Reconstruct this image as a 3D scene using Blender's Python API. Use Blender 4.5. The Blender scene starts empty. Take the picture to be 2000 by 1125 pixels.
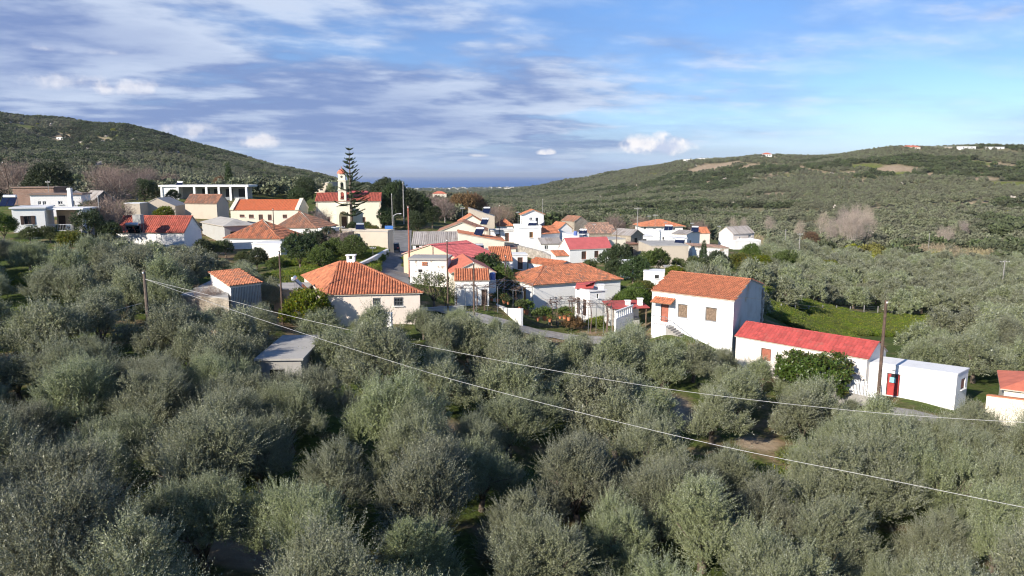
import bpy, math, random
import numpy as np
from mathutils import Vector, Matrix
PI = math.pi
RAD = math.radians
random.seed(7)
RNG = np.random.default_rng(11)
scene = bpy.context.scene
COL = scene.collection

# ------------------------------------------------------------------ camera, sky, sun, exposure
CAMZ = 22.0
F = 1387.0                       # focal length in pixels of the 2000 px wide photograph
PITCH = math.atan((562.5 - 342.5) / F)
CT, ST = math.cos(PITCH), math.sin(PITCH)
cam_d = bpy.data.cameras.new('camera')
cam_d.sensor_width = 36.0
cam_d.lens = F / 2000.0 * 36.0
cam_d.clip_start = 0.5
cam_d.clip_end = 200000.0
cam = bpy.data.objects.new('camera', cam_d)
cam.location = (0, 0, CAMZ)
cam.rotation_euler = (PI / 2 - PITCH, 0, 0)
COL.objects.link(cam)
scene.camera = cam

SUN_AZ = Vector((-0.69, -0.72, 0)).normalized()
SUN_EL = RAD(27)
SUNV = Vector((SUN_AZ.x * math.cos(SUN_EL), SUN_AZ.y * math.cos(SUN_EL), math.sin(SUN_EL)))
sun_d = bpy.data.lights.new('sun', 'SUN')
sun_d.energy = 4.5
sun_d.angle = RAD(0.55)
sun_d.color = (1.0, 0.92, 0.80)
sun = bpy.data.objects.new('sun', sun_d)
sun.rotation_euler = (-SUNV).to_track_quat('-Z', 'Y').to_euler()
sun.location = SUNV * 300
COL.objects.link(sun)

scene.view_settings.view_transform = 'Standard'
scene.view_settings.look = 'None'
scene.view_settings.exposure = 0.75
scene.view_settings.gamma = 1.0
scene.render.engine = 'CYCLES'
scene.cycles.use_denoising = True
scene.cycles.denoising_input_passes = 'RGB_ALBEDO_NORMAL'
scene.cycles.denoising_prefilter = 'ACCURATE'
scene.cycles.pixel_filter_type = 'BLACKMAN_HARRIS'
scene.cycles.filter_width = 1.15
scene.cycles.denoiser = 'OPENIMAGEDENOISE'
scene.cycles.use_adaptive_sampling = True
scene.cycles.adaptive_threshold = 0.02
scene.cycles.max_bounces = 4
scene.cycles.diffuse_bounces = 2
scene.cycles.glossy_bounces = 2
scene.cycles.transmission_bounces = 3
scene.cycles.volume_bounces = 0
scene.cycles.use_light_tree = False
scene.cycles.transparent_max_bounces = 6


class NT:
    """small helper to write node trees"""
    def __init__(self, tree):
        self.t = tree
        self.n = tree.nodes
        self.l = tree.links

    def node(self, typ, **kw):
        nd = self.n.new(typ)
        for k, v in kw.items():
            setattr(nd, k, v)
        return nd

    def put(self, sock, v):
        if v is None:
            return
        if isinstance(v, bpy.types.NodeSocket):
            self.l.new(v, sock)
        else:
            if hasattr(sock, 'default_value'):
                try:
                    sock.default_value = v
                except Exception:
                    sock.default_value = (*v, 1.0) if len(v) == 3 else v[:3]

    def math(self, op, a, b=None, c=None, clamp=False):
        nd = self.node('ShaderNodeMath', operation=op, use_clamp=clamp)
        self.put(nd.inputs[0], a)
        self.put(nd.inputs[1], b)
        self.put(nd.inputs[2], c)
        return nd.outputs[0]

    def vmath(self, op, a, b=None, out=0):
        nd = self.node('ShaderNodeVectorMath', operation=op)
        self.put(nd.inputs[0], a)
        self.put(nd.inputs[1], b)
        return nd.outputs[out]

    def mix(self, fac, a, b, blend='MIX'):
        nd = self.node('ShaderNodeMix', data_type='RGBA', blend_type=blend)
        self.put(nd.inputs[0], fac)
        self.put(nd.inputs[6], a)
        self.put(nd.inputs[7], b)
        return nd.outputs[2]

    def noise(self, vec, scale, detail=4, rough=0.55, dist=0.0, out=0, dim='3D'):
        nd = self.node('ShaderNodeTexNoise', noise_dimensions=dim)
        self.put(nd.inputs['Vector'], vec)
        nd.inputs['Scale'].default_value = scale
        nd.inputs['Detail'].default_value = detail
        nd.inputs['Roughness'].default_value = rough
        nd.inputs['Distortion'].default_value = dist
        return nd.outputs[out]

    def smooth(self, x, lo, hi, a=0.0, b=1.0):
        nd = self.node('ShaderNodeMapRange', interpolation_type='SMOOTHSTEP')
        self.put(nd.inputs[0], x)
        self.put(nd.inputs[1], lo)
        self.put(nd.inputs[2], hi)
        self.put(nd.inputs[3], a)
        self.put(nd.inputs[4], b)
        return nd.outputs[0]

    def comb(self, x, y, z):
        nd = self.node('ShaderNodeCombineXYZ')
        for i, v in enumerate((x, y, z)):
            self.put(nd.inputs[i], v)
        return nd.outputs[0]


def ray(u, v):
    """direction through a photo pixel, scaled so that its forward (Y) part is 1"""
    xc = (u - 1000.0) / F
    yc = -(v - 562.5) / F
    Y = CT + yc * ST
    return xc / Y, (-ST + yc * CT) / Y


def pt(u, v, d):
    x, z = ray(u, v)
    return Vector((x * d, d, CAMZ + z * d))


def at_z(u, v, z):
    rx, rz = ray(u, v)
    d = (z - CAMZ) / rz
    return Vector((rx * d, d, z))


def project(p):
    x, y, z = p[0], p[1], p[2] - CAMZ
    depth = y * CT - z * ST
    up = y * ST + z * CT
    return 1000 + F * x / depth, 562.5 - F * up / depth


world = bpy.data.worlds.new('World')
scene.world = world
world.use_nodes = True
world.cycles.sampling_method = 'MANUAL'
world.cycles.sample_map_resolution = 256
W = NT(world.node_tree)
W.n.clear()
sky = W.node('ShaderNodeTexSky', sky_type='NISHITA')
sky.sun_disc = False
sky.sun_elevation = SUN_EL
sky.sun_rotation = math.atan2(SUN_AZ.x, SUN_AZ.y)
sky.altitude = 120
sky.air_density = 1.0
sky.dust_density = 0.1
sky.ozone_density = 4.0
tc = W.node('ShaderNodeTexCoord').outputs['Generated']
sep = W.node('ShaderNodeSeparateXYZ')
W.put(sep.inputs[0], tc)
dx, dy, dz = sep.outputs
zc = W.math('MAXIMUM', dz, 0.0)
inv = W.math('DIVIDE', 1.0, W.math('ADD', zc, 0.11))
px_ = W.math('MULTIPLY', dx, inv)
py_ = W.math('MULTIPLY', dy, inv)
plane = W.comb(px_, W.math('MULTIPLY', py_, 1.0), 0.0)
# a streaky layer: long bands of cloud, thick over the west (left), thinning out to the right
band = W.comb(W.math('ADD', px_, W.math('MULTIPLY', py_, -0.22)), W.math('MULTIPLY', py_, 1.25), 0.0)
n_big = W.noise(W.vmath('ADD', band, (3.1, 7.7, 0.0)), 0.38, 2, 0.5, dim='2D')
n_mid = W.noise(W.vmath('ADD', band, (1.3, 2.2, 0.0)), 0.55, 8, 0.57, 0.0, dim='2D')
n_fine = W.noise(W.vmath('ADD', band, (9.0, 4.0, 0.0)), 2.6, 4, 0.62, 0.0, dim='2D')
n_lit = W.noise(W.vmath('ADD', band, (1.50, 2.45, 0.0)), 0.55, 4, 0.57, 0.0, dim='2D')
az = W.math('ARCTAN2', dx, dy)
west = W.smooth(W.math('ADD', az, W.math('MULTIPLY', dz, -0.55)), 0.24, -0.22)
dens = W.math('ADD', W.math('MULTIPLY', n_mid, 0.70), W.math('MULTIPLY', n_big, 0.40))
dens = W.math('ADD', dens, W.math('MULTIPLY', n_fine, 0.13))
dens = W.math('ADD', dens, W.math('MULTIPLY', west, 0.19))
dens = W.math('ADD', dens, W.math('MULTIPLY', W.math('SUBTRACT', 0.16, W.math('ABSOLUTE', W.math('SUBTRACT', W.math('SUBTRACT', dz, W.math('MULTIPLY', az, 0.12)), 0.105))), 0.85))
cover = W.smooth(dens, 0.66, 0.86)
thin = W.smooth(dens, 0.56, 0.78, 0.0, 0.40)
cover = W.math('MULTIPLY', W.math('MAXIMUM', cover, thin), 0.93)
relief = W.math('SUBTRACT', n_mid, n_lit)
lit = W.smooth(W.math('ADD', W.math('MULTIPLY', relief, 2.4), W.math('MULTIPLY', W.math('SUBTRACT', n_fine, 0.5), 0.8)), -0.25, 0.36)
thick = W.smooth(dens, 0.78, 1.08)
cl_col = W.mix(lit, (0.142, 0.202, 0.380), (0.45, 0.51, 0.62))
cl_col = W.mix(W.math('MULTIPLY', thick, 0.6), cl_col, (0.155, 0.212, 0.39))
hsv = W.node('ShaderNodeHueSaturation')
W.put(hsv.inputs['Color'], W.mix(1.0, sky.outputs[0], (0.92, 0.95, 1.10), 'MULTIPLY'))
hsv.inputs['Saturation'].default_value = 1.08
bg_sky = W.node('ShaderNodeBackground')
W.put(bg_sky.inputs[0], hsv.outputs[0])
bg_sky.inputs[1].default_value = 0.082
# the far bank of blue-grey cloud over the sea
bank = W.smooth(dz, 0.085, 0.0, 0.0, 0.82)
bank = W.math('MULTIPLY', bank, W.smooth(az, 0.62, 0.05, 0.62, 1.0))
bg_bank = W.node('ShaderNodeBackground')
W.put(bg_bank.inputs[0], W.mix(W.smooth(W.noise(W.comb(W.math('MULTIPLY', az, 5.0), W.math('MULTIPLY', dz, 38.0), 0.0), 1.0, 4, 0.55, dim='2D'), 0.35, 0.65), (0.165, 0.25, 0.47), (0.255, 0.37, 0.60)))
bg_bank.inputs[1].default_value = 0.92
mb_ = W.node('ShaderNodeMixShader')
W.put(mb_.inputs[0], bank)
W.l.new(bg_sky.outputs[0], mb_.inputs[1])
W.l.new(bg_bank.outputs[0], mb_.inputs[2])
bg_cl = W.node('ShaderNodeBackground')
W.put(bg_cl.inputs[0], cl_col)
bg_cl.inputs[1].default_value = 0.92
mx = W.node('ShaderNodeMixShader')
W.put(mx.inputs[0], W.math('MULTIPLY', cover, W.smooth(dz, 0.0, 0.06, 0.35, 1.0)))
W.l.new(mb_.outputs[0], mx.inputs[1])
W.l.new(bg_cl.outputs[0], mx.inputs[2])
last = mx.outputs[0]
# cumulus heads standing low over the sea
puff_n = W.noise(tc, 26.0, 5, 0.6)
puff_l = W.noise(W.vmath('ADD', tc, (0.012, 0.0, -0.010)), 26.0, 2, 0.6)


def puff(u, v, wu, wv, top=0.9):
    global last
    x, z = ray(u, v)
    a0 = math.atan2(x, 1)
    e0 = z / math.sqrt(1 + x * x + z * z)
    da = W.math('DIVIDE', W.math('SUBTRACT', az, a0), wu / F)
    de = W.math('DIVIDE', W.math('SUBTRACT', dz, e0), wv / F)
    de = W.math('MULTIPLY', de, W.math('ADD', 1.0, W.math('MULTIPLY', W.math('LESS_THAN', de, 0.0), 0.7)))
    r2 = W.math('ADD', W.math('MULTIPLY', da, da), W.math('MULTIPLY', de, de))
    m = W.math('ADD', W.math('SUBTRACT', 0.95 if top > .8 else .72, r2), W.math('MULTIPLY', W.math('SUBTRACT', puff_n, 0.5), 2.6))
    m = W.smooth(m, 0.0, 1.1 if top < 0.8 else 0.8, 0.0, top)
    lt = W.smooth(W.math('SUBTRACT', puff_n, puff_l), -0.12, 0.10)
    c = W.mix(lt, (0.40, 0.45, 0.58), (0.74, 0.71, 0.70))
    b = W.node('ShaderNodeBackground')
    W.put(b.inputs[0], c)
    b.inputs[1].default_value = 0.92
    s = W.node('ShaderNodeMixShader')
    W.put(s.inputs[0], m)
    W.l.new(last, s.inputs[1])
    W.l.new(b.outputs[0], s.inputs[2])
    last = s.outputs[0]


for q in ((1280, 288, 78, 30), (1066, 298, 24, 9), (490, 278, 62, 26, .7), (370, 262, 75, 26, .55), (205, 172, 150, 26, .6), (140, 98, 90, 10, .4), (940, 304, 30, 5, .6)):
    puff(*q)
W.l.new(last, W.node('ShaderNodeOutputWorld').inputs[0])

# ------------------------------------------------------------------ materials
MATS = {}


def new_mat(name):
    m = bpy.data.materials.new(name)
    m.use_nodes = True
    t = NT(m.node_tree)
    t.n.clear()
    out = t.node('ShaderNodeOutputMaterial')
    b = t.node('ShaderNodeBsdfPrincipled')
    t.l.new(b.outputs[0], out.inputs[0])
    MATS[name] = m
    t.b = b
    t.out = out
    t.obj = t.node('ShaderNodeTexCoord').outputs['Object']
    return m, t


def plain(name, col, rough=0.6, metal=0.0, var=0.25, scale=2.0, bump=0.0):
    m, t = new_mat(name)
    n = t.noise(t.obj, scale, 5, 0.6)
    dark = tuple(c * (1 - var) for c in col)
    lite = tuple(min(1, c * (1 + var * 0.5)) for c in col)
    t.put(t.b.inputs['Base Color'], t.mix(t.smooth(n, 0.3, 0.7), dark, lite))
    t.b.inputs['Roughness'].default_value = rough
    t.b.inputs['Metallic'].default_value = metal
    if bump:
        bn = t.node('ShaderNodeBump')
        bn.inputs['Strength'].default_value = bump
        bn.inputs['Distance'].default_value = 0.05
        t.put(bn.inputs['Height'], t.noise(t.obj, scale * 6, 5, 0.6))
        t.l.new(bn.outputs[0], t.b.inputs['Normal'])
    return m


def plaster(name, col, dirt=(0.33, 0.29, 0.24), amount=0.25, scale=0.5, peel=None):
    """limewash with soft stains, vertical run-off streaks and, on request, peeled patches"""
    m, t = new_mat(name)
    n1 = t.noise(t.obj, scale, 6, 0.62)
    st = t.vmath('MULTIPLY', t.obj, (2.2, 2.2, 0.22))
    n2 = t.noise(st, 1.6, 5, 0.65)
    f = t.math('MULTIPLY', t.smooth(n1, 0.42, 0.78), amount)
    f = t.math('ADD', f, t.math('MULTIPLY', t.smooth(n2, 0.5, 0.82), amount * 0.7))
    c = t.mix(f, col, dirt)
    c = t.mix(t.smooth(t.noise(t.obj, 9, 3), 0.3, 0.7, 0.0, 0.07), c, (0.2, 0.2, 0.2))
    if peel:
        k = t.smooth(t.noise(t.obj, peel[1], 7, 0.66), peel[2], peel[2] + 0.06)
        c = t.mix(k, c, peel[0])
    t.put(t.b.inputs['Base Color'], c)
    t.b.inputs['Roughness'].default_value = 0.9
    bn = t.node('ShaderNodeBump')
    bn.inputs['Strength'].default_value = 0.35
    bn.inputs['Distance'].default_value = 0.03
    t.put(bn.inputs['Height'], t.noise(t.obj, 5, 6, 0.65))
    t.l.new(bn.outputs[0], t.b.inputs['Normal'])
    return m


def stone(name, c1, c2, scale=3.2):
    m, t = new_mat(name)
    v = t.node('ShaderNodeTexVoronoi')
    t.put(v.inputs['Vector'], t.vmath('MULTIPLY', t.obj, (1, 1, 1.7)))
    v.inputs['Scale'].default_value = scale
    e = t.node('ShaderNodeTexVoronoi', feature='DISTANCE_TO_EDGE')
    t.put(e.inputs['Vector'], t.vmath('MULTIPLY', t.obj, (1, 1, 1.7)))
    e.inputs['Scale'].default_value = scale
    s = t.node('ShaderNodeSeparateColor')
    t.put(s.inputs[0], v.outputs['Color'])
    c = t.mix(s.outputs[0], c1, c2)
    c = t.mix(t.smooth(t.noise(t.obj, 0.8, 5), 0.4, 0.7, 0, 0.5), c, tuple(x * 1.35 for x in c2))
    c = t.mix(t.smooth(e.outputs[0], 0.0, 0.06, 0.75, 0.0), c, (0.30, 0.27, 0.23))
    t.put(t.b.inputs['Base Color'], c)
    t.b.inputs['Roughness'].default_value = 0.95
    bn = t.node('ShaderNodeBump')
    bn.inputs['Strength'].default_value = 0.8
    bn.inputs['Distance'].default_value = 0.06
    t.put(bn.inputs['Height'], t.smooth(e.outputs[0], 0, 0.12))
    t.l.new(bn.outputs[0], t.b.inputs['Normal'])
    return m


def tiles(name, new, old, amount=0.35, var=0.35, split=None, rough=0.85):
    """clay or sheet tiles: each tile is a mesh island with its own tint; old tiles where lichen has settled"""
    m, t = new_mat(name)
    g = t.node('ShaderNodeNewGeometry').outputs['Random Per Island']
    wn = t.node('ShaderNodeTexWhiteNoise', noise_dimensions='1D')
    t.put(wn.inputs['W'], t.math('MULTIPLY', g, 913.7))
    r2 = wn.outputs['Value']
    n = t.noise(t.obj, 0.55, 5, 0.65)
    k = t.math('ADD', t.math('MULTIPLY', t.math('SUBTRACT', r2, 0.5), 0.9), t.math('MULTIPLY', t.math('SUBTRACT', n, 0.5), 1.6))
    if split:
        d = t.vmath('DOT_PRODUCT', t.obj, (split[0], split[1], 0.0), out=1)
        k = t.math('ADD', k, t.smooth(t.math('SUBTRACT', d, split[2]), -0.25, 0.25, -0.75, split[3]))
    f = t.smooth(k, 0.55 - amount, 0.95 - amount)
    a = t.mix(g, tuple(c * (1 - var) for c in new), tuple(min(1, c * (1 + var * 0.6)) for c in new))
    c = t.mix(f, a, old)
    c = t.mix(t.smooth(t.noise(t.obj, 7, 4, 0.7), 0.35, 0.75, 0, 0.25), c, (0.10, 0.07, 0.05))
    t.put(t.b.inputs['Base Color'], c)
    t.b.inputs['Roughness'].default_value = rough
    return m


def leaf(name, top, under, var=0.3, trans=0.25, rough=0.5, tip=None):
    m, t = new_mat(name)
    geo = t.node('ShaderNodeNewGeometry')
    r = geo.outputs['Random Per Island']
    oi = t.node('ShaderNodeObjectInfo').outputs['Random']
    a = t.mix(r, tuple(c * (1 - var) for c in top), tuple(c * (1 + var) for c in top))
    b = t.mix(r, tuple(c * (1 - var) for c in under), tuple(c * (1 + var * 0.6) for c in under))
    c = t.mix(geo.outputs['Backfacing'], a, b)
    h = t.node('ShaderNodeHueSaturation')
    t.put(h.inputs['Hue'], t.math('ADD', 0.485, t.math('MULTIPLY', oi, 0.03)))
    t.put(h.inputs['Value'], t.math('ADD', 0.82, t.math('MULTIPLY', oi, 0.36)))
    t.put(h.inputs['Saturation'], t.math('ADD', 0.85, t.math('MULTIPLY', oi, 0.3)))
    t.put(h.inputs['Color'], c)
    col = h.outputs[0]
    if tip:
        col = t.mix(t.math('GREATER_THAN', r, tip[1]), col, tip[0])
    t.put(t.b.inputs['Base Color'], col)
    t.b.inputs['Roughness'].default_value = rough
    t.b.inputs['Specular IOR Level'].default_value = 0.35
    tr = t.node('ShaderNodeBsdfTranslucent')
    t.put(tr.inputs[0], col)
    s = t.node('ShaderNodeMixShader')
    s.inputs[0].default_value = trans
    t.l.new(t.b.outputs[0], s.inputs[1])
    t.l.new(tr.outputs[0], s.inputs[2])
    t.l.new(s.outputs[0], t.out.inputs[0])
    return m


plaster('white_plaster', (0.80, 0.79, 0.77), amount=0.16)
plaster('clean_white', (0.82, 0.82, 0.80), amount=0.13)
plaster('pink_plaster', (0.76, 0.66, 0.57), amount=0.2)
plaster('pale_pink', (0.78, 0.72, 0.66), amount=0.22)
plaster('cream_plaster', (0.74, 0.68, 0.55), amount=0.2)
plaster('peach_plaster', (0.66, 0.49, 0.34), amount=0.3)
plaster('beige_plaster', (0.53, 0.46, 0.37), amount=0.35)
plaster('yellow_plaster', (0.80, 0.75, 0.60), amount=0.12)
plaster('grey_plaster', (0.42, 0.42, 0.40), amount=0.4)
plaster('peeling_white', (0.76, 0.74, 0.70), amount=0.35, peel=((0.36, 0.29, 0.22), 0.8, 0.56))
plaster('render_gable', (0.56, 0.56, 0.55), dirt=(0.30, 0.26, 0.22), amount=0.5, peel=((0.46, 0.38, 0.28), 0.55, 0.60))
plaster('concrete', (0.36, 0.345, 0.32), dirt=(0.14, 0.13, 0.12), amount=0.55)
plaster('roof_concrete', (0.42, 0.40, 0.365), dirt=(0.17, 0.155, 0.14), amount=0.6)
plaster('white_roof', (0.74, 0.74, 0.73), dirt=(0.40, 0.39, 0.37), amount=0.3)
stone('field_stone', (0.30, 0.25, 0.19), (0.44, 0.38, 0.30))
stone('brown_brick', (0.26, 0.15, 0.11), (0.34, 0.21, 0.16), 5.0)
stone('dark_stone', (0.14, 0.12, 0.10), (0.24, 0.21, 0.17))
tiles('clay_tile', (0.54, 0.195, 0.095), (0.20, 0.095, 0.065), 0.27)
tiles('orange_tile', (0.56, 0.205, 0.10), (0.36, 0.14, 0.08), 0.15, 0.25)
tiles('old_tile', (0.46, 0.17, 0.085), (0.19, 0.105, 0.075), 0.42)
tiles('brown_tile', (0.34, 0.165, 0.10), (0.20, 0.13, 0.10), 0.5)
tiles('ruin_tile', (0.40, 0.24, 0.17), (0.22, 0.16, 0.13), 0.6)
tiles('red_sheet', (0.48, 0.080, 0.070), (0.42, 0.105, 0.085), 0.28, 0.22, rough=0.8)
tiles('church_tile', (0.42, 0.10, 0.065), (0.26, 0.075, 0.055), 0.3, 0.3)
tiles('school_tile', (0.58, 0.155, 0.06), (0.48, 0.13, 0.06), 0.05, 0.12)
tiles('grey_sheet', (0.36, 0.33, 0.31), (0.24, 0.21, 0.19), 0.45, 0.2)
tiles('pink_sheet', (0.55, 0.13, 0.13), (0.48, 0.12, 0.11), 0.35, 0.22, rough=0.75)
plain('coral_paint', (0.58, 0.17, 0.10), 0.75, var=0.18, scale=1.2)
plain('rose_paint', (0.52, 0.125, 0.12), 0.6, var=0.12, scale=1.2)
plain('glass_dark', (0.03, 0.035, 0.04), 0.12, var=0.2)
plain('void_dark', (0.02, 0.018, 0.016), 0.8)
plain('solar_blue', (0.012, 0.018, 0.045), 0.15, var=0.2)
plain('tank_metal', (0.62, 0.63, 0.64), 0.35, 0.6, var=0.1)
plain('grey_metal', (0.28, 0.29, 0.30), 0.5, 0.6)
plain('black_metal', (0.03, 0.03, 0.032), 0.5, 0.2)
plain('white_paint', (0.80, 0.80, 0.79), 0.5, var=0.06)
plain('red_paint', (0.40, 0.045, 0.04), 0.45, var=0.2)
plain('brown_paint', (0.36, 0.12, 0.075), 0.6, var=0.3)
plain('dark_wood', (0.075, 0.045, 0.035), 0.7, var=0.3)
plain('old_wood', (0.22, 0.155, 0.105), 0.85, var=0.5, scale=6)
plain('ochre_wood', (0.56, 0.27, 0.07), 0.6, var=0.2)
plain('pole_wood', (0.115, 0.075, 0.055), 0.85, var=0.4, scale=4)
plain('weathered_pole', (0.15, 0.115, 0.09), 0.85, var=0.35, scale=4)
plain('grey_pole', (0.30, 0.29, 0.275), 0.85, var=0.3, scale=4)
plain('bark', (0.16, 0.125, 0.095), 0.9, var=0.45, scale=5, bump=0.6)
plain('pale_bark', (0.40, 0.36, 0.31), 0.9, var=0.3, scale=5)
plain('vine_wood', (0.17, 0.115, 0.09), 0.9, var=0.4, scale=6)
plain('terracotta', (0.50, 0.19, 0.09), 0.8, var=0.2)
plain('asphalt', (0.20, 0.195, 0.19), 0.9, var=0.25, scale=0.6, bump=0.3)
plain('paving', (0.33, 0.31, 0.285), 0.9, var=0.3, scale=1.2)
plain('blue_sign', (0.05, 0.16, 0.45), 0.5, var=0.05)
plain('blue_plastic', (0.10, 0.16, 0.42), 0.4, var=0.1)
plain('cable', (0.48, 0.47, 0.46), 0.5, var=0.05)
plain('dark_cable', (0.05, 0.05, 0.05), 0.6)
plain('car_paint', (0.06, 0.065, 0.07), 0.25, 0.3, var=0.05)
plain('rubber', (0.02, 0.02, 0.02), 0.8)
plain('notice_paper', (0.25, 0.55, 0.58), 0.7, var=0.2)
plain('far_white', (0.55, 0.52, 0.48), 0.9, var=0.1)
plain('pale_rock', (0.40, 0.36, 0.31), 0.95, var=0.35, scale=1.0)
plain('rubble', (0.40, 0.36, 0.31), 0.95, var=0.45, scale=1.5, bump=0.8)
leaf('olive_leaf', (0.205, 0.222, 0.118), (0.34, 0.36, 0.27), 0.36, 0.20, 0.42)
leaf('olive_far', (0.165, 0.174, 0.105), (0.20, 0.21, 0.14), 0.30, 0.15, 0.7)
leaf('scrub_leaf', (0.080, 0.096, 0.044), (0.10, 0.12, 0.065), 0.35, 0.15, 0.7)
leaf('dark_leaf', (0.055, 0.078, 0.030), (0.075, 0.10, 0.045), 0.4, 0.2, 0.5)
leaf('garden_leaf', (0.10, 0.135, 0.034), (0.13, 0.165, 0.055), 0.4, 0.3, 0.5)
leaf('citrus_leaf', (0.13, 0.15, 0.025), (0.17, 0.18, 0.05), 0.4, 0.35, 0.45, tip=((0.55, 0.33, 0.02), 0.97))
leaf('glossy_leaf', (0.060, 0.085, 0.022), (0.16, 0.15, 0.06), 0.45, 0.22, 0.35)
leaf('yellow_leaf', (0.24, 0.25, 0.03), (0.27, 0.27, 0.06), 0.35, 0.35, 0.6)
leaf('grass_blade', (0.15, 0.20, 0.035), (0.17, 0.22, 0.055), 0.4, 0.35, 0.6, tip=((0.42, 0.40, 0.04), 0.93))
leaf('dry_leaf', (0.19, 0.115, 0.05), (0.22, 0.14, 0.07), 0.4, 0.2, 0.7)
leaf('norfolk_leaf', (0.070, 0.095, 0.045), (0.09, 0.12, 0.06), 0.35, 0.12, 0.6)
leaf('twig', (0.27, 0.20, 0.165), (0.27, 0.20, 0.165), 0.35, 0.05, 0.9)
leaf('pale_twig', (0.40, 0.33, 0.28), (0.40, 0.33, 0.28), 0.3, 0.05, 0.9)
leaf('reed', (0.40, 0.33, 0.20), (0.42, 0.35, 0.22), 0.3, 0.2, 0.9)
leaf('flower', (0.45, 0.16, 0.10), (0.2, 0.25, 0.06), 0.5, 0.3, 0.6, tip=((0.10, 0.18, 0.03), 0.45))

# ------------------------------------------------------------------ mesh helpers


class MB:
    def __init__(self):
        self.v = []
        self.f = []

    def poly(self, pts):
        i = len(self.v)
        self.v += [tuple(p) for p in pts]
        self.f.append(tuple(range(i, i + len(pts))))

    def box(self, c, s, M=None):
        i = len(self.v)
        for z in (-.5, .5):
            for x, y in ((-.5, -.5), (.5, -.5), (.5, .5), (-.5, .5)):
                p = Vector((x * s[0], y * s[1], z * s[2]))
                if M is not None:
                    p = M @ p
                self.v.append((p.x + c[0], p.y + c[1], p.z + c[2]))
        for q in ((3, 2, 1, 0), (4, 5, 6, 7), (0, 1, 5, 4), (1, 2, 6, 5), (2, 3, 7, 6), (3, 0, 4, 7)):
            self.f.append(tuple(i + k for k in q))

    def prism(self, pts, dz):
        """closed prism: polygon pts (counter-clockwise from above) as its top, dz downwards"""
        n = len(pts)
        i = len(self.v)
        self.v += [tuple(p) for p in pts] + [(p[0], p[1], p[2] - dz) for p in pts]
        self.f.append(tuple(range(i, i + n)))
        self.f.append(tuple(range(i + 2 * n - 1, i + n - 1, -1)))
        for k in range(n):
            j = (k + 1) % n
            self.f.append((i + k, i + n + k, i + n + j, i + j))

    def tube(self, pts, rads, seg=6, cap=True):
        pts = [Vector(p) for p in pts]
        i = len(self.v)
        n = len(pts)
        if isinstance(rads, (int, float)):
            rads = [rads] * n
        for k, p in enumerate(pts):
            t = (pts[min(k + 1, n - 1)] - pts[max(k - 1, 0)])
            t = t.normalized() if t.length > 1e-9 else Vector((0, 0, 1))
            ref = Vector((0, 0, 1)) if abs(t.z) < 0.9 else Vector((1, 0, 0))
            a = t.cross(ref).normalized()
            b = t.cross(a)
            for s in range(seg):
                an = 2 * PI * s / seg
                q = p + (a * math.cos(an) + b * math.sin(an)) * rads[k]
                self.v.append(tuple(q))
        for k in range(n - 1):
            for s in range(seg):
                s2 = (s + 1) % seg
                self.f.append((i + k * seg + s, i + k * seg + s2, i + (k + 1) * seg + s2, i + (k + 1) * seg + s))
        if cap:
            self.f.append(tuple(i + s for s in reversed(range(seg))))
            self.f.append(tuple(i + (n - 1) * seg + s for s in range(seg)))

    def lathe(self, prof, c=(0, 0, 0), seg=10):
        i = len(self.v)
        for r, z in prof:
            for s in range(seg):
                a = 2 * PI * s / seg
                self.v.append((c[0] + r * math.cos(a), c[1] + r * math.sin(a), c[2] + z))
        for k in range(len(prof) - 1):
            for s in range(seg):
                s2 = (s + 1) % seg
                self.f.append((i + k * seg + s, i + k * seg + s2, i + (k + 1) * seg + s2, i + (k + 1) * seg + s))
        self.f.append(tuple(i + s for s in reversed(range(seg))))
        self.f.append(tuple(i + (len(prof) - 1) * seg + s for s in range(seg)))

    def mesh(self, name, mat, smooth=False):
        me = bpy.data.meshes.new(name)
        me.from_pydata(self.v, [], self.f)
        if mat:
            me.materials.append(MATS[mat])
        if smooth:
            me.polygons.foreach_set('use_smooth', [True] * len(me.polygons))
        me.update()
        return me

    def build(self, name, mat, parent=None, loc=None, smooth=False):
        return link(name, self.mesh(name, mat, smooth), parent, loc)


def link(name, me, parent=None, loc=None):
    o = bpy.data.objects.new(name, me)
    COL.objects.link(o)
    if parent:
        o.parent = parent
    if loc is not None:
        o.location = loc
    return o


def tag(o, label=None, cat=None, group=None, kind=None):
    for k, v in (('label', label), ('category', cat), ('group', group), ('kind', kind)):
        if v:
            o[k] = v
    return o


def thing(name, label, cat, loc, group=None, rotz=0.0, scale=1.0):
    o = bpy.data.objects.new(name, None)
    o.empty_display_size = 0.3
    o.location = loc
    o.rotation_euler = (0, 0, rotz)
    o.scale = (scale,) * 3
    COL.objects.link(o)
    return tag(o, label, cat, group)


def quad_mesh(name, verts, mat, nper=4):
    """fast mesh from an (N*4,3) array of quads"""
    verts = np.asarray(verts, dtype=np.float32).reshape(-1, 3)
    nv = len(verts)
    nf = nv // nper
    me = bpy.data.meshes.new(name)
    me.vertices.add(nv)
    me.vertices.foreach_set('co', verts.ravel())
    me.loops.add(nv)
    me.loops.foreach_set('vertex_index', np.arange(nv, dtype=np.int32))
    me.polygons.add(nf)
    me.polygons.foreach_set('loop_start', np.arange(0, nv, nper, dtype=np.int32))
    me.polygons.foreach_set('loop_total', np.full(nf, nper, dtype=np.int32))
    me.materials.append(MATS[mat])
    me.update(calc_edges=True)
    return me

# ------------------------------------------------------------------ building plans (worked out before the ground, which has to meet them)
BUILDS = {}
CONTROL = []          # ground control points (x, y, z)
FOOT = []             # footprints kept free of trees


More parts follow.
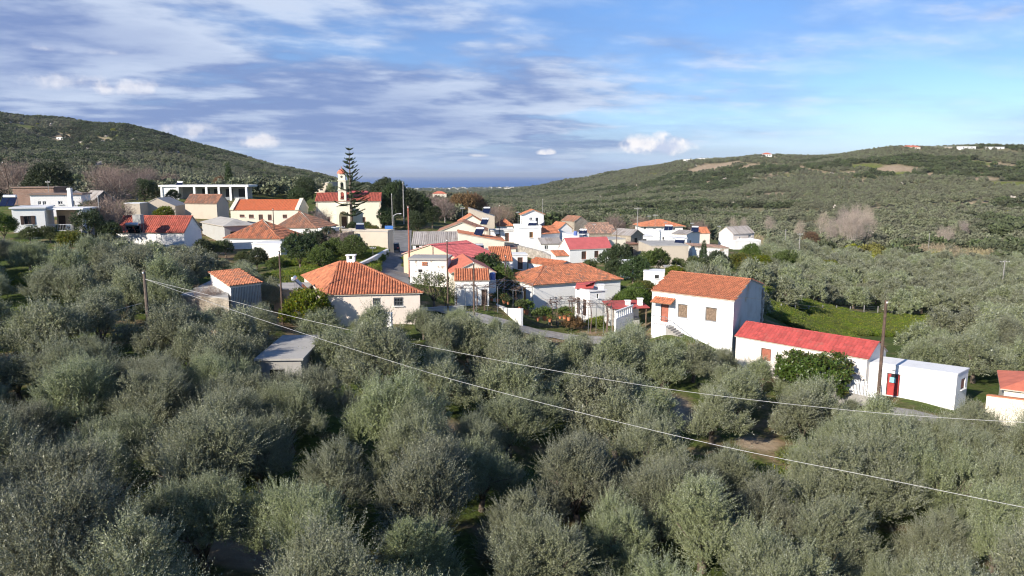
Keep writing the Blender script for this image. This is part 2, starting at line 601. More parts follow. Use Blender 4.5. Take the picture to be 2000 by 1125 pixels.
def inter(P, dvec, u, v):
    """where the sight line u,v meets the vertical plane through P along dvec: distance along it and height"""
    rx, rz = ray(u, v)
    # P + s*d = (rx*Y, Y)
    det = dvec[0] - rx * dvec[1]
    Y0 = P[1]
    s = (rx * P[1] - P[0]) / det
    Y = Y0 + s * dvec[1]
    return s, CAMZ + rz * Y


def solve_u(C, dvec, u, z):
    lo, hi = 0.3, 60.0
    f = lambda s: project((C[0] + dvec[0] * s, C[1] + dvec[1] * s, z))[0] - u
    if f(lo) * f(hi) > 0:
        return None
    for _ in range(50):
        m = (lo + hi) / 2
        if f(lo) * f(m) <= 0:
            hi = m
        else:
            lo = m
    return (lo + hi) / 2


def plan(key, c0, d, h, a=None, R=None, L=None, c1=None, c3=None, c2k=1.0, dz=0.0):
    p0 = pt(c0[0], c0[1], d)
    ze = p0.z
    C = [Vector((p0.x, p0.y))]
    if a is not None:
        ar = RAD(a)
        r = Vector((math.cos(ar), math.sin(ar)))
        l = Vector((-math.sin(ar), math.cos(ar)))
        out = []
        for q, dv in ((R, r), (L, l)):
            if isinstance(q, tuple):
                s = solve_u(C[0], dv, q[0], ze)
                if s is None or s > 30:
                    print('PLAN no fit', key, q, s)
                    s = q[1] if len(q) > 1 else 6.0
                out.append(s)
            else:
                out.append(q)
        C1 = C[0] + r * out[0]
        C3 = C[0] + l * out[1]
    else:
        q1 = at_z(c1[0], c1[1], ze)
        C1 = Vector((q1.x, q1.y))
        if isinstance(c3, tuple):
            q3 = at_z(c3[0], c3[1], ze)
            C3 = Vector((q3.x, q3.y))
        else:
            e = (C1 - C[0]).normalized()
            C3 = C[0] + Vector((-e.y, e.x)) * c3
    C2 = C1 + (C3 - C[0]) * c2k
    C = [C[0], C1, C2, C3]
    zb = ze - h
    b = dict(key=key, C=C, ze=ze, zb=zb, h=h)
    BUILDS[key] = b
    FOOT.append([(p.x, p.y) for p in C])
    for p in C[:2] + [C[3]]:
        CONTROL.append((p.x, p.y, zb + 0.05 + dz))
    print('PLAN %-10s R %.1f L %.1f h %.1f zb %.1f d %.0f' % (key, (C1 - C[0]).length, (C3 - C[0]).length, h, zb, d))
    return b


plan('hip_pink', (640, 575), 68, 3.3, c1=(820, 571), c3=(594, 538), c2k=0.85)
plan('hip_white', (1042, 556), 90, 3.7, a=24, R=(1212,), L=(990,))
plan('annex_white', (1152, 570), 83.5, 4.0, a=24, R=(1182,), L=3.6)
plan('tall_white', (1434, 587), 71, 5.6, c1=(1490, 556), c3=(1274, 567.5))
plan('long_red', (1694, 700), 61.5, 3.5, c1=(1731, 685), c3=(1438, 655.5))
plan('white_box', (1870, 732), 58, 3.25, c1=(1892, 721), c3=(1697, 708))
plan('edge_house', (1962, 757), 57, 2.7, a=-32, R=9, L=6)
plan('hip_left', (547, 465), 125, 3.2, a=80, R=(590, 10.0), L=(440,))
plan('porch_left', (548, 478), 118, 2.2, a=80, R=4.5, L=(492,))
plan('hip_back', (618, 444), 142, 3.4, a=76, R=(657, 10.0), L=(540,))
plan('hip_back_annex', (640, 448), 141, 2.5, a=70, R=4.0, L=(618, 3.0))
plan('church', (617, 393), 172, 6.8, a=8, R=(743,), L=9.0)
plan('school', (450, 411), 165, 3.4, a=2, R=(583,), L=9.0)
plan('street_wall', (757, 453), 118, 3.3, a=72, R=(768, 5.0), L=(668,))
plan('behind_church', (642, 357), 230, 4.0, a=50, R=(662, 6.0), L=(614,))
plan('red_far', (690, 381), 215, 3.0, a=20, R=(726,), L=6)
plan('peach_gable', (897, 506), 96, 3.3, a=52, R=7.5, L=(788,))
plan('slab_old', (800, 508), 88, 3.0, a=-3, R=(872,), L=4.0)
plan('coral_roof', (882, 533), 85, 3.0, a=12, R=(966,), L=9.0)
plan('lean_tile', (889, 549), 80.5, 2.9, a=4, R=(955,), L=3.2)
plan('grey_corr', (806, 477), 118, 3.0, a=2, R=(895,), L=7.0)
plan('cream_long', (896, 474), 112, 2.4, a=6, R=(985,), L=6.0)
plan('cream_side', (986, 486), 113, 2.2, a=6, R=(1008,), L=4.0)
plan('cream_gable', (857, 452), 135, 3.0, a=2, R=(950,), L=8.0)
plan('orange_gable', (898, 435), 148, 3.6, a=6, R=(944,), L=8.0)
plan('tall_beige', (915, 424), 162, 4.0, a=4, R=(966,), L=5.0)
plan('orange_small', (975, 441), 165, 2.6, a=10, R=(1002,), L=5.0)
plan('tower_base', (1014, 446), 140, 4.2, a=10, R=(1057,), L=6.0)
plan('tower_top', (1020, 419), 143, 2.9, a=14, R=(1062,), L=(1016, 4.0), dz=-3.9)
plan('tower_side', (1058, 457), 141, 3.6, a=40, R=(1093,), L=3.2)
plan('tower_porch', (1057, 477), 136, 2.0, a=8, R=(1098,), L=3.0)
plan('red_white', (1113, 487), 125, 3.3, a=20, R=(1195,), L=4.6)
plan('cream_block', (1190, 468), 131, 3.2, a=14, R=(1222,), L=5.0)
plan('stone_orange', (1122, 433), 165, 3.2, a=30, R=(1146,), L=(1097,))
plan('white_gable', (1092, 447), 152, 2.6, a=20, R=(1117,), L=5.0)
plan('low_white', (1108, 459), 140, 2.2, a=10, R=(1150,), L=4.0)
plan('ruin_roof', (1150, 456), 155, 2.4, a=8, R=(1204,), L=7.0)
plan('stone_grey', (1232, 460), 150, 2.8, a=42, R=(1256,), L=(1197,))
plan('tile_low', (959, 511), 101, 2.6, a=6, R=(1001,), L=4.0)
plan('strip_roof', (1090, 521), 103, 2.4, a=40, R=3.2, L=(1032,))
plan('far_hip', (1255, 441), 192, 4.6, a=4, R=(1334,), L=8.0)
plan('white_flat', (1273, 453), 172, 3.2, a=5, R=(1313,), L=5.0)
plan('blue_side', (1341, 458), 165, 3.6, a=46, R=(1367,), L=(1314,))
plan('orange_back', (1361, 456), 185, 2.6, a=4, R=(1387,), L=6.0)
plan('big_beige', (1272, 481), 128, 4.0, a=3, R=(1345,), L=10.0)
plan('white_ruin', (1352, 486), 136, 3.0, a=4, R=(1423,), L=5.0)
plan('farm_house', (1432, 457), 186, 3.2, a=30, R=(1473,), L=(1404,))
plan('farm_terrace', (1434, 473), 182, 2.2, a=10, R=(1486,), L=4.5)
plan('hut', (1222, 513), 106, 2.3, a=10, R=(1243,), L=2.4)
plan('shed_white', (1257, 531), 97, 2.3, a=-12, R=(1298,), L=3.0)
plan('outdoor_kitchen', (1196, 603), 79, 2.6, a=8, R=(1264,), L=3.2)
plan('left_front', (22, 408), 98, 3.2, a=24, R=(86,), L=7.0)
plan('left_porch', (87, 410), 101, 3.0, a=8, R=(160,), L=5.5)
plan('left_upper', (58, 381), 114, 3.3, a=18, R=(158,), L=6.0)
plan('left_brown', (24, 367), 128, 3.0, a=6, R=(104,), L=5.0)
plan('stone_left', (180, 393), 125, 2.9, a=50, R=(226,), L=(157,))
plan('beige_gable', (272, 403), 150, 2.7, a=10, R=(342,), L=9.0)
plan('low_beige', (243, 398), 146, 2.4, a=6, R=(273,), L=4.0)
plan('brown_gable', (423, 397), 152, 3.0, a=76, R=(446, 5.0), L=(361,))
plan('modern_white', (313, 365), 195, 3.4, a=4, R=(483,), L=8.0)
plan('red_left', (359, 453), 116, 3.2, a=84, R=(393, 7.0), L=(226,))
plan('grey_slab', (438, 441), 129, 3.0, a=38, R=(499,), L=(394,))
plan('tile_shed', (450, 560), 66, 2.5, c1=(509, 553), c3=(411, 541))
plan('old_slab', (534, 567), 73, 2.4, a=6, R=(596,), L=4.2)
plan('flat_shed', (503, 704), 50, 2.2, a=3, R=(588,), L=7.4)
plan('fill0', (1001, 499), 109, 2.2, a=8, R=(1030,), L=3.0)
plan('fill1', (1086, 501), 118, 2.3, a=12, R=(1111,), L=3.2)
plan('fill2', (957, 452), 150, 2.2, a=4, R=(1011,), L=3.5)
plan('fill3', (1216, 478), 138, 2.4, a=20, R=(1247,), L=4.0)
plan('fill4', (1147, 444), 172, 2.5, a=6, R=(1192,), L=5.0)
plan('fill5', (1300, 524), 106, 2.0, a=-6, R=(1330,), L=2.6)
plan('fill6', (1315, 466), 152, 2.4, a=8, R=(1342,), L=3.4)
plan('fill7', (1246, 462), 160, 3.0, a=5, R=(1275,), L=4.0)
plan('fill8', (950, 496), 104, 2.4, a=4, R=(975,), L=3.0)
# hill villas
for k, (u, v, d, uR) in enumerate(((1768, 287, 985, 1798), (1829, 287, 975, 1860), (1878, 286, 960, 1906), (1934, 287, 950, 1962), (1491, 301, 1100, 1508), (1338, 311, 1290, 1352), (1366, 309, 1260, 1395))):
    plan('villa%d' % k, (u, v), d, 4.2, a=5, R=(uR, 14.0), L=9.0)
plan('hill_hut0', (110, 268), 980, 3.6, a=5, R=(124, 8.0), L=6.0)
plan('hill_hut1', (167, 281), 930, 3.4, a=5, R=(176, 5.0), L=5.0)
plan('valley_house0', (812, 409), 300, 3.0, a=6, R=(850,), L=8.0)
plan('valley_house1', (846, 378), 760, 4.5, a=10, R=(872,), L=9.0)

# ------------------------------------------------------------------ the ground
for t, zs in ((-1.7, (-15, -14, -11, -8)), (-0.72, (-16.5, -16.2, -15.8, -13.5)), (-0.45, (-17, -16.8, -16.2, -14.6)), (-0.2, (-17.8, -17.8, -17.6, -15.6)),
              (0.0, (-18.6, -18.8, -18.9, -18.3)), (0.2, (-19, -19.4, -19.6, -19.4)), (0.45, (-19.2, -19.6, -20, -20)), (0.72, (-19.3, -19.8, -20, -20.2)), (1.7, (-19.5, -20, -20.5, -21))):
    for d, z in zip((16, 27, 42, 56), zs):
        CONTROL.append((t * d, d, CAMZ + z))
GP = [(2000, 620, 105), (2000, 560, 152), (2000, 500, 225), (2000, 452, 330), (2000, 400, 500), (2000, 340, 760), (2000, 291, 950),
      (1850, 640, 98), (1850, 540, 165), (1850, 490, 245), (1850, 440, 360), (1850, 390, 540), (1850, 330, 800), (1850, 291, 975),
      (1640, 640, 96), (1640, 560, 140), (1640, 500, 215), (1700, 450, 340), (1700, 400, 540), (1700, 345, 800), (1700, 296, 1010), (1600, 309, 1100),
      (1500, 475, 285), (1500, 440, 400), (1500, 400, 600), (1500, 350, 850), (1500, 304, 1100), (1400, 311, 1250), (1400, 350, 950), (1400, 420, 500),
      (1250, 440, 350), (1250, 400, 650), (1250, 362, 1100), (1250, 328, 1450), (1180, 338, 1600), (1100, 440, 350), (1100, 402, 780), (1100, 373, 1500), (1100, 351, 2000),
      (1000, 430, 400), (1000, 400, 800), (1000, 384, 1800), (1000, 377, 3500), (900, 430, 330), (900, 386, 1700), (900, 378, 4000), (1040, 368, 2600),
      (780, 430, 300), (780, 400, 650), (780, 384, 1700), (780, 378, 4000), (680, 395, 500), (700, 372, 1500),
      (600, 385, 350), (600, 362, 750), (600, 338, 1050), (640, 347, 1000), (450, 375, 320), (450, 345, 650), (450, 305, 1000), (540, 324, 1050),
      (350, 272, 1080), (350, 330, 650), (250, 372, 280), (250, 340, 450), (250, 300, 720), (250, 244, 1100),
      (120, 380, 200), (120, 345, 380), (120, 300, 680), (120, 231, 1100),
      (0, 385, 175), (0, 350, 320), (0, 305, 620), (0, 255, 900), (0, 217, 1100), (-500, 400, 130), (-500, 340, 320), (-500, 280, 620), (-500, 190, 1100),
      (2600, 640, 90), (2600, 540, 170), (2600, 460, 330), (2600, 380, 560), (2600, 290, 950),
      (1790, 808, 55.5), (1700, 792, 58), (1880, 822, 55), (1960, 815, 55), (750, 530, 96), (768, 496, 122), (778, 474, 145), (1300, 640, 76)]
for u, v, d in GP:
    p = pt(u, v, d)
    CONTROL.append((p.x, p.y, p.z - (2.0 if d > 90 and d < 2500 and u not in (750, 768, 778) else 0)))
SEA = CAMZ - 108.0
for t in (-1.5, -0.9, -0.5, -0.2, 0.0, 0.2, 0.5, 0.9, 1.5):
    CONTROL.append((t * 7500, 7500, SEA - 4))
    CONTROL.append((t * 14000, 14000, SEA - 60))
for t, z1, z2 in ((-1.5, 60, -10), (-0.72, 70, -15), (-0.45, 30, -40), (-0.3, -10, -70), (0.3, -12, -60), (0.5, 14, -30), (0.72, 22, -20), (1.5, 25, -20)):
    CONTROL.append((t * 1700, 1700, CAMZ + z1 * 0.8))
    CONTROL.append((t * 3200, 3200, CAMZ + z2))
cp = np.array(CONTROL)


def warp(x, y):
    y = np.maximum(y, 16.0)
    return np.stack([np.clip(x / y, -1.7, 1.7) * 2.6, np.log(y)], -1)


Q = warp(cp[:, 0], cp[:, 1])


def kern(a, b):
    r2 = ((a[:, None, :] - b[None, :, :]) ** 2).sum(-1)
    return np.sqrt(r2 + 0.0025)


nq = len(Q)
A_ = np.zeros((nq + 3, nq + 3))
K_ = -kern(Q, Q)
A_[:nq, :nq] = K_ + np.eye(nq) * 0.02
A_[:nq, nq] = 1
A_[:nq, nq + 1:] = Q
A_[nq, :nq] = 1
A_[nq + 1:, :nq] = Q.T
rhs = np.zeros(nq + 3)
rhs[:nq] = cp[:, 2]
WGT = np.linalg.lstsq(A_, rhs, rcond=None)[0]


def ground_np(x, y):
    x = np.asarray(x, float)
    y = np.asarray(y, float)
    out = np.empty(x.size)
    xf, yf = x.ravel(), y.ravel()
    for i in range(0, x.size, 20000):
        q = warp(xf[i:i + 20000], yf[i:i + 20000])
        out[i:i + 20000] = -kern(q, Q) @ WGT[:nq] + WGT[nq] + q @ WGT[nq + 1:]
    return out.reshape(x.shape)


def gz(x, y):
    return float(ground_np(np.array([x]), np.array([y]))[0])


def vnoise(x, y, s, seed=0):
    """cheap smooth value noise on numpy arrays"""
    x = np.asarray(x) / s
    y = np.asarray(y) / s
    xi, yi = np.floor(x), np.floor(y)
    fx, fy = x - xi, y - yi
    fx = fx * fx * (3 - 2 * fx)
    fy = fy * fy * (3 - 2 * fy)
    h = lambda a, b: np.modf(np.abs(np.sin(a * 127.1 + b * 311.7 + seed * 74.7) * 43758.5453))[0]
    return (h(xi, yi) * (1 - fx) + h(xi + 1, yi) * fx) * (1 - fy) + (h(xi, yi + 1) * (1 - fx) + h(xi + 1, yi + 1) * fx) * fy


# bare soil and open grass, by place: (u, v, radius across in m, radius in depth in m, kind); put on the ground where the sight line meets it
SPOTS = []


def on_ground(u, v, guess=60.0):
    ds = np.exp(np.linspace(np.log(14), np.log(3000), 700))
    rx, rz = ray(u, v)
    z = ground_np(rx * ds, ds)
    below = (CAMZ + rz * ds) < z
    i = int(np.argmax(below)) if below.any() else len(ds) - 1
    d = ds[i]
    return Vector((rx * d, d, float(z[i])))


for u, v, ra, rd, kind in ((855, 850, 3.2, 2.6, 's'), (1300, 805, 2.6, 4.0, 's'), (1415, 945, 4.0, 2.4, 'g'), (500, 1075, 3.0, 1.8, 's'), (1085, 712, 4.2, 2.6, 'g'), (1480, 870, 1.6, 1.4, 's'),
                           (1690, 630, 17, 5.5, 'g'), (1560, 632, 7, 5.5, 'g'), (1700, 650, 8, 3, 'g'), (120, 552, 3.5, 4, 'g'), (20, 640, 4, 3, 'g'), (690, 500, 12, 6, 'g'), (640, 545, 8, 9, 'g'), (1600, 905, 2, 1.2, 'g'), (1985, 1010, 3, 2, 'g'),
                           (1960, 478, 34, 9, 's'), (1780, 455, 26, 8, 'g'), (1540, 438, 28, 8, 'g'), (1640, 465, 24, 5, 'g'), (1600, 500, 18, 6, 'y'), (1700, 520, 14, 5, 'y'), (1500, 525, 9, 4, 'y'),
                           (1390, 327, 34, 14, 's'), (1480, 322, 24, 6, 's'), (1350, 318, 30, 6, 's'), (1745, 332, 22, 11, 's'), (1690, 330, 14, 9, 'g'), (1905, 341, 14, 5, 's'), (1940, 341, 14, 4, 's'),
                           (1512, 341, 14, 6, 's'), (1210, 378, 14, 7, 's'), (1985, 362, 20, 8, 'g'), (1650, 372, 14, 5, 'g'), (1460, 306, 34, 4, 's'),
                           (290, 320, 11, 5, 'o'), (355, 320, 14, 5, 'o'), (335, 340, 6, 3, 'o'), (15, 345, 10, 5, 'g'), (60, 395, 8, 6, 'g'), (510, 348, 12, 5, 'g'), (50, 250, 12, 7, 's'), (200, 335, 22, 6, 'g'), (1960, 560, 7, 4, 's'), (1190, 632, 2.5, 2, 'g')):
    p = on_ground(u, v)
    SPOTS.append((p.x, p.y, ra * (1.25 if p.y > 300 else 1), rd * (2.6 if p.y > 300 else 1), kind))

rs_ = np.random.default_rng(31)
for k in range(95):
    if k < 62:
        u, v = rs_.uniform(1130, 2000), rs_.uniform(312, 425)
        if v < np.interp(u, [1130, 1300, 1500, 2000], [362, 330, 312, 305]) + 6:
            continue
    else:
        u, v = rs_.uniform(0, 520), rs_.uniform(240, 345)
        if v < np.interp(u, [0, 250, 520], [228, 252, 330]) + 4:
            continue
    p = on_ground(u, v)
    SPOTS.append((p.x, p.y, rs_.uniform(4, 16), rs_.uniform(6, 18), 's' if rs_.random() < .6 else 'g'))

for line in ([(1335, 322), (1400, 324), (1480, 320), (1560, 326), (1620, 340)], [(1480, 352), (1560, 343), (1640, 348), (1720, 352), (1830, 346), (1960, 350)], [(1640, 424), (1740, 408), (1850, 404), (2000, 396)],
             [(1200, 372), (1290, 364), (1380, 358), (1460, 362)], [(1560, 385), (1660, 376), (1760, 380), (1880, 372)], [(0, 300), (80, 296), (170, 304), (260, 300), (340, 306)], [(60, 262), (140, 268), (220, 276)]):
    for k in range(len(line) - 1):
        for f in np.linspace(0, 1, 14):
            p = on_ground(line[k][0] * (1 - f) + line[k + 1][0] * f, line[k][1] * (1 - f) + line[k + 1][1] * f + rs_.normal() * .5)
            SPOTS.append((p.x, p.y, 4.5, 5.0 + 3 * rs_.random(), 's'))


def spot_mask(x, y, kinds, grow=1.0):
    m = np.zeros(np.shape(x))
    for sx, sy, ra, rd, k in SPOTS:
        if np.ndim(x) == 0 and abs(sy - y) > 45:
            continue
        if k in kinds:
            r = np.sqrt(((x - sx) / (ra * grow)) ** 2 + ((y - sy) / (rd * grow)) ** 2)
            m = np.maximum(m, np.clip((1.15 - r) / 0.3, 0, 1))
    return m


NR, NC = 520, 380
dd = np.concatenate([np.linspace(-40, 4, 12), np.exp(np.linspace(np.log(6), np.log(9500), NR - 12))])
tt = np.linspace(-1.65, 1.65, NC)
gx = tt[None, :] * np.maximum(dd, 40)[:, None]
gy = np.repeat(dd[:, None], NC, 1)


def ground_full(x, y):
    rough = np.clip((y - 150) / 200, 0, 1) * np.clip((1600 - y) / 500, 0, 1)
    return ground_np(x, y) + (vnoise(x, y, 60, 3) - 0.5) * 5.0 * rough + (vnoise(x, y, 23, 5) - 0.5) * 2.0 * rough


gzv = ground_full(gx, gy)
me = bpy.data.meshes.new('ground')
vv = np.stack([gx, gy, gzv], -1).reshape(-1, 3)
ii = np.arange(NR * NC).reshape(NR, NC)
ff = np.stack([ii[:-1, :-1], ii[:-1, 1:], ii[1:, 1:], ii[1:, :-1]], -1).reshape(-1, 4)
me.vertices.add(len(vv))
me.vertices.foreach_set('co', vv.astype(np.float32).ravel())
me.loops.add(ff.size)
me.loops.foreach_set('vertex_index', ff.ravel().astype(np.int32))
me.polygons.add(len(ff))
me.polygons.foreach_set('loop_start', np.arange(0, ff.size, 4, dtype=np.int32))
me.polygons.foreach_set('loop_total', np.full(len(ff), 4, dtype=np.int32))
me.polygons.foreach_set('use_smooth', np.ones(len(ff), dtype=bool))
me.update(calc_edges=True)
cover = np.zeros((len(vv), 4), dtype=np.float32)
cover[:, 0] = spot_mask(vv[:, 0], vv[:, 1], 's')
cover[:, 1] = spot_mask(vv[:, 0], vv[:, 1], 'gy')
cover[:, 2] = spot_mask(vv[:, 0], vv[:, 1], 'o')
cover[:, 3] = 1
ca = me.color_attributes.new('cover', 'FLOAT_COLOR', 'POINT')
ca.data.foreach_set('color', cover.ravel())
m, t = new_mat('ground_mat')
att = t.node('ShaderNodeAttribute', attribute_name='cover')
s = t.node('ShaderNodeSeparateColor')
t.put(s.inputs[0], att.outputs['Color'])
wp = t.node('ShaderNodeNewGeometry').outputs['Position']
n1 = t.noise(wp, 0.02, 7, 0.6)
n2 = t.noise(wp, 0.35, 6, 0.62)
n3 = t.noise(wp, 3.0, 5, 0.6)
soil = t.mix(t.smooth(n2, 0.3, 0.7), (0.17, 0.105, 0.06), (0.30, 0.21, 0.135))
weeds = t.mix(t.smooth(n3, 0.35, 0.65), (0.055, 0.075, 0.022), (0.095, 0.13, 0.03))
base = t.mix(t.smooth(t.math('ADD', t.math('MULTIPLY', n1, 0.5), t.math('MULTIPLY', n2, 0.5)), 0.47, 0.63), weeds, soil)
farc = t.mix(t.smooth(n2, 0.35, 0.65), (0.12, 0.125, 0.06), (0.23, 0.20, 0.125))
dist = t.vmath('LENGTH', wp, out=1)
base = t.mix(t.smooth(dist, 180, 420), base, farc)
base = t.mix(s.outputs[0], base, t.mix(t.smooth(n2, 0.3, 0.7), (0.27, 0.19, 0.12), (0.42, 0.34, 0.24)))
base = t.mix(s.outputs[1], base, t.mix(t.smooth(n2, 0.3, 0.75), (0.10, 0.135, 0.028), (0.20, 0.20, 0.06)))
base = t.mix(s.outputs[2], base, (0.45, 0.22, 0.09))
t.put(t.b.inputs['Base Color'], base)
t.b.inputs['Roughness'].default_value = 1.0
t.b.inputs['Specular IOR Level'].default_value = 0.1
bn = t.node('ShaderNodeBump')
bn.inputs['Strength'].default_value = 0.6
bn.inputs['Distance'].default_value = 0.25
t.put(bn.inputs['Height'], t.noise(wp, 1.6, 6, 0.65))
t.l.new(bn.outputs[0], t.b.inputs['Normal'])
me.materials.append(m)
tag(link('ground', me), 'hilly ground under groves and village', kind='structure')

# the sea
m, t = new_mat('sea_water')
wp = t.node('ShaderNodeNewGeometry').outputs['Position']
t.put(t.b.inputs['Base Color'], t.mix(t.smooth(t.noise(wp, 0.0006, 4), 0.35, 0.65), (0.016, 0.095, 0.30), (0.028, 0.13, 0.36)))
t.b.inputs['Roughness'].default_value = 0.45
t.b.inputs['Specular IOR Level'].default_value = 0.25
sea = MB()
sea.poly([(-90000, 4200, SEA), (90000, 4200, SEA), (90000, 90000, SEA), (-90000, 90000, SEA)])
tag(sea.build('sea', 'sea_water'), 'deep blue sea on the horizon', kind='structure')

# ------------------------------------------------------------------ houses


def tile_face(mb, poly, pitch=0.27, amp=0.07, row=0.42, lift=0.03, fine=True):
    """barrel tiles in columns up a roof face; poly[0]->poly[1] is its eave"""
    P = [Vector(p) for p in poly]
    e = (P[1] - P[0]).normalized()
    n = Vector((0, 0, 0))
    for k in range(1, len(P) - 1):
        n += (P[k] - P[0]).cross(P[k + 1] - P[0])
    n.normalize()
    if n.z < 0:
        n = -n
    up = n.cross(e)
    if up.z < 0:
        up = -up
    loc = [((p - P[0]).dot(e), (p - P[0]).dot(up)) for p in P]
    s0, s1 = min(q[0] for q in loc), max(q[0] for q in loc)
    ncol = max(1, int(round((s1 - s0) / pitch)))
    pw = (s1 - s0) / ncol
    if fine:
        prof = ((-.5, 0), (-.34, .12), (-.18, .85), (0, 1.0), (.18, .85), (.34, .12), (.5, 0))
    else:
        prof = ((-.5, 0), (-.22, .8), (.22, .8), (.5, 0))
    m = len(prof)
    for c in range(ncol):
        sc = s0 + (c + 0.5) * pw
        ts = []
        for k in range(len(loc)):
            a, b = loc[k], loc[(k + 1) % len(loc)]
            if (a[0] - sc) * (b[0] - sc) <= 0 and abs(a[0] - b[0]) > 1e-6:
                f = (sc - a[0]) / (b[0] - a[0])
                ts.append(a[1] + f * (b[1] - a[1]))
        if len(ts) < 2:
            continue
        ta, tb = min(ts), max(ts)
        if tb - ta < 0.08:
            continue
        nr = max(1, int(math.ceil((tb - ta) / row)))
        jx = random.uniform(-.03, .03) * pw
        for r in range(nr):
            t0 = ta + r * row - (0.05 if r else 0.06)
            t1 = min(ta + (r + 1) * row, tb)
            if t1 - t0 < 0.05:
                continue
            jz = random.uniform(0, 0.012)
            base = len(mb.v)
            o0 = P[0] + up * t0 + n * (0.012 + lift + jz)
            o1 = P[0] + up * t1 + n * 0.012
            for o, k in ((o0, 1.0), (o1, 0.9)):
                for x, z in prof:
                    q = o + e * (sc + jx + x * pw) + n * (z * amp * k)
                    mb.v.append((q.x, q.y, q.z))
            for k in range(m - 1):
                mb.f.append((base + k, base + k + 1, base + m + k + 1, base + m + k))
            mb.f.append(tuple(base + k for k in range(m)))


def ridge_tiles(mb, a, b, r=0.14, step=0.42):
    a, b = Vector(a), Vector(b)
    L = (b - a).length
    if L < 0.2:
        return
    d = (b - a) / L
    side = d.cross(Vector((0, 0, 1))).normalized()
    up = side.cross(d)
    nn = max(1, int(L / step))
    for k in range(nn):
        p0 = a + d * (L * k / nn - 0.03)
        p1 = a + d * (L * (k + 1) / nn)
        i = len(mb.v)
        for p, rr in ((p0, r * 1.08), (p1, r * 0.92)):
            for q in range(6):
                an = PI * q / 5
                w = p + side * (rr * math.cos(an)) + up * (rr * 0.8 * math.sin(an) - 0.01)
                mb.v.append((w.x, w.y, w.z))
        for q in range(5):
            mb.f.append((i + q, i + 6 + q, i + 7 + q, i + 1 + q))
        mb.f.append((i, i + 1, i + 2, i + 3, i + 4, i + 5))


def offset(C, o):
    """move the four sides of a plan outwards by o"""
    n = len(C)
    out = []
    for k in range(n):
        p, a, b = C[k], C[k - 1], C[(k + 1) % n]
        d1 = (p - a).normalized()
        d2 = (b - p).normalized()
        n1 = Vector((d1.y, -d1.x))
        n2 = Vector((d2.y, -d2.x))
        s = n1 + n2
        out.append(p + s * (o / max(0.4, 1 + n1.dot(n2))))
    return out


STYLE = {
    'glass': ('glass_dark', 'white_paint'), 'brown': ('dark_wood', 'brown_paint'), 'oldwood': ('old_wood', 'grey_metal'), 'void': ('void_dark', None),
    'reddoor': ('red_paint', 'dark_wood'), 'coral': ('brown_paint', 'dark_wood'), 'ochre': ('ochre_wood', 'white_paint'), 'darkdoor': ('dark_wood', 'dark_wood'),
    'shutter': ('glass_dark', 'dark_wood'), 'bars': ('glass_dark', 'grey_metal'), 'bluesh': ('grey_metal', 'white_paint'), 'wood': ('brown_paint', 'dark_wood'),
    'half': ('glass_dark', 'ochre_wood')}


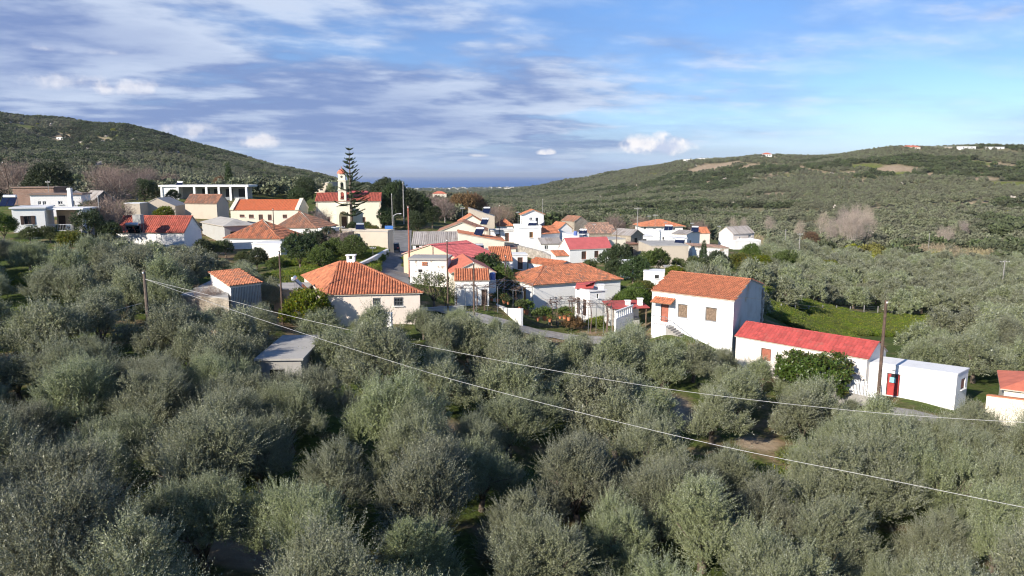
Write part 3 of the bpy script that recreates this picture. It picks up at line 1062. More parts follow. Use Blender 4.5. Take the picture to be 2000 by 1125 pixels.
def opening(root, o, P, dv, nrm, base):
    s0, z0, s1, z1, kind, style = o
    pane, frame = STYLE[style]
    mb = MB()
    w, h = s1 - s0, z1 - z0
    to = lambda s, z, dep: (P[0] + dv[0] * s - nrm[0] * dep - base[0], P[1] + dv[1] * s - nrm[1] * dep - base[1], z - base[2])
    up = Matrix(((dv[0], -nrm[0], 0), (dv[1], -nrm[1], 0), (0, 0, 1)))
    c = to((s0 + s1) / 2, (z0 + z1) / 2, 0)
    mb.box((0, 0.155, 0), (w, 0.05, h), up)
    if style in ('oldwood',):
        for k in range(7):
            mb.box(up @ Vector((-w / 2 + w * (k + .5) / 7, 0.115 + 0.012 * (k % 2), 0)), (w / 7 * 0.86, 0.04, h * 0.98), up)
    if style in ('coral', 'reddoor', 'wood', 'ochre', 'brown', 'darkdoor') and kind == 'door' and w > 0.5:
        for x in (-.25, .25):
            for zz, hh in ((.2, .42), (-.27, .34)):
                mb.box(up @ Vector((x * w, 0.12, zz * h)), (w * .36, .03, h * hh), up)
    if style in ('brown', 'ochre') and kind == 'window':
        for k in range(max(4, int(h / 0.16))):
            nk = max(4, int(h / 0.16))
            mb.box(up @ Vector((0, 0.12, -h / 2 + h * (k + .5) / nk)), (w * .9, .03, h / nk * .6), up)
    ob = mb.build(kind, pane, root, c)
    if frame:
        fb = MB()
        ft = min(0.07, w * 0.12)
        for x, z, ww, hh in ((-w / 2 + ft / 2, 0, ft, h), (w / 2 - ft / 2, 0, ft, h), (0, h / 2 - ft / 2, w - 2 * ft, ft)):
            fb.box(up @ Vector((x, 0.10, z)), (ww, 0.07, hh), up)
        if kind == 'window':
            fb.box(up @ Vector((0, 0.10, -h / 2 + ft / 2)), (w - 2 * ft, 0.07, ft), up)
            if style in ('glass', 'shutter', 'half', 'bluesh'):
                fb.box(up @ Vector((0, 0.105, 0)), (ft * .8, 0.05, h - 2 * ft), up)
        fb.build(kind + '_frame', frame, ob)
    if kind == 'window':
        sb = MB()
        sb.box(up @ Vector((0, -0.04, -h / 2 - 0.035)), (w + 0.14, 0.22, 0.07), up)
        sb.build('window_sill', 'white_plaster', ob)
    if style == 'shutter':
        for sg in (-1, 1):
            sh = MB()
            sh.box(up @ Vector((sg * (w / 2 + w * .22), -0.035, 0)), (w * .42, 0.05, h * 1.04), up)
            for k in range(8):
                sh.box(up @ Vector((sg * (w / 2 + w * .22), -0.066, -h / 2 + h * (k + .5) / 8)), (w * .34, 0.02, h / 8 * .55), up)
            sh.build('shutter', 'dark_wood', ob)
    if style == 'bars':
        bb = MB()
        nb = 6
        for k in range(nb):
            bb.box(up @ Vector((-w / 2 + w * (k + .5) / nb, -0.05, 0)), (0.022, 0.022, h * 1.05), up)
        for zz in (-.4, .0, .4):
            bb.box(up @ Vector((0, -0.03, zz * h)), (w * 1.02, 0.02, 0.03), up)
        bb.build('window_bars', 'grey_metal', ob)


def house(key, label, wall, roof, ops=(), name='house', cat='house', group=None, skirt=1.4, wall2=None):
    b = BUILDS[key]
    C, ze, zb, h = b['C'], b['ze'], b['zb'], b['h']
    base = Vector((C[0].x, C[0].y, zb))
    root = thing(name, label, cat, base, group)
    b['root'] = root
    rt = roof['t']
    over = roof.get('o', 0.3)
    mat = roof.get('m', 'clay_tile')
    mids = lambda i, j: (C[i] + C[j]) / 2
    axis = roof.get('axis', 'R')
    zr = None
    if 'v' in roof:
        mid = (C[0] + C[1] + C[2] + C[3]) / 4
        if rt == 'gable' and 'near' in roof:
            mid = mids(0, 1) if axis == 'L' else mids(3, 0)
        u_ = project((mid.x, mid.y, ze))[0]
        zr = CAMZ + ray(u_, roof['v'])[1] * mid.y
    elif 'rise' in roof:
        zr = ze + roof['rise']
    if rt in ('gable', 'hip') and (zr is None or zr < ze + 0.5):
        print('ROOF low', key, None if zr is None else zr - ze)
        zr = ze + 0.9
    top = [0.0] * 4
    if rt == 'mono':
        top = list(roof['top'])
    # walls with real openings
    wm0 = MB()
    wmx = {k_: MB() for k_ in (wall2 or {})}
    allops = {0: [], 1: [], 2: [], 3: []}
    for w_, kind, style, *q in ops:
        P, Qp = C[w_], C[(w_ + 1) % 4]
        dv = (Qp - P)
        Lw = dv.length
        dv = dv / Lw
        if len(q) == 4 and max(q) > 60:
            (sa, za), (sb, zb2) = inter(P, dv, q[0], q[1]), inter(P, dv, q[2], q[3])
        else:
            sa, za, sb, zb2 = q[0], zb + q[1], q[2], zb + q[3]
        if kind == 'door' and q[-1] is None:
            pass
        a_, c_ = sorted((sa, sb))
        lo, hi = sorted((za, zb2))
        a_, c_ = max(a_, 0.12), min(c_, Lw - 0.12)
        lo, hi = max(lo, zb + 0.02), min(hi, ze - 0.06)
        if c_ - a_ < 0.15 or hi - lo < 0.15:
            print('OPENING lost', key, w_, sa, sb, za - zb, zb2 - zb, 'L', Lw)
            continue
        allops[w_].append((a_, lo, c_, hi, kind, style))
    for k in range(4):
        P, Qp = C[k], C[(k + 1) % 4]
        dv = (Qp - P)
        Lw = dv.length
        dv = dv / Lw
        nrm = Vector((dv.y, -dv.x))
        to = lambda s, z, dep=0.0: (P.x + dv.x * s - nrm.x * dep - base.x, P.y + dv.y * s - nrm.y * dep - base.y, z - base.z)
        wm = wmx.get(k, wm0)
        xs = sorted({0.0, Lw} | {o[0] for o in allops[k]} | {o[2] for o in allops[k]})
        zs = sorted({zb - skirt, ze} | {o[1] for o in allops[k]} | {o[3] for o in allops[k]})
        for i in range(len(xs) - 1):
            for j in range(len(zs) - 1):
                cx, cz = (xs[i] + xs[i + 1]) / 2, (zs[j] + zs[j + 1]) / 2
                if any(o[0] < cx < o[2] and o[1] < cz < o[3] for o in allops[k]):
                    continue
                wm.poly([to(xs[i], zs[j]), to(xs[i + 1], zs[j]), to(xs[i + 1], zs[j + 1]), to(xs[i], zs[j + 1])])
        for o in allops[k]:
            a_, lo, c_, hi = o[:4]
            D = 0.17
            for (p, q_) in (((a_, lo), (a_, hi)), ((c_, hi), (c_, lo)), ((a_, hi), (c_, hi)), ((c_, lo), (a_, lo))):
                wm.poly([to(*p), to(*q_), to(q_[0], q_[1], D), to(p[0], p[1], D)])
        if rt == 'gable' and ((axis == 'L' and k in (0, 2)) or (axis == 'R' and k in (1, 3))):
            wm.poly([to(0, ze), to(Lw, ze), to(Lw / 2, zr - 0.02)])
        if rt == 'mono':
            t0, t1 = top[k], top[(k + 1) % 4]
            pts = [to(0, ze), to(Lw, ze)]
            if t1 > 0.01:
                pts.append(to(Lw, ze + t1))
            if t0 > 0.01:
                pts.append(to(0, ze + t0))
            if len(pts) > 2:
                wm.poly(pts)
    wm0.build('wall', wall, root)
    for w_, wmo in wmx.items():
        wmo.build('gable_wall', wall2[w_], root)
    for k in range(4):
        P, Qp = C[k], C[(k + 1) % 4]
        dv = (Qp - P).normalized()
        nrm = Vector((dv.y, -dv.x))
        for o in allops[k]:
            opening(root, o, P, dv, nrm, base)
    # roof
    E = offset(C, over)
    v3 = lambda p, z: Vector((p.x - base.x, p.y - base.y, z - base.z))
    faces, ridges = [], []
    if rt in ('hip', 'gable'):
        if axis == 'R':
            half = max(0.5, (C[3] - C[0]).length / 2)
        else:
            half = max(0.5, (C[1] - C[0]).length / 2)
        slope = (zr - ze) / half
        zo = ze - slope * over + 0.04
        zr2 = zr + 0.04
    if rt == 'hip':
        if 'ridge' in roof:
            (u0, v0), (u1, v1) = roof['ridge']
            A3, B3 = at_z(u0, v0, zr), at_z(u1, v1, zr)
            Ra, Rb = Vector((A3.x, A3.y)), Vector((B3.x, B3.y))
        else:
            if axis == 'R':
                m0, m1 = mids(3, 0), mids(1, 2)
            else:
                m0, m1 = mids(0, 1), mids(2, 3)
            ln = (m1 - m0).length
            k_ = min(half * roof.get('hk', 1.0), ln / 2 - 0.1) / ln
            Ra, Rb = m0.lerp(m1, k_), m1.lerp(m0, k_)
        a3, b3 = v3(Ra, zr2), v3(Rb, zr2)
        e = [v3(p, zo) for p in E]
        if axis == 'R':
            faces = [[e[0], e[1], b3, a3], [e[1], e[2], b3], [e[2], e[3], a3, b3], [e[3], e[0], a3]]
            ridges = [(e[0], a3), (e[3], a3), (e[1], b3), (e[2], b3), (a3, b3)]
        else:
            faces = [[e[0], e[1], a3], [e[1], e[2], b3, a3], [e[2], e[3], b3], [e[3], e[0], a3, b3]]
            ridges = [(e[0], a3), (e[1], a3), (e[2], b3), (e[3], b3), (a3, b3)]
    elif rt == 'gable':
        e = [v3(p, zo) for p in E]
        if axis == 'R':
            a3, b3 = v3((E[0] + E[3]) / 2, zr2), v3((E[1] + E[2]) / 2, zr2)
            faces = [[e[0], e[1], b3, a3], [e[2], e[3], a3, b3]]
        else:
            a3, b3 = v3((E[0] + E[1]) / 2, zr2), v3((E[2] + E[3]) / 2, zr2)
            faces = [[e[1], e[2], b3, a3], [e[3], e[0], a3, b3]]
        ridges = [(a3, b3)]
    elif rt == 'mono':
        e = [v3(p, ze + 0.05 + top[i]) for i, p in enumerate(E)]
        lowest = min(range(4), key=lambda i: top[i] + top[(i + 1) % 4])
        faces = [[e[(lowest + i) % 4] for i in range(4)]]
    elif rt == 'flat':
        e = [v3(p, ze + roof.get('th', 0.18)) for p in E]
        faces = [e]
    rm = MB()
    th = {'flat': roof.get('th', 0.18) - 0.004}.get(rt, 0.09)
    for f in faces:
        rm.prism(f, th)
    deckm = roof.get('deck', mat if rt == 'flat' else 'beige_plaster')
    ro = rm.build('roof', deckm, root)
    b['roofobj'] = ro
    b['zr'] = zr if zr else ze
    tl = roof.get('tile', 'none' if rt == 'flat' else 'clay')
    if tl != 'none':
        tm = MB()
        fine = tl == 'clay'
        dist = C[0].y
        for f in faces:
            if tl == 'clay':
                tile_face(tm, f, roof.get('p', 0.27 if dist < 112 else 0.36), 0.105 if dist < 112 else 0.11, 0.42 if dist < 112 else 0.8, 0.03, dist < 112)
            elif tl == 'sheet':
                tile_face(tm, f, roof.get('p', 0.34), 0.075, roof.get('row', 0.5), 0.02, False)
            elif tl == 'corr':
                tile_face(tm, f, roof.get('p', 0.35), 0.07, 50.0, 0.0, False)
        for a, c in ridges:
            ridge_tiles(tm, a, c, 0.15 if tl == 'clay' else 0.10)
        o = tm.build('roof_tiles', mat, ro)
        tag(o, kind='stuff')
    elif rt in ('gable', 'hip', 'mono'):
        tm = MB()
        for f in faces:
            tm.prism([p + Vector((0, 0, 0.03)) for p in f], 0.028)
        o = tm.build('roof_sheet', mat, ro)
    if roof.get('par'):
        pm = MB()
        Ei = offset(C, over - 0.2)
        for k in range(4):
            j = (k + 1) % 4
            zt = ze + roof.get('th', 0.18) + roof['par']
            pm.prism([v3(E[k], zt), v3(E[j], zt), v3(Ei[j], zt), v3(Ei[k], zt)], roof['par'] - 0.003)
        pm.build('parapet', wall, ro)
    return root


def chimney(key, u, v, w, hgt, depth=None, mat='white_plaster', cap=True, off=0.0, d=None):
    """chimney standing on a roof, its top centre on the sight line u,v"""
    b = BUILDS[key]
    C = b['C']
    mid = (C[0] + C[1] + C[2] + C[3]) / 4
    y = d or (mid.y + off)
    p = pt(u, v, y)
    base = b['root'].location
    m_ = MB()
    x, yy, z = p.x - base.x, p.y - base.y, p.z - base.z
    s = depth or w
    if cap:
        m_.box((x, yy, z - 0.06), (w * 1.25, s * 1.25, 0.12))
        for sx in (-1, 1):
            m_.box((x + sx * w * .36, yy, z - 0.30), (w * .28, s, 0.36))
        m_.box((x, yy, z - 0.48 - (hgt - 0.48) / 2), (w, s, hgt - 0.48))
    else:
        m_.box((x, yy, z - hgt / 2), (w, s, hgt))
        m_.box((x, yy, z - 0.22), (w * 1.2, s * 1.2, 0.1))
    m_.build('chimney', mat, b['roofobj'])


T = lambda **k: k
house('hip_pink', 'cream house with large hipped clay-tile roof, barred windows and chimney among the olives', 'pink_plaster',
      T(t='hip', v=512, ridge=((663, 512), (693, 512)), axis='R', o=0.22, m='clay_tile'),
      [(0, 'window', 'bars', 728, 582, 743, 596), (0, 'window', 'bars', 769, 581, 788, 597)])
chimney('hip_pink', 685.5, 497, 0.85, 1.3, 0.6)
house('hip_white', 'white house with long hipped roof of weathered tiles, vine-covered yard and orange shutters', 'white_plaster',
      T(t='hip', v=518, ridge=((1062, 520), (1137, 515)), axis='R', o=0.28, m='old_tile'),
      [(3, 'window', 'ochre', 1001, 558, 1008, 583), (3, 'door', 'ochre', 1020, 560, 1027, 592), (3, 'door', 'darkdoor', 979, 562, 988, 582), (0, 'door', 'coral', 1074, 606, 1088, 618)])
house('annex_white', 'small white flat-roofed annex with brown doors built against the hipped vine-yard house', 'white_plaster',
      T(t='flat', m='white_roof', o=0.15, th=0.14), [(3, 'door', 'brown', 0.5, 0.9, 1.3, 2.9), (3, 'door', 'brown', 2.0, 0.9, 2.8, 2.9), (0, 'window', 'void', 1166, 574, 1169, 582)], name='annex', cat='annex')
house('tall_white', 'tall white house with orange tiled gable roof, old wooden shutters and outside steps', 'clean_white',
      T(t='gable', axis='L', v=538, o=0.12, m='orange_tile', rise=None), [(3, 'door', 'coral', 1291, 592, 1305, 630), (3, 'window', 'oldwood', 1324, 593, 1342, 622), (3, 'window', 'oldwood', 1378, 599, 1399, 629)], wall2={0: 'render_gable'})
house('long_red', 'long low white building with bright red sheet roof running down from the tall house', 'pale_pink',
      T(t='gable', axis='L', v=647, o=0.12, m='red_sheet', tile='sheet', row=0.4), [(3, 'door', 'coral', 1487, 679, 1505, 706)])
house('white_box', 'flat-roofed white box building with a red door beside the dark power pole', 'clean_white',
      T(t='flat', m='white_roof', o=0.06, th=0.12), [(3, 'door', 'reddoor', 1733, 728, 1755, 775), (0, 'window', 'wood', 1878, 741, 1884, 757)])
house('edge_house', 'low house with faded orange roof at the right picture edge', 'cream_plaster', T(t='hip', rise=1.0, axis='R', o=0.3, m='coral_paint', tile='none'))
house('hip_left', 'white house with pyramid clay-tile roof, nearer one of the pair below the school', 'white_plaster',
      T(t='hip', v=430, ridge=((510, 430), (515, 430)), axis='L', o=0.3, m='old_tile'), [(0, 'window', 'void', 555, 472, 559, 486), (0, 'door', 'darkdoor', 567, 478, 571, 494)])
house('porch_left', 'low white lean-to in front of the pyramid-roofed house', 'white_plaster', T(t='flat', m='white_roof', o=0.1), name='lean_to', cat='lean-to')
house('hip_back', 'white house with pyramid clay-tile roof just in front of the church', 'white_plaster',
      T(t='hip', v=413, ridge=((583, 413), (588, 413)), axis='L', o=0.3, m='brown_tile'), [(0, 'window', 'void', 626, 452, 632, 462)])
house('hip_back_annex', 'white box annex on the right of the pyramid-roofed house by the church', 'clean_white', T(t='flat', m='white_roof', o=0.05), name='annex', cat='annex')
house('church', 'cream village church with red tiled roof and arched porch', 'yellow_plaster',
      T(t='gable', axis='R', v=377, o=0.25, m='church_tile'), [(0, 'window', 'brown', 639, 424, 645, 435), (0, 'door', 'darkdoor', 667, 423, 678, 446), (0, 'window', 'brown', 708, 424, 714, 436)], name='church', cat='church')
house('school', 'long white school building with clean orange roof between white end gables', 'cream_plaster',
      T(t='gable', axis='R', v=390, o=0.05, m='school_tile', tile='sheet'), [(0, 'window', 'brown', 486, 419, 496, 426), (0, 'window', 'brown', 505, 419, 514, 430), (0, 'window', 'brown', 523, 419, 531, 430), (0, 'window', 'brown', 552, 419, 561, 426), (0, 'window', 'brown', 468, 419, 478, 424)], name='school', cat='school')
house('street_wall', 'plain beige flat-roofed building at the bend of the village street', 'beige_plaster', T(t='flat', m='roof_concrete', o=0.08, th=0.15, par=0.12), name='building', cat='building')
house('behind_church', 'brown unplastered concrete building behind the church on the left', 'beige_plaster', T(t='flat', m='roof_concrete', o=0.15, th=0.2), [(3, 'window', 'void', 624, 369, 631, 372), (0, 'window', 'void', 648, 366, 652, 375)], name='building', cat='building')
house('red_far', 'white house with pink-red gable roof peeping over the church roof', 'white_plaster', T(t='gable', axis='R', v=373, o=0.2, m='rose_paint', tile='none'))
house('peach_gable', 'peach house with red roofs and gable wall beside the village street', 'peach_plaster', T(t='gable', axis='R', v=478, near=1, o=0.2, m='pink_sheet', tile='sheet'))
house('slab_old', 'old peeling white house with thick concrete roof slab and red roof vent', 'peeling_white', T(t='flat', m='concrete', o=0.2, th=0.26), [(0, 'window', 'void', 817, 526, 825, 532)])
house('coral_roof', 'white house with smooth coral-painted gable roof in the village centre', 'cream_plaster', T(t='gable', axis='L', rise=1.25, o=0.2, m='coral_paint', tile='none'))
house('lean_tile', 'white room with lean-to roof of orange barrel tiles, below the coral roof', 'white_plaster', T(t='mono', top=(0, 0, 0.95, 0.95), o=0.12, m='orange_tile'), [(0, 'door', 'darkdoor', 3.0, 0.0, 3.7, 1.9)])
house('grey_corr', 'white house with grey corrugated asbestos roof at the street corner', 'white_plaster', T(t='gable', axis='R', v=453, o=0.2, m='grey_sheet', tile='corr'), [(0, 'window', 'void', 812, 479, 819, 484), (0, 'window', 'void', 3.2, 0.9, 4.0, 2.0)])
house('cream_long', 'long cream house wall sloping down to the right under a thin tiled edge', 'cream_plaster', T(t='mono', top=(1.5, 0.1, 0.1, 1.5), o=0.1, m='clay_tile'), [(0, 'window', 'void', 912, 480, 923, 487)])
house('cream_side', 'low cream side room with dark open porch right of the sloping cream wall', 'cream_plaster', T(t='flat', m='brown_tile', o=0.15), [(0, 'window', 'void', 987, 488, 994, 496)], name='outbuilding', cat='outbuilding')
house('cream_gable', 'wide cream house with shallow brown gable behind the grey corrugated roof', 'cream_plaster', T(t='gable', axis='L', v=434, near=1, o=0.2, m='brown_tile'))
house('orange_gable', 'yellow gabled house with orange roof below the tall beige wall', 'yellow_plaster', T(t='gable', axis='L', v=421, near=1, o=0.2, m='orange_tile'), [(0, 'window', 'void', 925, 428, 931, 433)])
house('tall_beige', 'tall windowless beige building with sloping roofline and solar heater', 'beige_plaster', T(t='mono', top=(2.0, 0.1, 0.1, 2.0), o=0.05, m='roof_concrete', tile='none'), [(0, 'window', 'void', 919, 417, 921, 421), (0, 'window', 'void', 923, 417, 925, 421)], name='building', cat='building')
house('orange_small', 'small white house with steep orange roof patch right of the tall beige building', 'white_plaster', T(t='hip', rise=1.4, axis='R', o=0.2, m='orange_tile'))
house('tower_base', 'square white two-storey tower block with one half-shuttered window', 'clean_white', T(t='flat', m='white_roof', o=0.08, th=0.15, par=0.35), [(0, 'window', 'half', 1034, 453, 1041, 464)], name='tower_house', cat='house')
house('tower_top', 'small white gabled house with orange roof standing on the white tower terrace', 'clean_white', T(t='gable', axis='L', v=410, near=1, o=0.25, m='orange_tile'), [(0, 'door', 'glass', 1046, 425, 1052, 439), (0, 'window', 'glass', 1034, 425, 1040, 430), (3, 'window', 'glass', 1.0, 0.9, 1.6, 2.0)], skirt=0.2)
house('tower_side', 'white side house with narrow orange roof slope right of the white tower', 'white_plaster', T(t='gable', axis='R', rise=1.3, o=0.1, m='orange_tile'))
house('tower_porch', 'low white porch with grey sheet roof at the foot of the white tower', 'white_plaster', T(t='mono', top=(0, 0, 0.9, 0.9), o=0.15, m='grey_sheet', tile='corr'), [(0, 'window', 'glass', 1064, 479, 1071, 487)], name='porch', cat='porch')
house('red_white', 'white cottage with smooth rose-red roof and two brown windows', 'clean_white', T(t='gable', axis='R', v=464, o=0.12, m='rose_paint', tile='none'), [(0, 'window', 'brown', 1136, 491, 1145, 506), (0, 'window', 'brown', 1161, 490, 1169, 503), (3, 'window', 'coral', 1.2, 1.0, 1.7, 2.4)], name='cottage')
house('cream_block', 'cream plastered block behind the right end of the rose-red cottage', 'cream_plaster', T(t='flat', m='roof_concrete', o=0.03, th=0.1), name='building', cat='building')
house('stone_orange', 'bare stone house with high gable and small orange roof', 'field_stone', T(t='gable', axis='L', v=422, o=0.1, m='brown_tile'))
house('white_gable', 'little white gable with brown tile edge below the stone house', 'white_plaster', T(t='gable', axis='L', rise=1.2, near=1, o=0.15, m='clay_tile'))
house('low_white', 'low white flat-roofed room with two solar panels behind the rose-red roof', 'white_plaster', T(t='flat', m='white_roof', o=0.08), name='outbuilding', cat='outbuilding')
house('ruin_roof', 'half-collapsed stone house with sagging brown tiles', 'field_stone', T(t='gable', axis='R', rise=1.5, o=0.15, m='ruin_tile'))
house('stone_grey', 'stone barn with grey sheet roof and dark doorway', 'field_stone', T(t='gable', axis='L', rise=1.1, o=0.2, m='grey_sheet', tile='corr'), [(0, 'door', 'void', 1.3, 0.2, 2.3, 2.2)], name='barn', cat='barn')
house('tile_low', 'low room under a bright orange barrel-tile roof behind the garden bushes', 'white_plaster', T(t='mono', top=(0, 0, 1.7, 1.7), o=0.1, m='orange_tile'))
house('strip_roof', 'narrow white building with long strip of orange tiles above the hipped house', 'white_plaster', T(t='gable', axis='L', rise=0.6, o=0.12, m='clay_tile'))
house('far_hip', 'large white two-storey house with orange hipped roof at the back of the village', 'white_plaster', T(t='hip', v=429, axis='R', o=0.6, m='orange_tile', hk=1.2), [(0, 'door', 'glass', 1276, 445, 1281, 454), (0, 'window', 'glass', 1292, 445, 1296, 451), (0, 'window', 'glass', 1315, 444, 1319, 450), (0, 'window', 'glass', 1258, 443, 1262, 448)])
house('white_flat', 'white flat-roofed house carrying two solar collectors in front of the orange hipped house', 'clean_white', T(t='flat', m='white_roof', o=0.1, par=0.15), [(0, 'window', 'void', 1294, 463, 1297, 468)])
house('blue_side', 'white house with grey low-pitched roof and shaded side wall beside the flat white one', 'white_plaster', T(t='gable', axis='L', rise=0.7, o=0.2, m='grey_sheet', tile='corr'), [(0, 'window', 'glass', 1.5, 1.2, 2.3, 2.2)])
house('orange_back', 'small cream house with plain orange roof at the right back of the village', 'pink_plaster', T(t='gable', axis='R', rise=1.4, o=0.1, m='orange_tile'))
house('big_beige', 'big blank beige building with flat concrete roof above the shrubs', 'beige_plaster', T(t='flat', m='roof_concrete', o=0.04, th=0.14), name='building', cat='building')
house('white_ruin', 'derelict white house with broken roof, open doorway and peeling walls', 'peeling_white', T(t='mono', top=(0.4, 0.0, 0.1, 0.7), o=0.1, m='ruin_tile'), [(0, 'door', 'void', 1366, 489, 1374, 505), (0, 'window', 'bluesh', 1408, 491, 1416, 500)])
house('farm_house', 'white and pink farmhouse with grey pitched roof at the edge of the village', 'pink_plaster', T(t='gable', axis='R', rise=1.7, o=0.2, m='grey_sheet', tile='corr'), [(0, 'window', 'glass', 1462, 459, 1467, 464), (0, 'window', 'glass', 1444, 462, 1447, 466)], wall2={3: 'clean_white'})
house('farm_terrace', 'white walled terrace in front of the farmhouse', 'white_plaster', T(t='flat', m='white_roof', o=0.02, par=0.3), name='terrace', cat='terrace')
house('hut', 'tiny white hut with slab roof among dark citrus trees', 'clean_white', T(t='flat', m='white_roof', o=0.2, th=0.2), [(0, 'window', 'void', 0.4, 0.8, 1.0, 1.6)], name='hut', cat='hut')
house('shed_white', 'small white shed with flat roof and one dark window behind the tall white house', 'white_plaster', T(t='flat', m='white_roof', o=0.06, th=0.1), [(0, 'window', 'void', 1279, 537, 1287, 544)], name='shed', cat='shed')
house('left_front', 'white flat-roofed house block with dark open shutters at the left edge', 'clean_white', T(t='flat', m='white_roof', o=0.25, th=0.2), [(0, 'window', 'shutter', 46, 422, 63, 438)])
house('left_upper', 'white upper house with brown roof edge and tall white chimney on the left', 'white_plaster', T(t='flat', m='ruin_tile', o=0.25, th=0.22), [(0, 'window', 'glass', 74, 393, 81, 400), (0, 'window', 'glass', 83, 393, 91, 400), (0, 'window', 'glass', 113, 393, 123, 399), (0, 'window', 'void', 142, 392, 146, 400)])
chimney('left_upper', 135.5, 367, 0.55, 4.5, mat='clean_white', cap=False, d=113.6)
house('left_brown', 'unplastered brown brick building with white gable at the far left', 'brown_brick', T(t='flat', m='ruin_tile', o=0.2), name='building', cat='building')
house('stone_left', 'old stone house with grey roof and dark gable beside the bare fig tree', 'dark_stone', T(t='gable', axis='L', v=373, o=0.25, m='grey_sheet', tile='corr'), [(3, 'window', 'void', 0.8, 0.5, 2.0, 2.1), (0, 'door', 'void', 2.0, 0.1, 3.2, 2.0)])
house('beige_gable', 'old beige house with wide shallow gable behind the red-roofed house', 'beige_plaster', T(t='gable', axis='L', v=387, near=1, o=0.1, m='roof_concrete', tile='none'))
house('low_beige', 'low flat beige outbuilding left of the wide beige gable', 'beige_plaster', T(t='flat', m='white_roof', o=0.1), name='outbuilding', cat='outbuilding')
house('brown_gable', 'beige house with brown tiled gable roof left of the school', 'beige_plaster', T(t='gable', axis='L', v=380, o=0.15, m='brown_tile'))
house('red_left', 'white house with long red tiled roof and solar heater, left of the village', 'white_plaster', T(t='gable', axis='L', v=422, o=0.2, m='church_tile'))
house('grey_slab', 'grey concrete-roofed stone building in front of the school', 'grey_plaster', T(t='hip', rise=1.0, axis='L', o=0.3, m='roof_concrete', tile='none'), [(0, 'door', 'void', 1.0, 0.2, 2.0, 1.9)], name='building', cat='building')
house('tile_shed', 'small tile-roofed shed with corrugated side wall among the left olives', 'white_plaster', T(t='mono', top=(0.0, 0.0, 0.45, 0.45), o=0.15, m='old_tile'), name='shed', cat='shed')
house('old_slab', 'crumbling beige outbuilding with concrete slab left of the hipped cream house', 'beige_plaster', T(t='flat', m='roof_concrete', o=0.2, th=0.15), [(0, 'door', 'void', 2.2, 0.1, 3.1, 1.8)], name='outbuilding', cat='outbuilding')
house('flat_shed', 'concrete shed with flat grey roof sunk in the olive grove', 'concrete', T(t='flat', m='roof_concrete', o=0.2, th=0.16), [(0, 'window', 'void', 0.8, 0.6, 1.9, 1.5)], name='shed', cat='shed')
for k_, (lab, wl, rf, ops_) in enumerate((
        ('low white yard room left of the strip-tiled building', 'white_plaster', T(t='flat', m='white_roof', o=.08), [(0, 'door', 'brown', .8, 0, 1.6, 1.9)]),
        ('small white room at the left end of the rose-red cottage', 'white_plaster', T(t='mono', top=(0, 0, .6, .6), o=.1, m='clay_tile'), [(0, 'window', 'glass', .7, .9, 1.4, 1.7)]),
        ('long low white room left of the white tower', 'white_plaster', T(t='flat', m='roof_concrete', o=.08, par=.15), [(0, 'window', 'void', 1.2, .8, 2.0, 1.6), (0, 'door', 'brown', 3.2, 0, 4.0, 1.9)]),
        ('dark open stone shed below the grey barn', 'field_stone', T(t='flat', m='brown_tile', o=.2), [(0, 'door', 'void', .6, 0, 2.4, 1.9)]),
        ('pale low house behind the collapsed tiles', 'cream_plaster', T(t='gable', axis='R', rise=.9, o=.15, m='ruin_tile'), [(0, 'window', 'void', 1.5, .8, 2.3, 1.7)]),
        ('crumbling stone hut in the shrubs behind the tall white house', 'field_stone', T(t='flat', m='roof_concrete', o=.1), [(0, 'door', 'void', .6, 0, 1.4, 1.7)]),
        ('small white terrace room between flat white house and shaded side wall', 'clean_white', T(t='flat', m='white_roof', o=.1), [(0, 'door', 'glass', .6, 0, 1.5, 1.9)]),
        ('white arched porch left of the flat white house', 'clean_white', T(t='flat', m='white_roof', o=.1), [(0, 'door', 'void', .7, 0, 2.0, 2.4)]),
        ('whitewashed shed in the bushes left of the low orange tile roof', 'white_plaster', T(t='mono', top=(0, 0, .5, .5), o=.1, m='grey_sheet', tile='corr'), [(0, 'window', 'void', .5, .9, 1.1, 1.6)]))):
    house('fill%d' % k_, lab, wl, rf, ops_, name='shed' if k_ in (3, 5, 8) else 'outbuilding', cat='shed' if k_ in (3, 5, 8) else 'outbuilding')
vl = ['cream villa with pink roof and trees, leftmost on the right-hand skyline', 'low grey unfinished house, second on the right-hand skyline', 'white block villa, third on the right-hand skyline', 'white villa, rightmost on the skyline',
      'lone white house on the rounded middle hilltop', 'small white house low on the ridge above the sea slope', 'long white house on the ridge left of the hilltop house']
for k in range(7):
    m_ = ('pink_plaster', 'beige_plaster', 'clean_white', 'white_plaster', 'clean_white', 'clean_white', 'clean_white')[k]
    rf = T(t='hip', rise=2.2, axis='R', o=0.4, m='coral_paint', tile='none') if k in (0, 4) else T(t='flat', m='white_roof', o=0.4, th=0.3)
    C = BUILDS['villa%d' % k]['C']
    Lv = (C[1] - C[0]).length
    house('villa%d' % k, vl[k], m_, rf, [(0, 'window', 'glass', Lv * f, 1.4, Lv * f + 1.6, 3.2) for f in (.12, .42, .7)], skirt=6, name='villa', cat='villa')
house('hill_hut0', 'tiny white house on the dark left hillside', 'clean_white', T(t='flat', m='white_roof', o=0.1), [(0, 'window', 'glass', 2, 1, 3.4, 2.4)], skirt=5, name='hill_house')
house('hill_hut1', 'speck of a pale hut below the white house on the left hillside', 'clean_white', T(t='flat', m='white_roof', o=0.1), [(0, 'window', 'glass', 1, 1, 2.4, 2.4)], skirt=5, name='hill_house')
house('valley_house0', 'low white bungalow with chimney right of the dark trees by the street', 'white_plaster', T(t='hip', rise=1.0, axis='R', o=0.4, m='white_roof', tile='none'), [(0, 'window', 'void', 2, 0.6, 3.6, 2)], skirt=4)
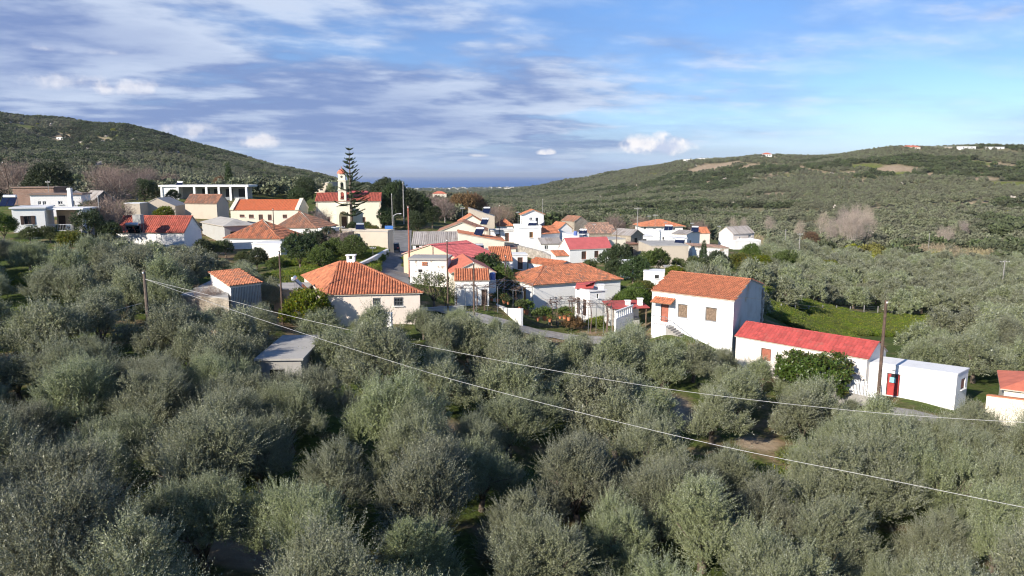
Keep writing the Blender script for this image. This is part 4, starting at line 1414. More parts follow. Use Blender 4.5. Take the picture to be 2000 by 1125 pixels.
house('valley_house1', 'cream villa far down the valley towards the coast', 'cream_plaster', T(t='hip', rise=2.2, axis='R', o=0.4, m='coral_paint', tile='none'), [(0, 'window', 'void', 2, 1, 4, 3)], skirt=5)

# ------------------------------------------------------------------ fittings of single houses


def child(key, name, mb, mat, parent=None, smooth=False):
    """link a part given in world coordinates under its house"""
    root = BUILDS[key]['root']
    mb.v = [(x - root.location.x, y - root.location.y, z - root.location.z) for x, y, z in mb.v]
    return mb.build(name, mat, parent or root, smooth=smooth)


def along(key, w, s, out=0.0, z=0.0):
    """world point on wall w: s metres along, out metres in front of it, z above the base"""
    b = BUILDS[key]
    P, Qp = b['C'][w], b['C'][(w + 1) % 4]
    dv = (Qp - P).normalized()
    n = Vector((dv.y, -dv.x))
    p = P + dv * s + n * out
    return Vector((p.x, p.y, b['zb'] + z))


def frame_of(key, w):
    b = BUILDS[key]
    P, Qp = b['C'][w], b['C'][(w + 1) % 4]
    dv = (Qp - P).normalized()
    return Matrix(((dv.x, -dv.y, 0), (dv.y, dv.x, 0), (0, 0, 1))), (Qp - P).length


# tall white house: tiled canopy over the door, outside steps with a railing, ragged rubble corner
key = 'tall_white'
b = BUILDS[key]
M3, Lw = frame_of(key, 3)
P3 = b['C'][3]
dv3 = (b['C'][0] - P3).normalized()
sd0, zd0 = inter(P3, dv3, 1291, 630)
sd1, _ = inter(P3, dv3, 1305, 630)
sdm = (sd0 + sd1) / 2
zdoor = zd0 - b['zb']
cm = MB()
zc_ = zdoor + 2.35
q = [along(key, 3, sdm - 1.25, 1.05, zc_), along(key, 3, sdm + 1.25, 1.05, zc_), along(key, 3, sdm + 1.25, 0.0, zc_ + 0.5), along(key, 3, sdm - 1.25, 0.0, zc_ + 0.5)]
cm.prism(q, 0.06)
can = child(key, 'door_canopy', cm, 'old_wood')
tm = MB()
tile_face(tm, q, 0.27, 0.075, 0.42, 0.03, True)
tag(child(key, 'canopy_tiles', tm, 'orange_tile', can), kind='stuff')
NSTEP = 13
st0 = sdm - 0.7
landing = MB()
landing.box(along(key, 3, sdm, 0.62, (zdoor - 0.02) / 2 - 0.5), (1.7, 1.2, zdoor + 0.98), M3)
child(key, 'landing', landing, 'white_plaster')
for k in range(NSTEP):
    zt = zdoor - 0.02 - (k + 1) * zdoor / (NSTEP + 1)
    stp = MB()
    stp.box(along(key, 3, sdm + 0.85 + 0.15 + k * 0.3, 0.62, (zt - 0.6) / 2), (0.3, 1.2, zt + 0.6), M3)
    child(key, 'step', stp, 'paving' if k % 3 else 'concrete')
rl = MB()
rail = [along(key, 3, sdm - 0.8, 1.18, zdoor + 0.95), along(key, 3, sdm + 0.85, 1.18, zdoor + 0.95), along(key, 3, sdm + 0.85 + NSTEP * 0.3, 1.18, 0.95)]
rl.tube(rail, 0.03, 5)
for k in range(22):
    s_ = -0.8 + k * 0.26
    zz = zdoor if s_ < 0.85 else max(0.0, zdoor - (s_ - 0.85) / 0.3 * zdoor / (NSTEP + 1))
    rl.tube([along(key, 3, sdm + s_, 1.18, zz - 0.05), along(key, 3, sdm + s_, 1.18, zz + 0.95)], 0.014, 4)
child(key, 'stair_railing', rl, 'grey_metal')
gb = MB()
for k in range(30):
    zz_ = .2 + k * .17
    gb.box(along(key, 0, BUILDS[key]['C'][0].x * 0 + frame_of(key, 0)[1] - random.uniform(.0, .12), random.uniform(-.05, .08), zz_), (random.uniform(.4, .8), .35, .16), frame_of(key, 0)[0])
child(key, 'rubble_quoin', gb, 'rubble')

# white box building: house number plate and paper on the door
key = 'white_box'
P3 = BUILDS[key]['C'][3]
dv3 = (BUILDS[key]['C'][0] - P3).normalized()
for nm, (u0, v0, u1, v1), mt in (('notice', (1738, 736, 1749, 748), 'notice_paper'), ('number_plate', (1743, 722, 1748, 725), 'grey_metal'), ('door_window', (1741, 729, 1754, 740), 'glass_dark')):
    (sa, za), (sb, zb_) = inter(P3, dv3, u0, v0), inter(P3, dv3, u1, v1)
    mbx = MB()
    c = along(key, 3, (sa + sb) / 2, 0.03 if nm != 'door_window' else -0.07, (za + zb_) / 2 - BUILDS[key]['zb'])
    mbx.box(c, (abs(sb - sa), 0.03, abs(za - zb_)), frame_of(key, 3)[0])
    child(key, nm, mbx, mt)

# school end gables stand up as white parapets
key = 'school'
b = BUILDS[key]
for w in (1, 3):
    M_, Lw = frame_of(key, w)
    mbx = MB()
    h_ = b['ze'] - b['zb']
    zr_ = b['zr'] - b['zb']
    f0 = [along(key, w, -0.2, 0.12, h_ + 0.05), along(key, w, Lw + 0.2, 0.12, h_ + 0.05), along(key, w, Lw + 0.2, 0.12, h_ + 0.35), along(key, w, Lw / 2, 0.12, zr_ + 0.4), along(key, w, -0.2, 0.12, h_ + 0.35)]
    f1 = [along(key, w, -0.2, -0.75, h_ + 0.05), along(key, w, Lw + 0.2, -0.75, h_ + 0.05), along(key, w, Lw + 0.2, -0.75, h_ + 0.35), along(key, w, Lw / 2, -0.75, zr_ + 0.4), along(key, w, -0.2, -0.75, h_ + 0.35)]
    mbx.poly(f0)
    mbx.poly(list(reversed(f1)))
    for k in range(5):
        mbx.poly([f0[k], f1[k], f1[(k + 1) % 5], f0[(k + 1) % 5]])
    child(key, 'gable_parapet', mbx, 'cream_plaster')

# church: bell tower, dome, arched porch
key = 'church'
b = BUILDS[key]
MC, Lw = frame_of(key, 0)
sT, _ = inter(b['C'][0], (b['C'][1] - b['C'][0]).normalized(), 669, 400)
zpix = lambda v: inter(b['C'][0], (b['C'][1] - b['C'][0]).normalized(), 669, v)[1] - b['zb']
TW = 1.9
tw = MB()
z0, z1, z2, z3 = zpix(404), zpix(372), zpix(353), zpix(339)
cT = lambda z: along(key, 0, sT, -0.75, z)
tw.box(cT((z0 - 1.5 + z1 - 2.2) / 2), (TW, TW, (z1 - 2.2) - (z0 - 1.5)), MC)
for lo, hi, wd in ((z1 - 2.2, z1, TW), (z1 + 0.16, z2, TW * .94)):
    ht = hi - lo
    pr = wd * 0.26
    for sx in (-1, 1):
        for sy in (-1, 1):
            tw.box(cT((lo + hi) / 2) + MC @ Vector((sx * (wd - pr) / 2, sy * (wd - pr) / 2, 0)), (pr, pr, ht), MC)
    for rot in (0, 1):
        for sy in (-1, 1):
            for k in range(6):
                a0 = PI * k / 6
                a1 = PI * (k + 1) / 6
                ow = wd - 2 * pr
                x0, x1 = -math.cos(a0) * ow / 2, -math.cos(a1) * ow / 2
                zz = hi - 0.28 - ow / 2 + min(math.sin(a0), math.sin(a1)) * ow / 2
                sz = hi - zz
                off = Vector(((x0 + x1) / 2, sy * (wd - pr) / 2, 0)) if rot == 0 else Vector((sy * (wd - pr) / 2, (x0 + x1) / 2, 0))
                size = (x1 - x0, pr * .98, sz) if rot == 0 else (pr * .98, x1 - x0, sz)
                tw.box(cT(zz + sz / 2) + MC @ off, size, MC)
tw.box(cT(z1 + 0.08), (TW * 1.18, TW * 1.18, 0.158), MC)
tw.box(cT(z2 + 0.08), (TW * 1.12, TW * 1.12, 0.158), MC)
tw.box(cT((z2 + 0.16 + z3) / 2), (TW * .88, TW * .88, z3 - z2 - 0.165), MC)
tower = child(key, 'bell_tower', tw, 'yellow_plaster')
bell = MB()
bell.lathe(((0.05, 0.7), (0.18, 0.62), (0.26, 0.3), (0.38, 0.0)), tuple(cT(z1 + 0.9)), 10)
child(key, 'bell', bell, 'black_metal', tower)
dm = MB()
dm.lathe(((TW * .62, 0.0), (TW * .60, 0.1), (TW * .52, 0.45), (TW * .36, 0.8), (TW * .14, 1.0), (0.04, 1.1)), tuple(cT(z3)), 10)
dm.box(cT(z3 + 1.4), (0.06, 0.06, 0.7), MC)
dm.box(cT(z3 + 1.5), (0.34, 0.06, 0.06), MC)
child(key, 'dome', dm, 'coral_paint', tower)
oc = MB()
c_ = cT((z2 + z3) / 2 + 0.1) + MC @ Vector((0, -TW * .45, 0))
for k in range(8):
    a = PI / 4 * k
    oc.box(c_ + MC @ Vector((math.cos(a) * .17, 0, math.sin(a) * .17)), (.17, .06, .17), MC)
child(key, 'round_window', oc, 'void_dark', tower)
po = MB()
pu = lambda u: inter(b['C'][0], (b['C'][1] - b['C'][0]).normalized(), u, 420)[0]
s0, s1 = pu(659), pu(686)
hp = zpix(403)
for s_ in (s0 + .35, s1 - .35):
    po.box(along(key, 0, s_, 1.3, hp * .36), (.5, 1.9, hp * .72), MC)
ow = (s1 - s0) - 1.2
for k in range(10):
    a0, a1 = PI * k / 10, PI * (k + 1) / 10
    x0, x1 = -math.cos(a0) * ow / 2, -math.cos(a1) * ow / 2
    zz = hp * .62 + min(math.sin(a0), math.sin(a1)) * ow / 2
    po.box(along(key, 0, (s0 + s1) / 2 + (x0 + x1) / 2, 1.3, (zz + hp * 1.02) / 2), (x1 - x0, 1.9, max(.05, hp * 1.02 - zz)), MC)
for sgn in (-1, 1):
    po.box(along(key, 0, (s0 + s1) / 2 + sgn * (s1 - s0) * .36, 1.3, hp * .87), ((s1 - s0) * .28 * .9, 1.88, hp * .30), MC)
po.prism([along(key, 0, s0 - .1, 2.35, hp * 1.02 + .05), along(key, 0, (s0 + s1) / 2, 2.35, hp * 1.02 + .75), along(key, 0, (s0 + s1) / 2, 0, hp * 1.02 + .75), along(key, 0, s0 - .1, 0, hp * 1.02 + .05)], .16)
po.prism([along(key, 0, (s0 + s1) / 2, 2.35, hp * 1.02 + .75), along(key, 0, s1 + .1, 2.35, hp * 1.02 + .05), along(key, 0, s1 + .1, 0, hp * 1.02 + .05), along(key, 0, (s0 + s1) / 2, 0, hp * 1.02 + .75)], .16)
child(key, 'arched_porch', po, 'yellow_plaster')
for s_ in (.12, Lw - .12):
    qn = MB()
    for k in range(11):
        qn.box(along(key, 0, s_, 0.03, .35 + k * .58), (.5 if k % 2 else .32, .08, .5), MC)
    child(key, 'quoin_stones', qn, 'beige_plaster')

# peeling slab house: red clay vent
key = 'slab_old'
dvw = (BUILDS[key]['C'][1] - BUILDS[key]['C'][0]).normalized()
(sa, za), (sb, zb_) = inter(BUILDS[key]['C'][0], dvw, 824, 511), inter(BUILDS[key]['C'][0], dvw, 835, 519)
vt = MB()
for i in range(4):
    for j in range(2):
        vt.box(along(key, 0, sa + (sb - sa) * (i + .5) / 4, .05, (zb_ + (za - zb_) * (j + .5) / 2) - BUILDS[key]['zb']), ((sb - sa) / 4 * .8, .1, (za - zb_) / 2 * .75), frame_of(key, 0)[0])
child(key, 'clay_vent', vt, 'terracotta')

# annex of the hipped white house: red awnings, chimney
key = 'annex_white'
aw = MB()
b = BUILDS[key]
q0 = [pt(1123, 563, 86), pt(1159, 562, 83.5), pt(1162, 551, 85.5), pt(1126, 552, 88)]
aw.prism(q0, .06)
child(key, 'awning', aw, 'red_sheet')
aw = MB()
aw.prism([pt(1140, 556, 84.5), pt(1152, 553.5, 84), pt(1166, 549.5, 86), pt(1144, 550, 88)], .06)
child(key, 'awning', aw, 'red_sheet')
ch = MB()
p = pt(1173, 560, 85)
ch.box((p.x, p.y, p.z - .3), (.7, .7, .9))
ch.box((p.x, p.y, p.z + .25), (.9, .9, .12))
child(key, 'chimney', ch, 'white_plaster')

# tile shed: corrugated side, stone platform beside it
key = 'tile_shed'
M_, Lw = frame_of(key, 0)
cs = MB()
for k in range(int(Lw / .16)):
    cs.box(along(key, 0, (k + .5) * .16, .03, 1.1), (.09, .05, 2.5), M_)
child(key, 'corrugated_siding', cs, 'grey_metal')
pl = thing('stone_platform', 'grey stone platform beside the small tile-roofed shed', 'platform', pt(350, 577, 66))
ps = [pt(352, 578, 66), pt(446, 579, 64.5), pt(445, 562, 68.5), pt(412, 545, 75.5)]
zt = ps[0].z
mbx = MB()
mbx.prism([Vector((p.x, p.y, zt)) - pl.location for p in ps], 3.0)
mbx.build('platform_base', 'field_stone', pl)
mbx = MB()
mbx.prism([Vector((p.x, p.y, zt + .1)) - pl.location for p in ps], .1 - .003)
mbx.build('platform_top', 'roof_concrete', pl)
FOOT.append([(p.x, p.y) for p in ps])


def post_roof(key, name, label, cat, roofm, postm, th=.12, over=.3, tilt=0.0):
    b = BUILDS[key]
    base = Vector((b['C'][0].x, b['C'][0].y, b['zb']))
    root = thing(name, label, cat, base)
    b['root'] = root
    E = offset(b['C'], over)
    zz = [b['ze'] + th, b['ze'] + th, b['ze'] + th + tilt, b['ze'] + th + tilt]
    mb = MB()
    mb.prism([Vector((p.x, p.y, z)) - base for p, z in zip(E, zz)], th)
    b['roofobj'] = mb.build('roof', roofm, root)
    return root


# porch of the left house: slab on the walls, balcony, railing, back wall
key = 'left_porch'
root = post_roof(key, 'porch', 'shaded porch under a white slab with railing beside the left white house', 'porch', 'white_roof', 'white_paint', .22, .25)
b = BUILDS[key]
M_, Lw = frame_of(key, 0)
mb = MB()
mb.box(along(key, 0, Lw / 2, -3.4, 1.0), (Lw, .2, 4.4), M_)
child(key, 'wall', mb, 'peach_plaster')
mb = MB()
mb.box(along(key, 0, Lw - .3, -1.7, 1.0), (.6, 3.4, 4.4), M_)
child(key, 'side_wall', mb, 'clean_white')
mb = MB()
mb.box(along(key, 0, Lw / 2, -1.4, -.55), (Lw, 4.2, 1.1), M_)
child(key, 'porch_floor', mb, 'concrete')
rl = MB()
for k in range(24):
    rl.tube([along(key, 0, Lw * k / 23, .55, .05), along(key, 0, Lw * k / 23, .55, .95)], .014, 4)
for zz in (.1, .95):
    rl.tube([along(key, 0, 0, .55, zz), along(key, 0, Lw, .55, zz)], .025, 4)
child(key, 'railing', rl, 'white_paint')
tb = thing('washing_machine', 'white washing machine standing on the shaded porch', 'washing machine', along(key, 0, Lw * .52, -1.2, 0.0))
mb = MB()
mb.box((0, 0, .45), (.62, .6, .9))
mb.build('body', 'white_paint', tb)
mb = MB()
mb.lathe(((.2, 0), (.2, .04)), (0, 0, 0), 12)
o = mb.build('drum_door', 'glass_dark', tb, (0, -.3, .42))
o.rotation_euler = (PI / 2, 0, 0)
dr = MB()
dr.box(along(key, 0, .7, -3.28, 1.0), (.9, .06, 2.0), M_)
child(key, 'door', dr, 'dark_wood')

# modern white building: slab on columns
key = 'modern_white'
root = post_roof(key, 'pavilion', 'long low white modern house with slab roof on white columns, behind the village', 'house', 'clean_white', 'white_paint', .5, .4)
M_, Lw = frame_of(key, 0)
for k, s_ in enumerate((0.3, 4.6, 9.0, 12.2, 15.5, 18.6, Lw - .3)):
    mb = MB()
    mb.box(along(key, 0, s_, 0, 1.2), (.55, .55, 4.4), M_)
    child(key, 'column', mb, 'clean_white')
mb = MB()
mb.box(along(key, 0, Lw * .5, -4.2, 1.2), (Lw, .25, 4.4), M_)
child(key, 'wall', mb, 'grey_plaster')
for s_ in (10.6, 13.8, 17.0, 20.5):
    mb = MB()
    mb.box(along(key, 0, s_, -4.05, 1.5), (2.0, .08, 2.6), M_)
    child(key, 'window', mb, 'glass_dark')
mb = MB()
mb.box(along(key, 0, 2.4, -2.0, 1.2), (4.0, 4.0, 4.4), M_)
child(key, 'side_room', mb, 'clean_white')
for s_ in (14.0, 17.5, 21):
    mb = MB()
    mb.box(along(key, 0, s_, .2, 0.2), (2.8, .12, .9), M_)
    child(key, 'balcony_rail', mb, 'grey_metal')

# outdoor kitchen under a red roof
key = 'outdoor_kitchen'
root = post_roof(key, 'outdoor_kitchen', 'low red-roofed outdoor kitchen with two little white chimneys left of the tall house', 'kitchen', 'red_sheet', 'old_wood', .08, .25, .25)
M_, Lw = frame_of(key, 0)
for s_ in (0.1, Lw * .5, Lw - .1):
    mb = MB()
    mb.tube([along(key, 0, s_, 0, -.6), along(key, 0, s_, 0, 2.6)], .07, 6)
    child(key, 'post', mb, 'old_wood')
mb = MB()
mb.box(along(key, 0, Lw / 2, -3.1, .8), (Lw, .2, 3.6), M_)
child(key, 'wall', mb, 'white_plaster')
mb = MB()
mb.box(along(key, 0, Lw * .7, -2.4, .3), (2.0, .9, 1.6), M_)
child(key, 'oven', mb, 'grey_plaster')
for u, v in ((1226, 586), (1250, 582)):
    p = pt(u, v + 5, 80.5)
    mb = MB()
    mb.box((p.x, p.y, p.z - .25), (.55, .55, .9))
    mb.box((p.x, p.y, p.z + .24), (.7, .7, .08))
    child(key, 'chimney', mb, 'clean_white')
bl = thing('balustrade', 'white concrete balustrade beside the red-roofed outdoor kitchen', 'balustrade', pt(1202, 628, 75))
A0, A1 = pt(1202, 609, 75), pt(1236, 603, 79)
dvv = (A1 - A0)
dvv.z = 0
L_ = dvv.length
dvv.normalize()
MBl = Matrix(((dvv.x, -dvv.y, 0), (dvv.y, dvv.x, 0), (0, 0, 1)))
for nm, zz, hh in (('top_rail', 0, .12), ('base_wall', -1.6, 1.6)):
    mb = MB()
    mb.box(Vector(A0) + dvv * L_ / 2 + Vector((0, 0, zz - (0 if nm == 'top_rail' else .0))) - bl.location, (L_, .2, hh), MBl)
    mb.build(nm, 'clean_white', bl)
for k in range(9):
    mb = MB()
    mb.box(Vector(A0) + dvv * L_ * (k + .5) / 9 + Vector((0, 0, -.43)) - bl.location, (.13, .14, .74), MBl)
    mb.build('baluster', 'clean_white', bl)

# ------------------------------------------------------------------ solar water heaters


def solar(u, v, d, label, rot=25, n=2, s=1.0, tilt=45):
    """u,v: where the stand meets the roof"""
    p = pt(u, v, d)
    root = thing('solar_heater', label, 'solar heater', p, 'solar water heaters on the roofs', RAD(rot), s)
    st = MB()
    for x in (-.95, .95):
        st.tube([(x, -.5, 0), (x, .62, 1.05)], .03, 4)
        st.tube([(x, .62, 0), (x, .62, 1.05)], .03, 4)
        st.tube([(x, -.5, .02), (x, .62, .02)], .03, 4)
    st.build('stand', 'grey_metal', root)
    Mt = Matrix.Rotation(RAD(tilt), 3, 'X')
    for k in range(n):
        pm = MB()
        w = 1.9 / n
        pm.box((-.95 + w * (k + .5), .04, .58), (w * .94, 1.75, .09), Mt)
        pm.build('collector', 'solar_blue', root)
    tk = MB()
    tk.tube([(-.85, .78, 1.28), (-.8, .78, 1.28), (.8, .78, 1.28), (.85, .78, 1.28)], [.18, .27, .27, .18], 12)
    tk.build('tank', 'tank_metal', root, smooth=False)
    return root


solar(588, 563, 71.5, 'solar heater with silver tank against the left eave of the hipped cream house', 100, 1, .8)
solar(703, 449, 121, 'single solar heater on the beige street building', 5, 1, .75)
solar(263, 455, 112, 'large solar collector on the left slope of the long red roof', 190, 2, 1.1)
solar(935, 459, 114, 'pair of blue collectors on the sloping cream house', -25, 2, .8)
solar(950, 416, 164, 'solar heater on top of the tall beige building', -10, 1, .9)
solar(946, 438, 147, 'solar heater beside the yellow gabled house', -25, 1, .85)
solar(1038, 447, 142, 'long solar collector leaning on the white tower terrace', -30, 1, 1.0)
solar(1055, 442, 144, 'round-tanked solar heater on the right of the white tower terrace', -20, 2, .8)
solar(1138, 460, 141, 'two dark solar panels just behind the rose-red roof', -20, 2, .85)
solar(1305, 452, 174, 'twin collectors on the white flat house at the back', -20, 2, 1.05)
solar(1357, 453, 167, 'solar heater on the grey low-pitched roof at the right', -20, 1, .9)
solar(1326, 481, 133, 'tall blue collector standing on the big blank beige building', -30, 1, 1.0)
solar(16, 402, 101, 'solar heater with white tank on the left flat-roofed house', 10, 2, 1.0)
solar(350, 364, 197, 'small solar heater on the long modern roof', 0, 1, .9)
solar(935, 492, 109, 'blue and grey solar heater in front of the cream wall', 0, 2, .8)
tkk = thing('water_tank', 'grey water tank on legs above the long red roof', 'water tank', pt(272, 452, 114))
mb = MB()
for x in (-.5, .5):
    for y in (-.5, .5):
        mb.tube([(x, y, -.5), (x, y, 1.3)], .04, 4)
mb.build('stand', 'grey_metal', tkk)
mb = MB()
mb.box((0, 0, 1.95), (1.25, 1.1, 1.3))
mb.box((0, 0, 2.63), (1.32, 1.16, .08))
mb.build('tank', 'grey_plaster', tkk)
for u, v, d, lab in ((962, 546, 84, 'blue plastic drum on a white pillar right of the coral roof'), (1124, 460, 139, 'bright blue water drum behind the rose-red roof')):
    dr = thing('blue_drum', lab, 'drum', pt(u, v, d), scale=.75)
    hst = (dr.location.z - gz(dr.location.x, dr.location.y)) / .75 + .5
    mb = MB()
    mb.box((0, 0, -hst / 2), (1.1, 1.1, hst - .004))
    mb.build('pillar', 'white_plaster', dr)
    mb = MB()
    mb.lathe(((.42, 0), (.48, .15), (.48, .95), (.42, 1.1)), (0, 0, 0), 12)
    mb.build('barrel', 'blue_plastic', dr, smooth=False)
    mb = MB()
    mb.lathe(((.30, 1.1), (.28, 1.16)), (0, 0, 0), 12)
    mb.build('lid', 'blue_plastic', dr)

# ------------------------------------------------------------------ street, paths, yard walls


def ribbon(name, pts, width, mat, label, lift=0.09, kind='structure'):
    mb = MB()
    P = [Vector((p[0], p[1])) for p in pts]
    fine = []
    for k in range(len(P) - 1):
        n = max(2, int((P[k + 1] - P[k]).length / 1.0))
        for i in range(n):
            fine.append(P[k].lerp(P[k + 1], i / n))
    fine.append(P[-1])
    rows = []
    for k, p in enumerate(fine):
        d = (fine[min(k + 1, len(fine) - 1)] - fine[max(k - 1, 0)]).normalized()
        nn = Vector((-d.y, d.x))
        r = []
        for f in (-.5, -.17, .17, .5):
            q = p + nn * (f * width)
            r.append((q.x, q.y, gz(q.x, q.y) + lift))
        rows.append(r)
    for k in range(len(rows) - 1):
        for i in range(3):
            mb.poly([rows[k][i], rows[k][i + 1], rows[k + 1][i + 1], rows[k + 1][i]])
    for k in range(len(fine) - 1):
        FOOT.append([tuple(fine[k] + Vector((-1.6, -1.6))), tuple(fine[k] + Vector((1.6, -1.6))), tuple(fine[k] + Vector((1.6, 1.6))), tuple(fine[k] + Vector((-1.6, 1.6)))])
    o = mb.build(name, mat)
    for f in o.data.polygons:
        f.use_smooth = True
    return tag(o, label, kind=kind)


g2 = lambda u, v, d: (pt(u, v, d).x, d)
ribbon('road', [g2(772, 560, 80), g2(758, 535, 92), g2(768, 508, 111), g2(775, 490, 126), g2(779, 474, 148), g2(783, 466, 170)], 5.2, 'asphalt', 'grey village street climbing past the beige building')
ribbon('lane', [g2(850, 600, 77), g2(960, 625, 75), g2(1080, 640, 77), g2(1180, 640, 75)], 3.0, 'paving', 'paved lane in front of the vine yard', 0.12)
ribbon('lane', [g2(1700, 790, 56.5), g2(1790, 803, 55), g2(1900, 830, 53), g2(2050, 860, 52)], 2.8, 'paving', 'concrete lane in front of the white box building', 0.12)


def yard_wall(pix, h, th, mat, label, name='garden_wall', cap=None, group=None, base_drop=1.0):
    """pix: list of (u, v, d) along the top of the wall"""
    P = [pt(*q) for q in pix]
    root = thing(name, label, 'wall', Vector((P[0].x, P[0].y, P[0].z - h)), group)
    for nm, t_, ht, z0, m_ in (('wall_body', th, h + base_drop, 0.0, mat), ('coping', th + .1, .08, .08, cap or mat)):
        mb = MB()
        for k in range(len(P) - 1):
            a, c = P[k], P[k + 1]
            d = Vector((c.x - a.x, c.y - a.y)).normalized()
            n = Vector((-d.y, d.x, 0)) * t_ / 2
            up = Vector((0, 0, z0))
            mb.prism([a - n + up - root.location, c - n + up - root.location, c + n + up - root.location, a + n + up - root.location], ht - .002)
        mb.build(nm, m_, root)
    return root


yard_wall([(700, 516, 95), (722, 506, 101), (757, 487, 115)], 1.0, .35, 'white_plaster', 'low white wall along the left side of the village street')
yard_wall([(956, 590, 84), (988, 603, 80.5), (1019, 618 - 14, 77)], 2.0, .3, 'clean_white', 'white terrace wall with flower pots in front of the hipped vine-yard house')
yard_wall([(1928, 772, 54), (2010, 782, 52), (2080, 790, 50)], 1.2, .3, 'cream_plaster', 'cream wall with coping at the right edge', cap='terracotta')
yard_wall([(662, 458, 116), (690, 452, 119)], 2.4, .4, 'field_stone', 'shaded stone wall left of the beige street building')
yard_wall([(1013, 480, 132), (1060, 492, 127), (1085, 505, 122)], 1.6, .5, 'rubble', 'rough stone wall below the white tower house', cap='rubble')
yard_wall([(955, 470, 128), (1012, 477, 133)], 1.6, .4, 'beige_plaster', 'old beige wall left of the white tower house')
yard_wall([(820, 603, 75), (905, 598, 77)], 1.1, .3, 'grey_plaster', 'grey retaining wall beside the lane under the pergola')
yard_wall([(735, 611, 63), (765, 612, 62.5)], .9, .25, 'white_plaster', 'short white wall end showing among olives below the cream house')

# palisade of white metal bars in front of the red-roofed building
fe = thing('palisade_fence', 'white metal palisade fence in front of the long red-roofed building', 'fence', pt(1600, 765, 60))
A0, A1 = pt(1592, 750, 61.5), pt(1722, 781, 57.5)
zg0, zg1 = A0.z, A1.z
NB = 46
for k in range(NB):
    f = (k + .5) / NB
    p = A0.lerp(A1, f)
    mb = MB()
    hb = 1.25 + random.uniform(-.06, .06)
    if k == 0:
        bar = MB()
        bar.box((0, 0, .62), (.075, .03, 1.25))
        bar.poly([(-.0375, -.015, 1.245), (.0375, -.015, 1.245), (0, -.015, 1.33)])
        bar_me = bar.mesh('bar', 'white_paint')
    o = link('bar', bar_me, fe, p - fe.location)
    o.rotation_euler = (0, random.uniform(-.03, .03), RAD(-48))
    o.scale = (1, 1, hb / 1.25)
for zz in (.3, 1.0):
    mb = MB()
    mb.tube([A0 + Vector((0, .05, zz)) - fe.location, A1 + Vector((0, .05, zz)) - fe.location], .025, 4)
    mb.build('rail', 'white_paint', fe)
mb = MB()
dq = (A1 - A0)
dq.z = 0
dq.normalize()
nq_ = Vector((-dq.y, dq.x, 0)) * .12
mb.prism([A0 - nq_ - fe.location, A1 - nq_ - fe.location, A1 + nq_ - fe.location, A0 + nq_ - fe.location], 2.0)
mb.build('plinth', 'concrete', fe)

# wire fence with concrete posts behind the meadow
wf = thing('wire_fence', 'wire fence with pale posts along the back of the bright meadow', 'fence', on_ground(1540, 612))
tops = []
for k in range(14):
    u = 1525 + k * 27
    p = on_ground(u, 611 + (k % 3))
    mb = MB()
    hb = 1.35
    mb.box(p + Vector((0, 0, hb / 2 - .2)) - wf.location, (.12, .12, hb + .2))
    mb.build('post', 'grey_pole', wf)
    tops.append(p)
for zz in (.35, .75, 1.1):
    mb = MB()
    mb.tube([p + Vector((0, 0, zz)) - wf.location for p in tops], .012, 3)
    mb.build('wire', 'grey_metal', wf)

# ------------------------------------------------------------------ foliage


def unit(a):
    return a / np.maximum(np.linalg.norm(a, axis=-1, keepdims=True), 1e-9)


def leaf_quads(rng, lobes, n_shoots, n_leaf, slen, lL, lW, up=0.6, spread=0.35, shell=0.62, lo=-0.55, out=0.8, lean=0.75):
    """leaves in sprays: shoots start in the outer shell of a union of ellipsoid lobes (cx,cy,cz,rx,ry,rz)"""
    lobes = np.asarray(lobes, float)
    w = (lobes[:, 3] * lobes[:, 4] + lobes[:, 3] * lobes[:, 5])
    which = rng.choice(len(lobes), n_shoots * 3, p=w / w.sum())
    d = unit(rng.normal(size=(n_shoots * 3, 3)))
    fr = shell + (1 - shell) * rng.random((n_shoots * 3, 1)) ** 0.5
    L = lobes[which]
    pos = L[:, :3] + d * L[:, 3:] * fr
    ok = d[:, 2] > lo
    for l in lobes:      # drop what lies deep inside another lobe
        q = (pos - l[:3]) / l[3:]
        ok &= (q ** 2).sum(1) > (shell * 0.86) ** 2
    idx = np.nonzero(ok)[0][:n_shoots]
    pos, d = pos[idx], d[idx]
    n = len(pos)
    sd = unit(d * out + np.array([0, 0, up]) + rng.normal(size=(n, 3)) * spread)
    sl = slen * (0.6 + 0.7 * rng.random((n, 1, 1)))
    t = (np.arange(n_leaf) + 0.5) / n_leaf
    base = pos[:, None, :] + sd[:, None, :] * sl * t[None, :, None]
    ref = unit(rng.normal(size=(n, 3)))
    a = unit(np.cross(sd, ref))
    b = np.cross(sd, a)
    ang = (np.arange(n_leaf) * 2.4)[None, :, None] + rng.random((n, 1, 1)) * 6.28 + rng.normal(size=(n, n_leaf, 1)) * .4
    perp = a[:, None, :] * np.cos(ang) + b[:, None, :] * np.sin(ang)
    ld = unit(sd[:, None, :] * (1 - lean * 0.55) + perp * lean + rng.normal(size=(n, n_leaf, 3)) * .18)
    side = unit(np.cross(ld, sd[:, None, :] + rng.normal(size=(n, n_leaf, 3)) * .5))
    k = (0.7 + 0.6 * rng.random((n, n_leaf, 1)))
    l_ = lL * k
    w_ = lW * k * 0.5
    q = np.stack([base, base + ld * l_ * .5 + side * w_, base + ld * l_, base + ld * l_ * .5 - side * w_], 2)
    return q.reshape(-1, 3)


